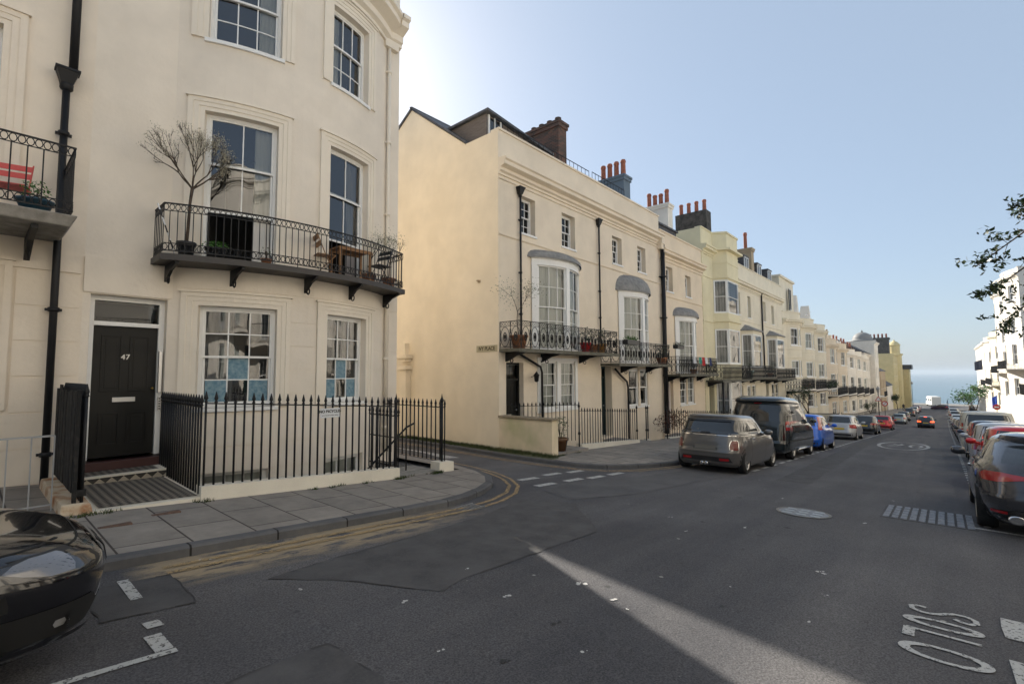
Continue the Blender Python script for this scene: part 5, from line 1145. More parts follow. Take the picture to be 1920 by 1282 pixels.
# ================= right-hand row =================
RG='white bow-fronted houses along the right side'
def rhouse(X1,W_,top,mm,label,f2,f1,f0,bz,par_corn=None):
    m=Bow(W_/2,W_*.38,1.0); wc=W_/2; a=W_*.3; ops=[]
    for (z0,z1) in (f2,f1,f0):
        for c_,hw in((wc-a*.9,.5),(wc,.62),(wc+a*.9,.5)): ops.append((c_-hw,c_+hw,z0,z1,dict(cols=2,up=1,lo=1,rev=.12,fr=.08,room=.3,bar=.015,curt=random.choice('nlg'))))
    extra=(top-1.0-2.6,top-1.0-.8)
    for c_ in(wc-a*.9,wc,wc+a*.9):
        if extra[0]>f2[1]+.6: ops.append((c_-.5,c_+.5,extra[0],extra[1],dict(cols=2,up=1,lo=1,rev=.12,fr=.08,room=.3,bar=.015,curt='n')))
    zr=gp(X1-W_/2)
    t,zr=thouse(X1,W_,top,mm,label,ops,[(.15,1.05,f0[0]-.7,f0[1],.25,M['bluedoor'],.3)],top-.7,(f2[0]-.4,f1[1]+.3),base=-12,m=m,group=RG,rz=math.pi,Y=-7.1,root=zr)
    bo=balcony(t,zr,.2,W_-.2,1.5,bz,1.,'plain',(),mm=M['white'],r=.02)
    return t
labs=['white bow-fronted house beside the photographer','white bow-fronted house opposite number 47','white bow-fronted house opposite the side lane','white bow-fronted house opposite the cream end house','white bow-fronted house across from the dark van','white bow-fronted house across from the butter yellow one','white bow-fronted house across from the mansard pair','white bow-fronted house across from the bow trio','white bow-fronted house across from the attic storey']
x=-22
i=0
while i<8 and x<68:
    w_=11.3; zc=gp(x+5.6); rhouse(x+w_,w_,zc+12.2,M['white'],labs[i],(zc+7.2,zc+9.),(zc+3.9,zc+6.4),(zc+1.,zc+2.9),zc+3.6); x+=w_; i+=1
def rr(X1,W_,top,mm,lab,dz0): zc=gp(X1-W_/2); return rhouse(X1,W_,top,mm,lab,(dz0+4.2,dz0+6.1),(dz0+.6,dz0+3.0),(dz0-3.0,dz0-1.),dz0+.1)
rr(91,11.4,12.0,M['white'],'tall white bow-fronted house behind the dark leafy branches',.2); rr(103,12,11.4,M['white'],'tall cream-white house next to the one behind the branches, with a dark balcony',-.3)
rr(117,14,6.2,M['creamC'],'cream bow-fronted house with curved parapet and a blue banner',-2.2); rr(131.5,14.5,6.1,M['white'],'white bow-fronted house near the dark flag',-2.6)
simp=[(147,'white flat-fronted house beyond the dark flag'),(163,'white flat-fronted house last but one before the sea on the right'),(179,'white end house at the seafront on the right')]
for X1,lab in simp:
    W_=15.5; zr=gp(X1-8); t=empty('terraced_house',(X1,-7.1,zr),math.pi,lab,'house',RG); wins=wz(W_,4,[(2.6,4.3),(-.9,1.2),(-4.4,-2),(-7.8,-5.6)],1.)
    b=MB(); solid_house(b,FL,W_,-13,6.6,9,wins,.15); b.build('wall',M['white'],t,zr); b=MB(); mould_run(b,FL,0,W_,6.0,CORN); b.build('cornice',M['white'],t,zr)
    for w_ in wins: window(t,zr,FL,*w_,2,1,1,.12,curt='n',room=.3,fr=.09,bar=.02)
    b=MB(); b.box(.2,W_-.2,-1.2,0,-4.6,-4.5); bo=b.build('balcony',M['white'],t,zr); iron_rail([(.2,-1.2),(W_-.2,-1.2)],-4.5,-3.5,'plain',.03,.3).build('railing',M['iron'],bo,zr)
    chimney(t,zr,1,2,3,5,6,7.8,M['tan'],2,poth=.6)
for k,(x0,x1) in enumerate([(8,58),(60,110),(112,176)]):
    t=empty('iron_fence',(x0,-5.0,gp(x0)),0,['black railing at the right pavement nearest the photographer','black railing behind the right-hand parked van','far black railing at the right pavement near the sea'][k],'fence','black railings on the right pavement')
    b=iron_rail([(x0,-5.0),(x1,-5.0)],0,1.15,'plain',.014,.3,gp); b.v=[(q[0]-x0,q[1]+5.0,q[2]-gp(x0)) for q in b.v]; b.build('bars',M['iron'],t)
# street furniture ----------------------------------------------------
def lamp(x,y,h,label,vict=True):
    t=empty('street_lamp',(x,y,gp(x)),0,label,'street lamp','street lamps')
    b=MB(); b.lathe((0,0,0),[(.14,0),(.14,.5),(.08,.6),(.06,1.2),(.045,h-.9),(.06,h-.85),(.04,h-.8)],10); 
    if vict: b.box(-.3,.3,-.02,.02,h-1.05,h-1.02)
    b.build('post',M['iron'] if vict else mat('sea_green_paint',(.1,.16,.17),.6),t)
    b=MB()
    if vict: b.lathe((0,0,h-.8),[(.1,0),(.2,.45),(.26,.47),(.08,.7),(.03,.78),(0,.9)],6,sm=0)
    else: b.lathe((0,0,h-.8),[(.06,0),(.2,.1),(.28,.3),(.2,.5),(.06,.75),(0,.8)],10)
    b.build('lantern',M['lampg'],t); return t
M['lampg']=mat('frosted_lamp_glass',(.3,.3,.29),.3)
lamp(75,5.98,4.9,'black Victorian lantern post carrying the triangular warning sign'); lamp(166,5.98,7.4,'tall slim lamp post by the lemon yellow hotel',False); lamp(201,8.0,8.5,'tall seafront lamp post left of the white motorhome',False)
redp=mat('red_sign_paint',(.5,.02,.02),.5); whp=mat('white_sign_paint',(.75,.75,.75),.5)
def sign(x,y,z,kind,label,r=.3,postz=True,name='road_sign'):
    t=empty(name,(x,y,gp(x)),0,label,'road sign'); h=z-gp(x)
    if postz: b=MB(); b.tube([(0.03,0,0),(0.03,0,h+r)],.03,6); b.build('post',M['blackplastic'],t)
    b=MB(); n=3 if kind=='tri' else 24; a0=math.pi/2
    c=[(-.02,r*math.cos(a0+2*math.pi*k/n),h+r*math.sin(a0+2*math.pi*k/n)) for k in range(n)]; c2=[(.0,p[1],p[2]) for p in c]
    b.face(c); b.face(c2[::-1]); [b.face([c[k],c[(k+1)%n],c2[(k+1)%n],c2[k]]) for k in range(n)]
    f=.68
    c3=[(-.024,p[1]*f,h+(p[2]-h)*f) for p in c]
    if kind=='entry': b.box(-.026,-.02,-r*.62,r*.62,h-.06,h+.06,1)
    else: b.face(c3,1)
    if kind=='ban': b.hexa([(-.03,-r*.5,h+r*.4),(-.024,-r*.5,h+r*.4),(-.024,-r*.4,h+r*.5),(-.03,-r*.4,h+r*.5),(-.03,r*.4,h-r*.5),(-.024,r*.4,h-r*.5),(-.024,r*.5,h-r*.4),(-.03,r*.5,h-r*.4)],0)
    b.build('sign_face',[redp,whp],t)
sign(74.9,5.98,-3.35,'tri','red and white triangular warning sign on the lantern post',.42,False); sign(78,5.6,-4.0,'ban','small round red-rimmed sign just right of the lantern post',.33); sign(62,-3.6,-3.2,'entry','round red no entry sign behind the right-hand parked van',.25)
def flag(x,y,z,w_,h,c,label,pole=True,cat='flag'):
    t=empty('flag',(x,y,z),0,label,cat); b=MB()
    b.grid([[(.08*math.sin(i*1.3),i*w_/8,0-(0.25*i/8)*h),(.08*math.sin(i*1.3+.4),i*w_/8,-h-(.1*i/8)*h)] for i in range(9)],0,1); b.build('cloth',mat('flag_cloth',c,.8),t)
    if pole: b=MB(); b.tube([(0,0,.1),(.0,-1.2,-1.6 if pole==2 else .1)],.03,5); b.build('pole',M['steel'],t)
flag(128,-5.9,2.3,1.1,1.9,(.02,.025,.05),'dark flag on a slanting pole from a right-hand house',2); flag(88,-5.2,-3.,.5,1.6,(.03,.09,.5),'bright blue banner hanging by a right-hand balcony')
# seafront: railing, motorhome, people
t=empty('promenade_railing',(214,0,gp(214)),0,'pale green promenade railing facing the sea','railing'); b=iron_rail([(0,-90),(0,90)],0,1.1,'plain',.03,1.2,lambda x:0); b.build('bars',mat('seafront_green',(.18,.3,.3),.6),t)
t=empty('motorhome',(200,2.3,gr(200)),R(14),'white motorhome parked on the seafront at the street end','motorhome')
b=MB(); P=[(-3,.5),(-3,3.0),(1.6,3.1),(2.6,2.6),(2.5,1.9),(3.1,1.2),(3.2,.5)]
b.face([(x,-1.1,z) for x,z in P]); b.face([(x,1.1,z) for x,z in P][::-1]); [b.face([(P[i][0],-1.1,P[i][1]),(P[(i+1)%7][0],-1.1,P[(i+1)%7][1]),(P[(i+1)%7][0],1.1,P[(i+1)%7][1]),(P[i][0],1.1,P[i][1])]) for i in range(7)]; b.build('body',mat('motorhome_white',(.75,.74,.7),.4),t,bevel=.08)
b=MB(); [b.box(x0,x1,s*1.1-.02,s*1.1+.02,1.7,2.3) for x0,x1 in((-2.4,-1.3),(-.4,.6),(1.7,2.4)) for s in(-1,1)]; b.build('window',M['darkglass'],t)
b=MB(); [b.lathe((x,s,.36),[(.2,-.1),(.36,-.1),(.36,.1),(.2,.1)],14,ax='y') for x in(-1.8,2.1) for s in(-.98,.98)]; b.build('wheel',M['blackplastic'],t)
def person(x,y,z,label,c1,c2,pose=0.,rz=0):
    me=D.meshes.new('person'); J=[(0,0,.95),(0,0,1.2),(0,0,1.42),(0,.0,1.52),(0,0,1.68),(0,.18,1.40),(0.02,.25,1.12),(.1,.24,.88),(0,-.18,1.40),(.02,-.25,1.12),(-.05,-.24,.88),(0,.1,.9),(.12+pose,.11,.5),(.0+pose,.11,.06),(.12+pose,.11,.03),(0,-.1,.9),(-.08-pose,-.11,.5),(-.2-pose,-.11,.07),(-.08-pose,-.11,.03)]
    E=[(0,1),(1,2),(2,3),(3,4),(2,5),(5,6),(6,7),(2,8),(8,9),(9,10),(0,11),(11,12),(12,13),(13,14),(0,15),(15,16),(16,17),(17,18)]
    me.from_pydata(J,E,[]); bm=bmesh.new(); bm.from_mesh(me); bm.verts.layers.skin.verify(); bm.to_mesh(me); bm.free(); o=D.objects.new('person',me); col.objects.link(o); o.location=(x,y,z); o.rotation_euler[2]=rz
    s=o.modifiers.new('s','SKIN'); rad=[.15,.14,.17,.06,.11,.08,.05,.035,.08,.05,.035,.1,.07,.045,.04,.1,.07,.045,.04]
    for v,r in zip(me.skin_vertices[0].data,rad): v.radius=(r,r)
    me.skin_vertices[0].data[0].use_root=True; o.modifiers.new('u','SUBSURF').levels=1; me.materials.append(c1)
    return tag(o,label,'person')
person(150,7.2,gp(150),'distant pedestrian in dark clothes on the left pavement near the yellow hotel',mat('dark_clothes',(.02,.02,.03),.8),None,.08,R(20)); person(209,-1.0,gp(209),'tiny figure standing on the promenade right of the motorhome',mat('grey_blue_clothes',(.06,.07,.1),.8),None,0,R(90))
# seagull on the parapet
t=MB(); t.lathe((0,0,0),[(0,-.28),(.05,-.2),(.1,-.05),(.1,.08),(.06,.2),(.07,.26),(.03,.34),(0,.4)],8,ax='y'); t.face([(0,-.1,.06),(.55,-.05,.25),(.5,.05,.24),(0,.12,.05)]); t.face([(0,-.1,.06),(-.55,-.05,.28),(-.5,.05,.27),(0,.12,.05)])
o=tag(t.build('seagull',mat('grey_white_feathers',(.5,.5,.5),.7)),'grey and white seagull on the parapet of the bow-fronted houses','seagull'); o.location=(58.3,10.3,6.0); o.rotation_euler=(0,R(-10),R(-100))
# ================= vegetation =================
def plane_tree_branches():
    t=empty('tree',(9.6,-3.4,gp(9.6)),0,'dark leafy tree whose branches reach in at the right edge','tree'); base=Vector((9.6,-3.4,gp(9.6)))
    b=MB(); lf=MB(); b.tube([(0,0,0),(.05,.05,1.6),(.0,.1,2.6),(-.05,.15,3.8)],[.16,.13,.11,.08],10)
    tg=[((10.2,-.93,2.85),(10.0,-.45,2.35)),((9.6,-.9,2.25),(9.9,.1,1.55)),((9.9,-1.0,1.9),(9.7,.02,1.1)),((10.2,-1.2,1.6),(9.8,-.15,.72)),((9.9,-1.1,1.2),(9.9,-.45,.5)),((10.4,-1.3,3.3),(10.2,-.8,2.8)),((9.6,-1.4,1.6),(10.3,-.7,1.25)),((10.6,-1.5,2.2),(10.4,-.75,.35)),((9.8,-1.3,.9),(10.3,-.62,.15))]
    for mid,end in tg:
        mid=(mid[0],mid[1]-.6,mid[2]); end=(end[0],end[1]-.55,end[2]); s=Vector((9.6,-3.3,gp(9.6)+random.uniform(2.6,3.7))); P=[s,s.lerp(Vector(mid),.5)+Vector((0,0,.25)),Vector(mid),Vector(mid).lerp(Vector(end),.5)+Vector((0,0,.06)),Vector(end)]
        b.tube([p-base for p in P],[.05,.035,.02,.012,.005],5,cap=False)
        for k in range(38):
            f=random.uniform(.3,1.); i=min(3,int(f*4)); q=P[i].lerp(P[i+1],f*4-i); d=(P[i+1]-P[i]).normalized()+Vector((random.gauss(0,.6),random.gauss(0,.6),random.gauss(0.1,.6))); d.normalize(); ln=random.uniform(.1,.36)
            e=q+d*ln; b.tube([q-base,q+d*ln*.5-base+Vector((0,0,.01)),e-base],[.005,.0035,.002],3,cap=False)
            for u in range(16):
                qq=q+d*ln*random.uniform(.35,1.08)+Vector((random.gauss(0,.03),random.gauss(0,.03),random.gauss(0,.03))); leaf(lf,qq-base,random.uniform(.055,.1),0,.45)
    b.build('trunk',M['bark'],t); lf.build('crown',M['leafdark'],t,normals=False)
plane_tree_branches()
def small_tree(x,y,h,rad,label,leafm,n,dens=3,ls=.16,z=None,bare=False):
    z=gp(x) if z is None else z; t=empty('tree',(x,y,z),0,label,'tree'); b=MB(); tips=[]; twig_tree(b,(0,0,0),(0.03,0.02,1),h*.4,h*.025,4,tips,.65,.72,(2,3),.12)
    b.build('trunk',M['bark'],t); lf=MB()
    for q in tips:
        for _ in range(dens): leaf(lf,q+Vector((random.gauss(0,1),random.gauss(0,1),random.gauss(0,1)))*rad*.18,ls*random.uniform(.6,1.3))
    lf.build('crown',leafm,t,normals=False)
small_tree(128,-3.5,4.6,1.5,'sparse windswept street tree on the right pavement near the sea',M['leafdark'],0,3,.2); small_tree(104,-3.9,4.4,1.6,'bushy green street tree beside the right-hand balconies',M['leaf'],0,14,.28); small_tree(47.5,8.4,3.2,1.1,'small bushy tree in front of the bow-fronted trio',M['leafdark'],0,16,.13); small_tree(92,8.3,2.6,.9,'thin young tree before the off-white bow fronts',M['olive'],0,8,.14)
small_tree(150,8.3,3.6,1.1,'spiky dark shrub before the low white house',M['leafdark'],0,6,.3)
def balcony_tree():
    t=empty('potted_tree',(2.55,10.12,2.09),0,'bare budding potted tree on the left end of the curved balcony','potted tree'); b=MB(); tips=[]
    b.tube([(0,0,.2),(.02,-.02,.6),(.03,-.05,1.0),(.06,-.08,1.28)],[.036,.033,.03,.036],7)
    for k in range(6):
        a=k*1.05+.3; up=.55+.3*(k%2)
        twig_tree(b,(.06,-.08,1.25),(math.cos(a)*.8,math.sin(a)*.5-.12,up),.40,.018,4,tips,.55,.74,(2,3),.18)
    b.build('trunk',M['bark'],t); lf=MB()
    for q in tips:
        for _ in range(9 if q.x>.15 else 3): leaf(lf,q+Vector((random.gauss(0,.04),random.gauss(0,.04),random.gauss(0,.04))),.026,0,.8)
    lf.build('blossom',M['blossom'],t,normals=False); b=MB(); pot(b,0,0,0,.19,.3); b.build('pot',M['blackplastic'],t)
balcony_tree()
D.objects['potted_tree'].scale=(.78,.8,1.04)
pot_plant('potted_plant','bright green fern in a dark pot behind the left part of the curved balcony railing','plant',(2.95,9.85,2.09),.17,.22,M['leaf'],'fern',.38,.24,potm=M['blackplastic'])
pot_plant('potted_plant','small trailing plant in a pot near the open french window of number 47','plant',(3.75,9.62,2.09),.1,.14,M['leafdark'],'bush',.2,.13,60,.04)
pot_plant('potted_olive','wispy grey-green shrub, left of two at the curved balcony right end','plant',(6.3,10.15,2.09),.16,.3,M['olive'],'standard',1.0,.32,420,.032)
pot_plant('potted_olive','taller wispy grey-green shrub in the right corner of the curved balcony','plant',(6.9,10.2,2.09),.16,.3,M['olive'],'standard',1.15,.3,420,.032)
pot_plant('potted_plant','yellow-green shrub in a blue trough on the balcony at the left edge','plant',(.55,9.55,2.3),.2,.2,M['leaf'],'bush',.25,.17,160,.05,potm=mat('blue_glazed_pot',(.03,.08,.12),.3))
# terrace balcony plants
pot_plant('potted_olive','tall sparse olive in a terracotta pot on the first terrace balcony','plant',(11.75,10.1,.82),.28,.42,M['olive'],'standard',1.9,.55,500,.05)
for (x,y,z,lab,r,h,k,c) in [(15.4,9.95,.82,'plant in a bright red pot on the first terrace balcony',.2,.34,'bush',(.5,.01,.01)),(16.0,10.0,.82,'dark shrub in a terracotta pot right of the bright red pot',.2,.3,'bush',None),(16.6,10.0,.82,'bushy shrub in an ochre pot at the right end of the first terrace balcony',.22,.34,'bush',(.4,.2,.05)),(21.9,9.9,.44,'dark bushy shrub at the right end of the second terrace balcony',.25,.3,'bush',None),(25.8,9.9,-.03,'small green plant on the third terrace balcony',.18,.25,'bush',None),(35.6,9.8,-.33,'leafy plant in a grey tub on the mansard house balcony',.25,.5,'standard',(.15,.2,.18)),(40.8,9.8,-.33,'thin shrub at the end of the mansard house balcony',.2,.3,'standard',None),(52.5,9.6,-1.53,'terracotta pot with a shrub on the bow-front balcony',.35,.5,'bush',None)]:
    pot_plant('potted_plant',lab,'plant',(x,y,z),r,h,M['leafdark'],k,.55,.28,160,.07,potm=mat('glazed_pot',c,.4) if c else None)
t=empty('window_box',(18.3,9.62,1.32),0,'green planted trough hung on the second balcony railing by the domed bow window','window box','planted troughs on balcony railings'); b=MB(); b.box(-.5,.5,-.14,.1,-.12,.06); b.build('trough',M['blackplastic'],t); b=MB(); [leafcloud(b,(-.4+k*.2,-.02,.1),.14,60,.07) for k in range(5)]; b.build('foliage',M['leaf'],t,normals=False)
t=empty('window_box',(23.2,9.62,1.32),0,'rounded dark planted trough at the join of the second and third balconies','window box','planted troughs on balcony railings'); b=MB(); b.box(-.4,.4,-.14,.1,-.12,.06); b.build('trough',M['blackplastic'],t); b=MB(); [leafcloud(b,(-.3+k*.2,-.02,.06),.17,60,.07) for k in range(4)]; b.build('foliage',M['leafdark'],t,normals=False)
pot_plant('potted_plant','straggly plant in a brown glazed pot on the step behind the low corner wall','plant',(12.35,8.95,gp(12.2)+.02),.24,.42,M['olive'],'bush',.6,.33,200,.07,potm=mat('brown_glazed_pot',(.12,.06,.025),.25))
for (x,lab) in ((12.9,'short'),(25.9,'tall red-green')):
    pass
t=empty('shrub',(21.6,9.75,gp(22)+.25),0,'red and green shrub behind the long black railing, left of the grey hatchback roof','shrub'); b=MB(); [leafcloud(b,(k*.4,random.uniform(-.1,.2),.5+.2*(k%2)),.45,130,.09) for k in range(7)]; b.build('foliage',noisy('red_green_leaves',(.02,.035,.015),(.14,.03,.015),5,.7),t,normals=False)
t=empty('hedge',(62,9.35,-1.8),0,'dark green hedge filling a balcony railing of the last of the bow-fronted trio','hedge'); b=MB(); [leafcloud(b,(k*.5,0,.45),.4,60,.14) for k in range(12)]; b.build('foliage',M['leafdark'],t,normals=False)
# laundry on the third balcony
t=empty('laundry',(24.5,9.62,.85),0,'red green and white cloths hung over the third terrace balcony railing','laundry'); 
for k,(c,x) in enumerate([((.05,.25,.2),1.3),((.4,.02,.02),1.75),((.6,.6,.6),2.2),((.02,.03,.1),2.8),((.5,.5,.52),.5)]):
    b=MB(); b.grid([[(x+i*.06,-.03+.02*math.sin(i*2),0),(x+i*.06,-.06+.03*math.sin(i*2+1),-.35-.1*(k%2))] for i in range(6)],0,1); b.build('cloth',mat('cloth',c,.9),t)
# balcony furniture
def folding_chair(loc,rz,m_,label,seatm=None):
    t=empty('folding_chair',loc,rz,label,'chair','folding chairs on the balconies')
    for s in(-1,1):
        b=MB(); b.tube([(-.2,s*.2,0),(.02,s*.2,.42),(.2,s*.2,.86)],.01,5); b.build('leg',m_,t); b=MB(); b.tube([(.2,s*.185,0),(-.2,s*.185,.44)],.01,5); b.build('leg',m_,t)
    b=MB(); [b.box(-.2+k*.08,-.14+k*.08,-.2,.2,.43,.445) for k in range(5)]; b.build('seat',seatm or m_,t)
    b=MB()
    for z,x in((.66,.115),(.79,.17)): b.hexa([(x-.005,-.2,z-.045),(x+.008,-.2,z-.045),(x+.008,.2,z-.045),(x-.005,.2,z-.045),(x+.025,-.2,z+.045),(x+.038,-.2,z+.045),(x+.038,.2,z+.045),(x+.025,.2,z+.045)])
    b.build('backrest',m_,t)
folding_chair((.3,9.95,2.3),R(75),M['redmetal'],'coral red folding chair on the balcony at the left edge',M['redmetal'])
folding_chair((4.95,9.72,2.09),R(170),M['teak'],'wooden folding chair left of the balcony table'); folding_chair((6.35,9.75,2.09),R(10),M['blackplastic'],'dark folding chair right of the balcony table',M['blackplastic'])
t=empty('table',(5.6,9.75,2.09),0,'brown wooden table with crossed legs on the curved balcony','table'); b=MB(); [b.box(-.4+k*.1,-.31+k*.1,-.24,.24,.66,.68) for k in range(8)]; b.box(-.4,.4,-.24,-.2,.61,.66); b.box(-.4,.4,.2,.24,.61,.66); b.build('table_top',M['teak'],t)
for x in(-.36,.36):
    for y in(-.2,.2): b=MB(); b.box(x-.025,x+.025,y-.025,y+.025,0,.62); b.build('leg',M['teak'],t)
b=MB(); b.tube([(0,0,0),(.28,.1,.85)],.012,5); o=tag(b.build('ranging_pole',[M['whitepole']] if 'whitepole' in M else [mat('striped_pole',(.7,.7,.7),.5)]),'black and white striped pole leaning in the left corner of the curved balcony','pole'); o.location=(2.35,9.95,2.1); o.rotation_euler=(0,0,R(170))
wv=o.data.materials[0]; tc=N(wv,'ShaderNodeTexCoord'); ww=N(wv,'ShaderNodeTexChecker'); ww.inputs['Scale'].default_value=4; ww.inputs[1].default_value=(.02,.02,.02,1); ww.inputs[2].default_value=(.75,.75,.75,1); mp=N(wv,'ShaderNodeMapping'); mp.inputs['Scale'].default_value=(0.001,0.001,2); L(wv,tc.outputs['Object'],mp.inputs[0]); L(wv,mp.outputs[0],ww.inputs[0]); L(wv,ww.outputs[0],wv.node_tree.nodes['Principled BSDF'].inputs[0])
# ================= cars =================
def carpaint(name,c,met=.35,rough=.28): return mat(name,c,rough,met,.5,.9)
M['tyre']=noisy('tyre_rubber',(.012,.012,.012),(.022,.021,.02),30,.85); M['alloy']=mat('alloy_wheel',(.42,.41,.39),.35,.9); M['redlamp']=mat('red_lamp_lens',(.34,.008,.01),.12,spec=.7,coat=.6); M['redlamp2']=mat('faded_red_lens',(.2,.06,.05),.2,coat=.6)
M['lens']=mat('clear_lamp_lens',(.5,.5,.5),.08,.6,coat=1.); M['plate']=mat('yellow_number_plate',(.6,.42,.04),.4); M['trimblack']=mat('black_trim',(.012,.012,.013),.5); M['chrome']=mat('chrome',(.6,.6,.6),.12,1.)
M['orange']=mat('amber_lens',(.5,.12,.01),.2); M['well']=mat('wheel_well',(.006,.006,.006),.95)
M['lit_lamp']=mat('lit_brake_lamp',(.5,.02,.01),.3,emit=(1,.08,.02),es=2.5)
def lerp_tab(tab,z):
    if z<=tab[0][0]: return tab[0][1:]
    for i in range(len(tab)-1):
        a,b=tab[i],tab[i+1]
        if z<=b[0]:
            f=(z-a[0])/(b[0]-a[0]+1e-9); return tuple(a[k]+(b[k]-a[k])*f for k in range(1,len(a)))
    return tab[-1][1:]
class Shell:
    # table rows: z, x_rear, x_front, halfwidth, exponent
    def __init__(s,tab): s.t=tab
    def pt(s,z,th):
        xr,xf,w_,n=lerp_tab(s.t,z); c,si=math.cos(th),math.sin(th)
        x=(xr+xf)/2+(xf-xr)/2*math.copysign(abs(c)**(2/n),c); y=w_*math.copysign(abs(si)**(2/n),si); return Vector((x,y,z))
    def rear(s,y,z,fr=-1):
        xr,xf,w_,n=lerp_tab(s.t,z); k=max(0,1-abs(min(1,abs(y)/w_))**n)**(1/n); return Vector(((xr+xf)/2+fr*(xf-xr)/2*k,y,z))
    def side(s,x,z,sg=1):
        xr,xf,w_,n=lerp_tab(s.t,z); u=abs(x-(xr+xf)/2)/((xf-xr)/2); k=max(0,1-min(1,u)**n)**(1/n); return Vector((x,sg*w_*k,z))
    def nrm(s,f,a,b,e=.01):
        p=f(a,b); u=f(a+e,b)-f(a-e,b); v=f(a,b+e)-f(a,b-e); n=u.cross(v)
        return n.normalized() if n.length>1e-9 else Vector((0,0,1))
    def patch(s,b,rows,kind,off=.004,n=10,mi=0,sub=3,thick=True):
        # rows: (z,a0,a1); kind: 'rear','front','L','R'
        f={'rear':lambda a,z:s.rear(a,z,-1),'front':lambda a,z:s.rear(a,z,1),'L':lambda a,z:s.side(a,z,1),'R':lambda a,z:s.side(a,z,-1)}[kind]
        out={'rear':Vector((-1,0,.2)),'front':Vector((1,0,.2)),'L':Vector((0,1,.2)),'R':Vector((0,-1,.2))}[kind]
        R_=[]
        for i in range(len(rows)-1):
            for k in range(sub):
                t=k/sub; R_.append(tuple(rows[i][j]+(rows[i+1][j]-rows[i][j])*t for j in range(3)))
        R_.append(rows[-1]); G=[]
        for z,a0,a1 in R_:
            row=[]
            for i in range(n+1):
                a=a0+(a1-a0)*i/n; nn=s.nrm(f,a,z); nn=nn if nn.dot(out)>0 else -nn; row.append(f(a,z)+nn*off)
            G.append(row)
        b.grid(G,mi,1)
def wheel(parent,x,y,r,w_,sg,style,m_al):
    b=MB(); b.lathe((x,y,r),[(r*.66,-w_/2),(r*.93,-w_/2),(r*.985,-w_*.38),(r,-w_*.25),(r,w_*.25),(r*.985,w_*.38),(r*.93,w_/2),(r*.66,w_/2)],28,ax='y',cap=False); o=b.build('wheel',M['tyre'],parent)
    q=MB(); yo=y+sg*(w_/2-.012)
    q.lathe((x,y,r),[(r*.68,-sg*0),(r*.68,sg*(w_/2-.005)),(r*.62,sg*(w_/2-.0)),(r*.6,sg*(w_/2-.05)),(r*.58,sg*.0)],28,ax='y',cap=False)
    n={'5':5,'7':7,'10':10}.get(style,5)
    for k in range(n):
        a=2*math.pi*k/n+.3; c,si=math.cos(a),math.sin(a); t=Vector((-si,0,c)); d=Vector((c,0,si)); C=Vector((x,yo-sg*.02,r)); hw0=r*(.12 if n==5 else .07); hw1=r*(.09 if n==5 else .05)
        P=[C+d*r*.08-t*hw0,C+d*r*.08+t*hw0,C+d*r*.63+t*hw1,C+d*r*.63-t*hw1]; q.hexa([p-Vector((0,sg*.03,0)) for p in P]+[p+Vector((0,sg*.012,0)) for p in P])
    q.lathe((x,y,r),[(0,sg*(w_/2-.01)),(r*.14,sg*(w_/2-.012)),(r*.16,sg*(w_/2-.04)),(r*.16,0)],12,ax='y',cap=False); q.build('rim',m_al,o)
    q=MB(); q.lathe((x,y,r),[(r*.6,sg*(-.02)),(0,sg*(-.02))],20,ax='y'); q.build('brake_disc',M['well'],o)
    return o
def boolean_cut(o,cut):
    md=o.modifiers.new('c','BOOLEAN'); md.operation='DIFFERENCE'; md.object=cut; md.solver='EXACT'
    dg=bpy.context.evaluated_depsgraph_get(); me=D.meshes.new_from_object(o.evaluated_get(dg)); o.modifiers.remove(md); old=o.data; o.data=me; D.meshes.remove(old)
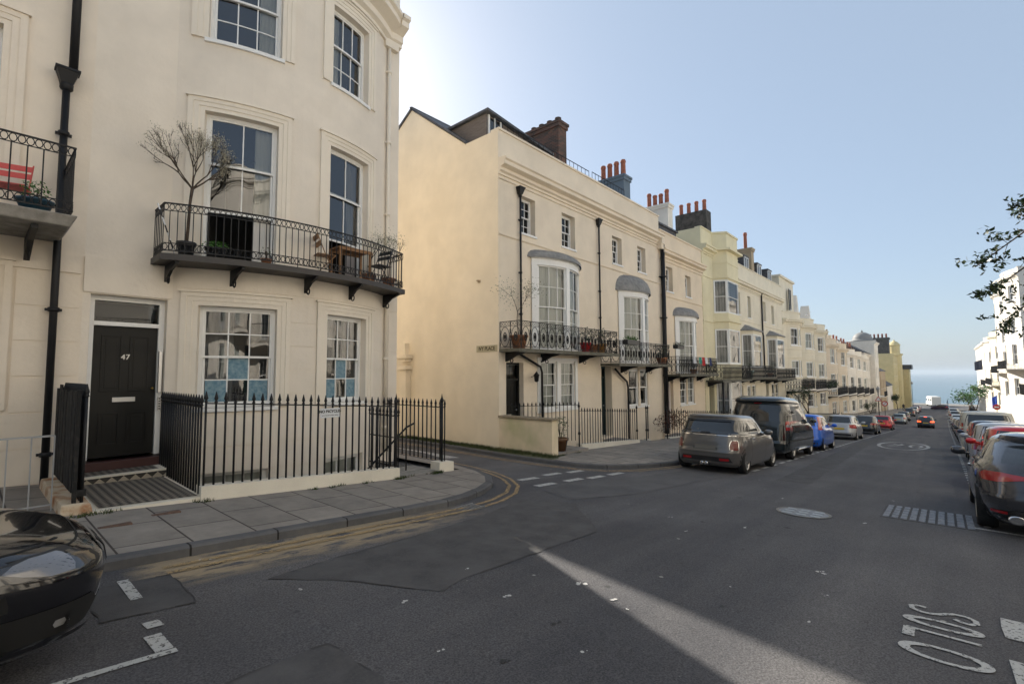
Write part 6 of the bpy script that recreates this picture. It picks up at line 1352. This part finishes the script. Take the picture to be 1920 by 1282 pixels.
def car(name,label,cat,loc,tab,paint,wb=(0.,0.),r=.31,ww=.2,style='5',group=None,details=None,cx=None,track=None,yaw=0,al=None,pitch=True,mirror=None,seams=None,pillars=None):
    S=Shell(tab); x0=loc[0]
    t=empty(name,(loc[0],loc[1],0),0,label,cat,group)
    zl,zh=tab[0][0],tab[-1][0]
    zs=[]; 
    for i in range(len(tab)-1):
        a,b_=tab[i][0],tab[i+1][0]; k=max(1,int((b_-a)/.035)); zs+=[a+(b_-a)*j/k for j in range(k)]
    zs.append(zh)
    n=112; b=MB(); ths=[]
    for k in range(n):
        ths.append(2*math.pi*k/n)
    def th2(th): # denser near corners
        return th
    rows=[[S.pt(z,th) for th in ths] for z in zs]
    n0=0
    for r_ in rows: b.v+=[tuple(p) for p in r_]
    for i in range(len(rows)-1):
        for k in range(n): b.f.append((i*n+k,i*n+(k+1)%n,(i+1)*n+(k+1)%n,(i+1)*n+k)); b.m.append(0); b.sm.append(1)
    b.f.append(tuple(range(n))[::-1]); b.m.append(1); b.sm.append(0); b.f.append(tuple((len(rows)-1)*n+k for k in range(n))); b.m.append(0); b.sm.append(1)
    body=b.build('body',[paint,M['well']],t,normals=True)
    ymax=max(q[3] for q in tab if q[0]<.8)
    cut=MB()
    for x in wb:
        for sg in(-1,1): cut.lathe((x,sg*(ymax-.02),r),[(r*1.16,-.32),(r*1.16,.32)],36,ax='y')
    co=cut.build('cutter',[M['well']]); 
    boolean_cut(body,co); D.objects.remove(co)
    body.data.materials.clear(); body.data.materials.append(paint); body.data.materials.append(M['well'])
    me=body.data
    if pillars:
        body.data.materials.append(M['pillar'])
        for p in me.polygons:
            if pillars[0]<p.center.z<pillars[1]: p.material_index=2
    for p in me.polygons: # arch pockets take the dark lining
        c=p.center
        for x in wb:
            d=math.hypot(c.x-x,c.z-r)
            if d<r*1.17 and abs(c.y)<ymax-.03 and abs(p.normal.y)<.99 and abs(d-r*1.16)<.02: p.material_index=1
            if d<r*1.15 and abs(p.normal.y)>.95 and abs(c.y)<ymax-.2: p.material_index=1
        if p.normal.z<-.9 and c.z<zl+.02: p.material_index=1
    tr=track if track else ymax-ww/2-.03
    for x in wb:
        for sg in(-1,1): wheel(t,x,sg*tr,r,ww,sg,style,al or M['alloy'])
    if details: details(S,t,MB,body)
    if seams:
        b=MB()
        for sd in 'LR':
            for (xa,xb,za,zb_) in seams: S.patch(b,[(za,xa-.005,xa+.005),(zb_,xb-.005,xb+.005)],sd,.0025,1,sub=10)
        b.build('door_seam',M['well'],body)
    if mirror:
        mx,mz,my=mirror
        for sg in(-1,1):
            b=MB(); ln=[(.0,-.11),(.05,-.1),(.075,-.05),(.085,0),(.075,.06),(.05,.1),(.0,.11)]; b.lathe((mx,sg*(my+.1),mz),[(p[0],p[1]) for p in ln],10,ax='y'); b.tube([(mx,sg*(my-.06),mz-.05),(mx,sg*(my+.05),mz-.03)],.025,5); q=b.build('wing_mirror',M['trimblack'] if paint is M.get('bluepaint') else paint,body)
    z=gr(loc[0]+(wb[0]+wb[1])/2 if True else loc[0]); t.location=(loc[0],loc[1],gr(loc[0]))
    sl_=(gr(loc[0]+wb[1])-gr(loc[0]+wb[0]))/(wb[1]-wb[0]); t.rotation_euler=(0,-math.atan(sl_),yaw)
    return t
# hatchback details -------------------------------------------------------
def glassy(S,t,body,rearwin,sides,front=None,gm=None,extra=None):
    gm=gm or M['darkglass']
    b=MB(); S.patch(b,rearwin,'rear',.003,14,sub=4); b.build('rear_window',gm,body)
    for sd in 'LR':
        for rows in sides: b=MB(); S.patch(b,rows,sd,.003,10,sub=4); b.build('side_window',gm,body)
    if front: b=MB(); S.patch(b,front,'front',.003,14,sub=4); b.build('windscreen',gm,body)
MINI=[(.16,.14,3.52,.76,6),(.24,.06,3.6,.81,6),(.38,.015,3.66,.835,5.5),(.52,.0,3.68,.845,5.5),(.56,.03,3.67,.842,5.5),(.64,.035,3.66,.84,5.5),(.76,.05,3.6,.83,5.2),(.86,.07,3.48,.815,5),(.91,.085,3.25,.80,5),(.955,.10,2.85,.785,4.8),(.97,.14,2.72,.765,4.8),(1.05,.19,2.6,.745,4.6),(1.2,.29,2.38,.705,4.6),(1.31,.37,2.2,.665,4.4),(1.335,.33,2.15,.65,4.4),(1.37,.36,2.05,.62,4),(1.395,.5,1.85,.53,3.4),(1.41,.8,1.5,.35,2.6),(1.414,1.0,1.3,.15,2)]
def d_mini(S,t,MB_,body):
    glassy(S,t,body,[(.985,-.62,.62),(1.05,-.60,.60),(1.2,-.55,.55),(1.30,-.50,.50)],[[(.99,.34,1.0),(1.1,.38,1.0),(1.3,.52,1.0)],[(.99,1.05,2.35),(1.1,1.05,2.28),(1.3,1.05,2.02)]],[(.99,-.6,.6),(1.31,-.52,.52)])
    for sg in(-1,1):
        b=MB(); S.patch(b,[(.60,sg*.60,sg*.775),(.70,sg*.585,sg*.77),(.80,sg*.60,sg*.76),(.86,sg*.635,sg*.74)],'rear',.012,8); q=b.build('tail_light_bezel',M['chrome'],body)
        b=MB(); S.patch(b,[(.615,sg*.615,sg*.762),(.70,sg*.60,sg*.758),(.80,sg*.615,sg*.745),(.845,sg*.645,sg*.73)],'rear',.017,8); b.build('tail_light',M['redlamp2'],body)
        b=MB(); S.patch(b,[(.33,sg*.36,sg*.58),(.39,sg*.36,sg*.58)],'rear',.01,5); b.build('fog_light',M['redlamp'],body)
        b=MB(); b.lathe((-.02,sg*.055,.245),[(.03,0),(.045,0),(.045,.18),(.03,.18)],14,ax='y'); b.v=[(x,y,z) for x,y,z in b.v]; b.v=[((y_-sg*.055)*-1+.10 , sg*.055+(x_+.02), z_) for x_,y_,z_ in b.v]; b.build('exhaust_pipe',M['chrome'],body)
    b=MB(); S.patch(b,[(.955,-.72,.72),(.972,-.71,.71)],'rear',.006,16); b.build('chrome_strip',M['chrome'],body)
    b=MB(); S.patch(b,[(.30,-.66,.66),(.34,-.63,.63),(.42,-.60,.60)],'rear',.005,14); b.build('bumper_insert',M['trimblack'],body)
    b=MB(); S.patch(b,[(.58,-.31,.31),(.66,-.31,.31)],'rear',.006,6); S.patch(b,[(.505,-.80,.80),(.515,-.80,.80)],'rear',.003,16); b.build('boot_recess',mat('dark_grey_plastic',(.05,.05,.048),.5),body)
    b=MB(); S.patch(b,[(.595,-.27,.27),(.71,-.27,.27)],'rear',.011,6); b.build('number_plate',mat('dull_plate',(.13,.125,.11),.5),body)
    b=MB(); S.patch(b,[(.72,-.3,.3),(.745,-.3,.3)],'rear',.03,6); b.build('boot_handle',mat('satin_grey',(.1,.1,.1),.3),body)
    b=MB(); S.patch(b,[(1.315,-.56,.56),(1.345,-.55,.55)],'rear',.05,10); S.patch(b,[(1.0,-.12,.16),(1.03,-.10,.1)],'rear',.02,4); b.build('spoiler',M['trimblack'],body)
    for sd in 'LR': b=MB(); S.patch(b,[(.957,.3,2.7),(.972,.3,2.68)],sd,.005,14); b.build('belt_trim',M['chrome'],body)
    for sg in(-1,1): b=MB(); p=S.side(1.25,.88,sg); b.box(p.x-.08,p.x+.08,p.y-.02,p.y+.025,.865,.9); b.build('door_handle',M['chrome'],body,bevel=.008)
P=carpaint; M['pillar']=mat('gloss_black_pillar',(.01,.01,.012),.15,coat=.6)
car('parked_car','dark grey three-door hatchback with twin central exhausts, nearest on the left of the road','car',(12.85,4.72),[tuple([q[0]*1.07,q[1]*1.03,q[2]*1.03,q[3]*1.05,q[4]]) for q in MINI],P('dark_grey_paint',(.11,.105,.1),.3,.3),(.66,3.2),.315,.2,'10','cars parked on the left side',None or (lambda S,t,m,b:d_mini(Sc(S),t,m,b)) if False else d_mini,mirror=(2.3,1.03,.86),seams=[(1.02,1.02,.3,1.38),(2.25,2.42,.3,.97)],pillars=(1.0,1.365))
# panel van with raised roof
VAN=[(.22,.1,4.75,.86,8),(.32,.0,4.85,.93,8),(.55,-.02,4.88,.955,8),(.62,.03,4.88,.955,8),(.95,.05,4.8,.955,8),(1.1,.06,4.45,.95,8),(1.2,.07,4.0,.945,8),(1.25,.085,3.85,.925,8),(1.6,.16,3.45,.885,8),(1.82,.22,3.12,.84,7),(1.9,.25,3.0,.82,7),(1.92,.08,2.98,.83,7),(2.02,.1,2.85,.81,7),(2.1,.3,2.6,.74,6),(2.14,.6,2.2,.6,4),(2.15,1,1.8,.3,3)]
def d_van(S,t,m,body):
    glassy(S,t,body,[(1.27,-.78,.78),(1.5,-.75,.75),(1.83,-.70,.70)],[[(1.27,.35,1.45),(1.8,.42,1.45)],[(1.27,1.55,2.6),(1.8,1.55,2.6)],[(1.27,2.7,3.65),(1.6,2.7,3.3),(1.78,2.7,3.05)]],[(1.3,-.8,.8),(1.78,-.72,.72)])
    for sg in(-1,1):
        b=MB(); S.patch(b,[(1.0,sg*.855,sg*.948),(1.3,sg*.845,sg*.925)],'rear',.008,6); q=b.build('tail_light',M['redlamp'],body); b=MB(); S.patch(b,[(1.1,sg*.86,sg*.94),(1.18,sg*.86,sg*.938)],'rear',.012,4); b.build('reversing_lens',M['lens'],q)
    b=MB(); S.patch(b,[(.34,-.9,.9),(.55,-.92,.92)],'rear',.02,14); b.build('bumper',P('bumper_green_black',(.012,.02,.022)),body)
    b=MB(); S.patch(b,[(1.86,-.12,.12),(1.89,-.12,.12)],'rear',.01,4); b.build('brake_light',M['redlamp'],body)
    b=MB(); S.patch(b,[(.78,-.27,.27),(.89,-.27,.27)],'rear',.01,4); b.build('number_plate',M['plate'],body)
    for sg in(-1,1): b=MB(); b.tube([(1.35,sg*.98,.33),(3.2,sg*.98,.33)],.035,8); b.build('side_bar',M['chrome'],body)
    for sd in 'LR': b=MB(); S.patch(b,[(.62,.4,4.6),(.66,.4,4.6)],sd,.01,12); b.build('rubbing_strip',M['trimblack'],body)
car('parked_van','very dark green camper van with raised roof, parked in front of the grey hatchback','van',(18.05,4.85),VAN,P('black_green_paint',(.008,.012,.012),.05,.2),(.98,3.9),.34,.23,'5','cars parked on the left side',d_van,mirror=(3.55,1.3,.98),seams=[(1.5,1.5,.4,1.25),(2.65,2.65,.4,1.9)])
HATCH=[(.17,.12,3.92,.74,6),(.26,.03,3.98,.82,6),(.45,.0,4.02,.85,5.5),(.53,.02,4.02,.855,5.5),(.68,.03,3.95,.855,5),(.8,.05,3.8,.845,5),(.88,.06,3.5,.83,5),(.94,.08,3.05,.815,4.8),(.99,.1,2.95,.79,4.6),(1.2,.24,2.62,.735,4.5),(1.36,.36,2.3,.675,4.2),(1.40,.36,2.2,.64,4),(1.44,.55,1.95,.54,3.4),(1.46,1.,1.6,.3,2.5)]
def d_hatch(lamp='mid',plate=True,lit=False,glassm=None):
    def f(S,t,m,body):
        glassy(S,t,body,[(1.0,-.66,.66),(1.2,-.6,.6),(1.35,-.54,.54)],[[(1.01,.5,1.3),(1.2,.6,1.3),(1.35,.78,1.3)],[(1.01,1.37,2.1),(1.35,1.37,2.1)],[(1.01,2.16,2.8),(1.2,2.16,2.5),(1.33,2.16,2.3)]],[(1.01,-.65,.65),(1.35,-.55,.55)],glassm)
        for sg in(-1,1):
            b=MB()
            if lamp=='high': S.patch(b,[(.86,sg*.68,sg*.8),(1.1,sg*.66,sg*.75),(1.36,sg*.58,sg*.67)],'rear',.012,5)
            elif lamp=='wide': S.patch(b,[(.74,sg*.42,sg*.83),(.88,sg*.48,sg*.81)],'rear',.012,8); S.patch(b,[(.74,.08,.3),(.88,.1,.26)],'R' if sg<0 else 'L',.01,4)
            else: S.patch(b,[(.70,sg*.6,sg*.82),(.93,sg*.66,sg*.79)],'rear',.012,6); S.patch(b,[(.72,.07,.24),(.92,.1,.2)],'R' if sg<0 else 'L',.01,4)
            b.build('tail_light',M['lit_lamp'] if lit else M['redlamp'],body)
        b=MB(); S.patch(b,[(.27,-.66,.66),(.36,-.66,.66)],'rear',.006,12); b.build('bumper_insert',M['trimblack'],body)
        if plate: b=MB(); S.patch(b,[(.60,-.26,.26),(.71,-.26,.26)],'rear',.01,4); b.build('number_plate',M['plate'],body)
        if lit: b=MB(); S.patch(b,[(1.37,-.15,.15),(1.395,-.15,.15)],'rear',.02,4); b.build('brake_light',M['lit_lamp'],body)
        for sg in(-1,1): 
            for x in(1.0,1.9): b=MB(); p=S.side(x,.86,sg); b.box(p.x-.08,p.x+.08,p.y-.02,p.y+.025,.845,.875); b.build('door_handle',M['trimblack'],body)
    return f
SM=[(1.34,1.34,.3,1.4),(2.13,2.13,.3,1.4),(2.95,3.0,.3,.95)]
def sc(tab,sx=1.,sz=1.,sy=1.): return [(z*sz,a*sx,b*sx,w_*sy,n) for z,a,b,w_,n in tab]
def hcar(label,x,y,c,sx=1.,sz=1.,lamp='mid',lit=False,name='parked_car',group='cars parked on the left side',met=.35,tab=None,plate=True,cat='car'):
    tb=sc(tab or HATCH,sx,1.,1.)
    if sz!=1: tb=[(z if z<.5 else .5+(z-.5)*sz,a,b,w_,n) for z,a,b,w_,n in tb]
    def det(S,t,m,body):
        class Z:
            def __init__(s,S): s.S=S
            def patch(s,b,rows,kind,*a,**k):
                rows=[((z if z<.5 else .5+(z-.5)*sz),(p*sx if kind in 'LR' else p),(q*sx if kind in 'LR' else q)) for z,p,q in rows]; s.S.patch(b,rows,kind,*a,**k)
            def side(s,x,z,sg): return s.S.side(x*sx,(z if z<.5 else .5+(z-.5)*sz),sg)
        d_hatch(lamp,plate,lit)(Z(S),t,m,body)
    return car(name,label,cat,(x,y),tb,P(label.split()[0]+'_car_paint',c,met),(.72*sx,3.25*sx),.31,.2,random.choice(['5','7','10']),group,det,mirror=(2.75*sx,.5+(1.02-.5)*sz,.84),seams=[(a*sx,b_*sx,z0,(z1 if z1<.5 else .5+(z1-.5)*sz)-.02) for a,b_,z0,z1 in SM])
hcar('bright blue small hatchback in front of the dark camper van',23.9,4.72,(.005,.12,.62),.92,1.08,'high')
hcar('silver hatchback with red lamps and a high yellow plate, in front of the blue car',35.6,4.85,(.42,.43,.45),1.0,1.04,'mid')
hcar('blackish hatchback in front of the silver one, with a low yellow plate',47.6,4.85,(.02,.022,.026),1.02,1.0,'wide')
hcar('red hatchback in the left parked row',63.,4.85,(.55,.012,.015),.98,1.0,'mid')
hcar('light silver-blue hatchback beyond the red one on the left',88.,4.85,(.3,.34,.36),1.,1.,'mid')
hcar('dark blue small car beyond the light silver-blue one on the left',98,4.85,(.02,.025,.04),1.,1.,'wide')
hcar('black hatchback driving away mid-road with its brake lights lit',81.,1.8,(.012,.013,.016),1.,1.,'wide',True,'moving_car',None)
hcar('white car far down the left row near the seafront',138,4.9,(.6,.6,.6),1,1.,'mid'); hcar('dark red car far down the left row, behind the white one',150,4.9,(.2,.02,.03),1,1,'mid'); hcar('dark grey car far down the left row, before the white one',118,4.9,(.03,.03,.035),1,1.1,'mid')
GR='cars parked on the right side'
hcar('bright red hatchback parked ahead of the charcoal coupe on the right',15.4,-1.45,(.6,.015,.02),1.,1.06,'wide',group=GR)
hcar('silver hatchback roof seen between the red car and the dark blue one, right side',20.1,-1.42,(.45,.47,.5),.95,1.09,'mid',group=GR)
hcar('dark blue hatchback with tall red roof-height lamps on the right',24.8,-1.42,(.012,.022,.06),.95,1.12,'high',group=GR)
car('parked_van','cream and white passenger van on the right, behind the dark blue hatchback','van',(30.2,-1.45),[(z,a*.95,b*.95,w_,n) for z,a,b,w_,n in VAN if z<2.0][:-1]+[(1.95,.5,2.5,.6,4),(1.97,1,2,.3,3)],P('cream_white_paint',(.55,.54,.48),.1),(.98,3.8),.34,.23,'7',GR,lambda S,t,m,b:(glassy(S,t,b,[(1.27,-.78,.78),(1.6,-.72,.72),(1.8,-.66,.66)],[[(1.27,.4,1.4),(1.75,.45,1.4)],[(1.27,1.5,2.5),(1.75,1.5,2.5)],[(1.27,2.6,3.5),(1.6,2.6,3.15)]],[(1.3,-.8,.8),(1.75,-.7,.7)]),[ (lambda q:(S.patch(q,[(.95,sg*.82,sg*.945),(1.4,sg*.8,sg*.9)],'rear',.008,5),q.build('tail_light',M['redlamp'],b)))(MB()) for sg in(-1,1)]))
for i,(x,c,lab) in enumerate([(36.5,(.02,.022,.02),'black hatchback just beyond the cream van on the right'),(42.,(.05,.055,.06),'dark grey hatchback two beyond the cream van on the right'),(47.5,(.12,.01,.012),'maroon hatchback further down the right row'),(54,(.02,.02,.02),'black car midway down the right row, after the maroon one'),(62,(.35,.36,.37),'silver car midway down the right row'),(72,(.03,.035,.04),'charcoal car down the right row, before two pale cars'),(82,(.5,.52,.53),'pale silver car far down the right row, nearer of two'),(92,(.55,.55,.55),'white car far down the right row, farther of two'),(112,(.3,.31,.33),'grey car near the far end of the right row'),(130,(.5,.5,.5),'off-white car at the far end of the right row')]):
    hcar(lab,x,-1.45,c,1.,1.0+.05*(i%2),['mid','wide'][i%2],group=GR)
t=hcar('dark purple car turning across the end of the street',178,-1.2,(.05,.015,.06),1,1,'mid',name='moving_car',group=None); t.rotation_euler[2]=R(70)
# charcoal coupe, near right
OPEL=[(.17,.25,4.2,.76,5),(.25,.12,4.3,.85,4.6),(.42,.02,4.42,.905,4.4),(.55,.0,4.44,.915,4.3),(.62,.02,4.44,.92,4.2),(.75,.06,4.35,.92,4),(.84,.10,4.2,.905,4),(.92,.15,3.9,.88,4),(.98,.2,3.45,.84,4),(1.02,.24,3.2,.80,4),(1.1,.38,3.02,.76,4),(1.22,.62,2.78,.70,3.8),(1.34,.88,2.5,.63,3.6),(1.38,.86,2.42,.60,3.5),(1.43,1.0,2.25,.52,3.2),(1.465,1.25,1.95,.38,2.8),(1.48,1.5,1.7,.2,2.2)]
def d_opel(S,t,m,body):
    glassy(S,t,body,[(1.03,-.6,.6),(1.1,-.58,.58),(1.22,-.52,.52),(1.33,-.44,.44)],[[(1.04,.98,1.75),(1.2,1.18,1.75),(1.33,1.4,1.75)],[(1.04,1.82,3.0),(1.2,1.82,2.72),(1.33,1.82,2.45)]],[(1.04,-.65,.65),(1.34,-.5,.5)])
    for sg in(-1,1):
        sd='L' if sg>0 else 'R'
        b=MB(); S.patch(b,[(.765,sg*.66,sg*.80),(.79,sg*.54,sg*.825),(.83,sg*.34,sg*.83),(.86,sg*.30,sg*.82),(.90,sg*.60,sg*.77)],'rear',.008,12); b.build('tail_light',M['redlamp'],body)
        b=MB(); S.patch(b,[(.56,sg*.55,sg*.8),(.585,sg*.5,sg*.8)],'rear',.03,8); b.build('bumper_crease',t_paint,body)
        b=MB(); b.lathe((.08,sg*.5,.27),[(.05,-.03),(.06,-.03),(.06,.1),(.05,.1)],14,ax='y'); b.v=[(.12-(y-sg*.5),sg*.5+(x-.08)*1.5,z) for x,y,z in b.v]; b.build('exhaust_pipe',M['chrome'],body)
        b=MB(); S.patch(b,[(.33,sg*.58,sg*.74),(.37,sg*.58,sg*.74)],'rear',.012,4); b.build('reflector',M['redlamp'],body)
        b=MB(); p=S.side(2.0,.86,sg); b.box(p.x-.09,p.x+.09,p.y-.02,p.y+.03,.84,.875); b.build('door_handle',t_paint,body,bevel=.01)
    b=MB(); S.patch(b,[(.24,-.75,.75),(.34,-.7,.7),(.4,-.5,.5)],'rear',.006,14); b.build('diffuser',M['trimblack'],body)
    b=MB(); S.patch(b,[(.66,-.52,.52),(.665,-.52,.52)],'rear',.003,10); S.patch(b,[(.66,-.53,-.52),(.75,-.62,-.61)],'rear',.003,1); S.patch(b,[(.66,.52,.53),(.75,.61,.62)],'rear',.003,1); b.build('boot_seam',M['well'],body)
    b=MB(); S.patch(b,[(1.345,-.52,.52),(1.375,-.5,.5)],'rear',.09,12); b.build('spoiler',t_paint,body)
    b=MB(); S.patch(b,[(.5,-.26,.26),(.61,-.26,.26)],'rear',.01,4); b.build('number_plate',M['plate'],body)
t_paint=P('charcoal_paint',(.045,.047,.055),.4,.25)
car('parked_car','charcoal coupe cut off by the right edge of the photo, rear corner nearest the camera','car',(9.85,-1.2),OPEL,t_paint,(.92,3.6),.345,.24,'5',GR,d_opel,mirror=(2.95,1.05,.93),seams=[(1.78,1.78,.35,1.33),(3.0,3.05,.35,1.0)])
# black saloon, near left: only its nose is in view
BMW=[(.16,.2,4.3,.76,6),(.24,.08,4.44,.84,5),(.36,.02,4.50,.885,4.2),(.50,.0,4.52,.905,4.0),(.60,.0,4.50,.91,3.9),(.66,.02,4.45,.905,3.8),(.72,.04,4.34,.895,3.7),(.77,.06,4.16,.88,3.7),(.82,.08,3.88,.865,3.8),(.87,.1,3.5,.85,4),(.92,.14,3.15,.83,4.2),(.97,.55,3.02,.78,4.4),(1.1,.85,2.8,.73,4.3),(1.25,1.15,2.5,.67,4.1),(1.34,1.35,2.28,.62,4),(1.39,1.5,2.1,.5,3.2),(1.405,1.7,1.9,.3,2.5)]
def d_bmw(S,t,m,body):
    glassy(S,t,body,[(.99,-.65,.65),(1.32,-.5,.5)],[[(.99,.95,1.75),(1.3,1.35,1.75)],[(.99,1.82,2.95),(1.3,1.82,2.35)]],[(.98,-.66,.66),(1.33,-.5,.5)])
    for sg in(-1,1):
        sd='L' if sg>0 else 'R'
        b=MB(); S.patch(b,[(.575,sg*.52,sg*.70),(.61,sg*.46,sg*.80),(.66,sg*.48,sg*.86),(.70,sg*.64,sg*.87)],'front',.004,14); S.patch(b,[(.585,4.20,4.36),(.62,4.06,4.38),(.66,3.95,4.35),(.695,3.98,4.30),(.715,4.08,4.26)],sd,.004,10); b.build('headlight_surround',M['trimblack'],body)
        b=MB(); S.patch(b,[(.6,4.20,4.31),(.63,4.08,4.31),(.66,4.0,4.29),(.69,4.04,4.25),(.703,4.1,4.22)],sd,.009,10); q=b.build('headlight',M['headglass'],body)
        b=MB(); S.patch(b,[(.6,4.325,4.38),(.63,4.322,4.39),(.66,4.302,4.38),(.69,4.262,4.34)],sd,.009,6); S.patch(b,[(.587,sg*.56,sg*.74),(.62,sg*.52,sg*.82),(.66,sg*.54,sg*.86),(.69,sg*.66,sg*.86)],'front',.009,12); b.build('lamp_outer_lens',M['darklens'],q)
        b=MB(); S.patch(b,[(.305,4.25,4.29),(.325,4.24,4.30),(.345,4.25,4.29)],sd,.008,6); b.build('side_fog_light',M['lens'],body)
        b=MB(); S.patch(b,[(.215,3.98,4.3),(.228,3.95,4.34)],sd,.02,10); b.build('sill_blade',M['chrome'],body)
        b=MB(); S.patch(b,[(.735,2.9,4.25),(.741,2.9,4.23)],sd,.003,14); b.build('bonnet_edge_seam',M['well'],body)
        p=S.rear(sg*.68,.33,1); b=MB(); c=[(p.x+.02,p.y+.06*math.cos(a),p.z+.05*math.sin(a)) for a in [2*math.pi*k/18 for k in range(18)]]; b.face(c); b.build('fog_light',M['lens'],body)
        b=MB(); S.patch(b,[(.26,sg*.52,sg*.8),(.36,sg*.5,sg*.84),(.42,sg*.56,sg*.82)],'front',.006,8); b.build('bumper_vent',M['well'],body)
        b=MB(); S.patch(b,[(.243,sg*.5,sg*.84),(.26,sg*.5,sg*.85)],'front',.03,8); b.build('bumper_blade',t_blk,body)
        b=MB(); S.patch(b,[(.50,sg*.05,sg*.3),(.66,sg*.04,sg*.26)],'front',.012,6); b.build('grille',M['chrome'],body); b=MB(); S.patch(b,[(.515,sg*.065,sg*.285),(.645,sg*.055,sg*.245)],'front',.017,6); b.build('grille_bars',M['well'],body)
    b=MB(); S.patch(b,[(.25,-.45,.45),(.36,-.5,.5)],'front',.005,8); b.build('lower_grille',M['well'],body)
    b=MB(); S.patch(b,[(.705,-.8,.8),(.712,-.8,.8)],'front',.002,20); b.build('bonnet_seam',M['well'],body)
M['headglass']=mat('headlight_glass',(.17,.17,.18),.2,.3,coat=.9)
M['darklens']=mat('smoked_lamp_lens',(.03,.03,.032),.1,.2,coat=1.)
t_blk=P('black_paint',(.008,.008,.01),.2,.12)
car('parked_car','glossy black saloon in the bottom left corner, front end and headlight in view','car',(.66-4.52,4.55),BMW,t_blk,(.85,3.68),.33,.23,'5',None,d_bmw,mirror=(3.0,1.0,.9))
# ================= sea air =================
b=MB(); b.box(-420,12100,-9000,9000,-23,18); hz=b.build('haze',D.materials.new('sea_air'))
hm=hz.data.materials[0]; hm.use_nodes=True; hm.node_tree.nodes.clear(); ho=N(hm,'ShaderNodeOutputMaterial'); hv=N(hm,'ShaderNodeVolumePrincipled'); hv.inputs['Color'].default_value=(.72,.82,.92,1); hv.inputs['Density'].default_value=.00032; hv.inputs['Anisotropy'].default_value=0.; L(hm,hv.outputs[0],ho.inputs['Volume'])
tag(hz,kind='stuff',label='thin pale sea haze over the far end of the street')
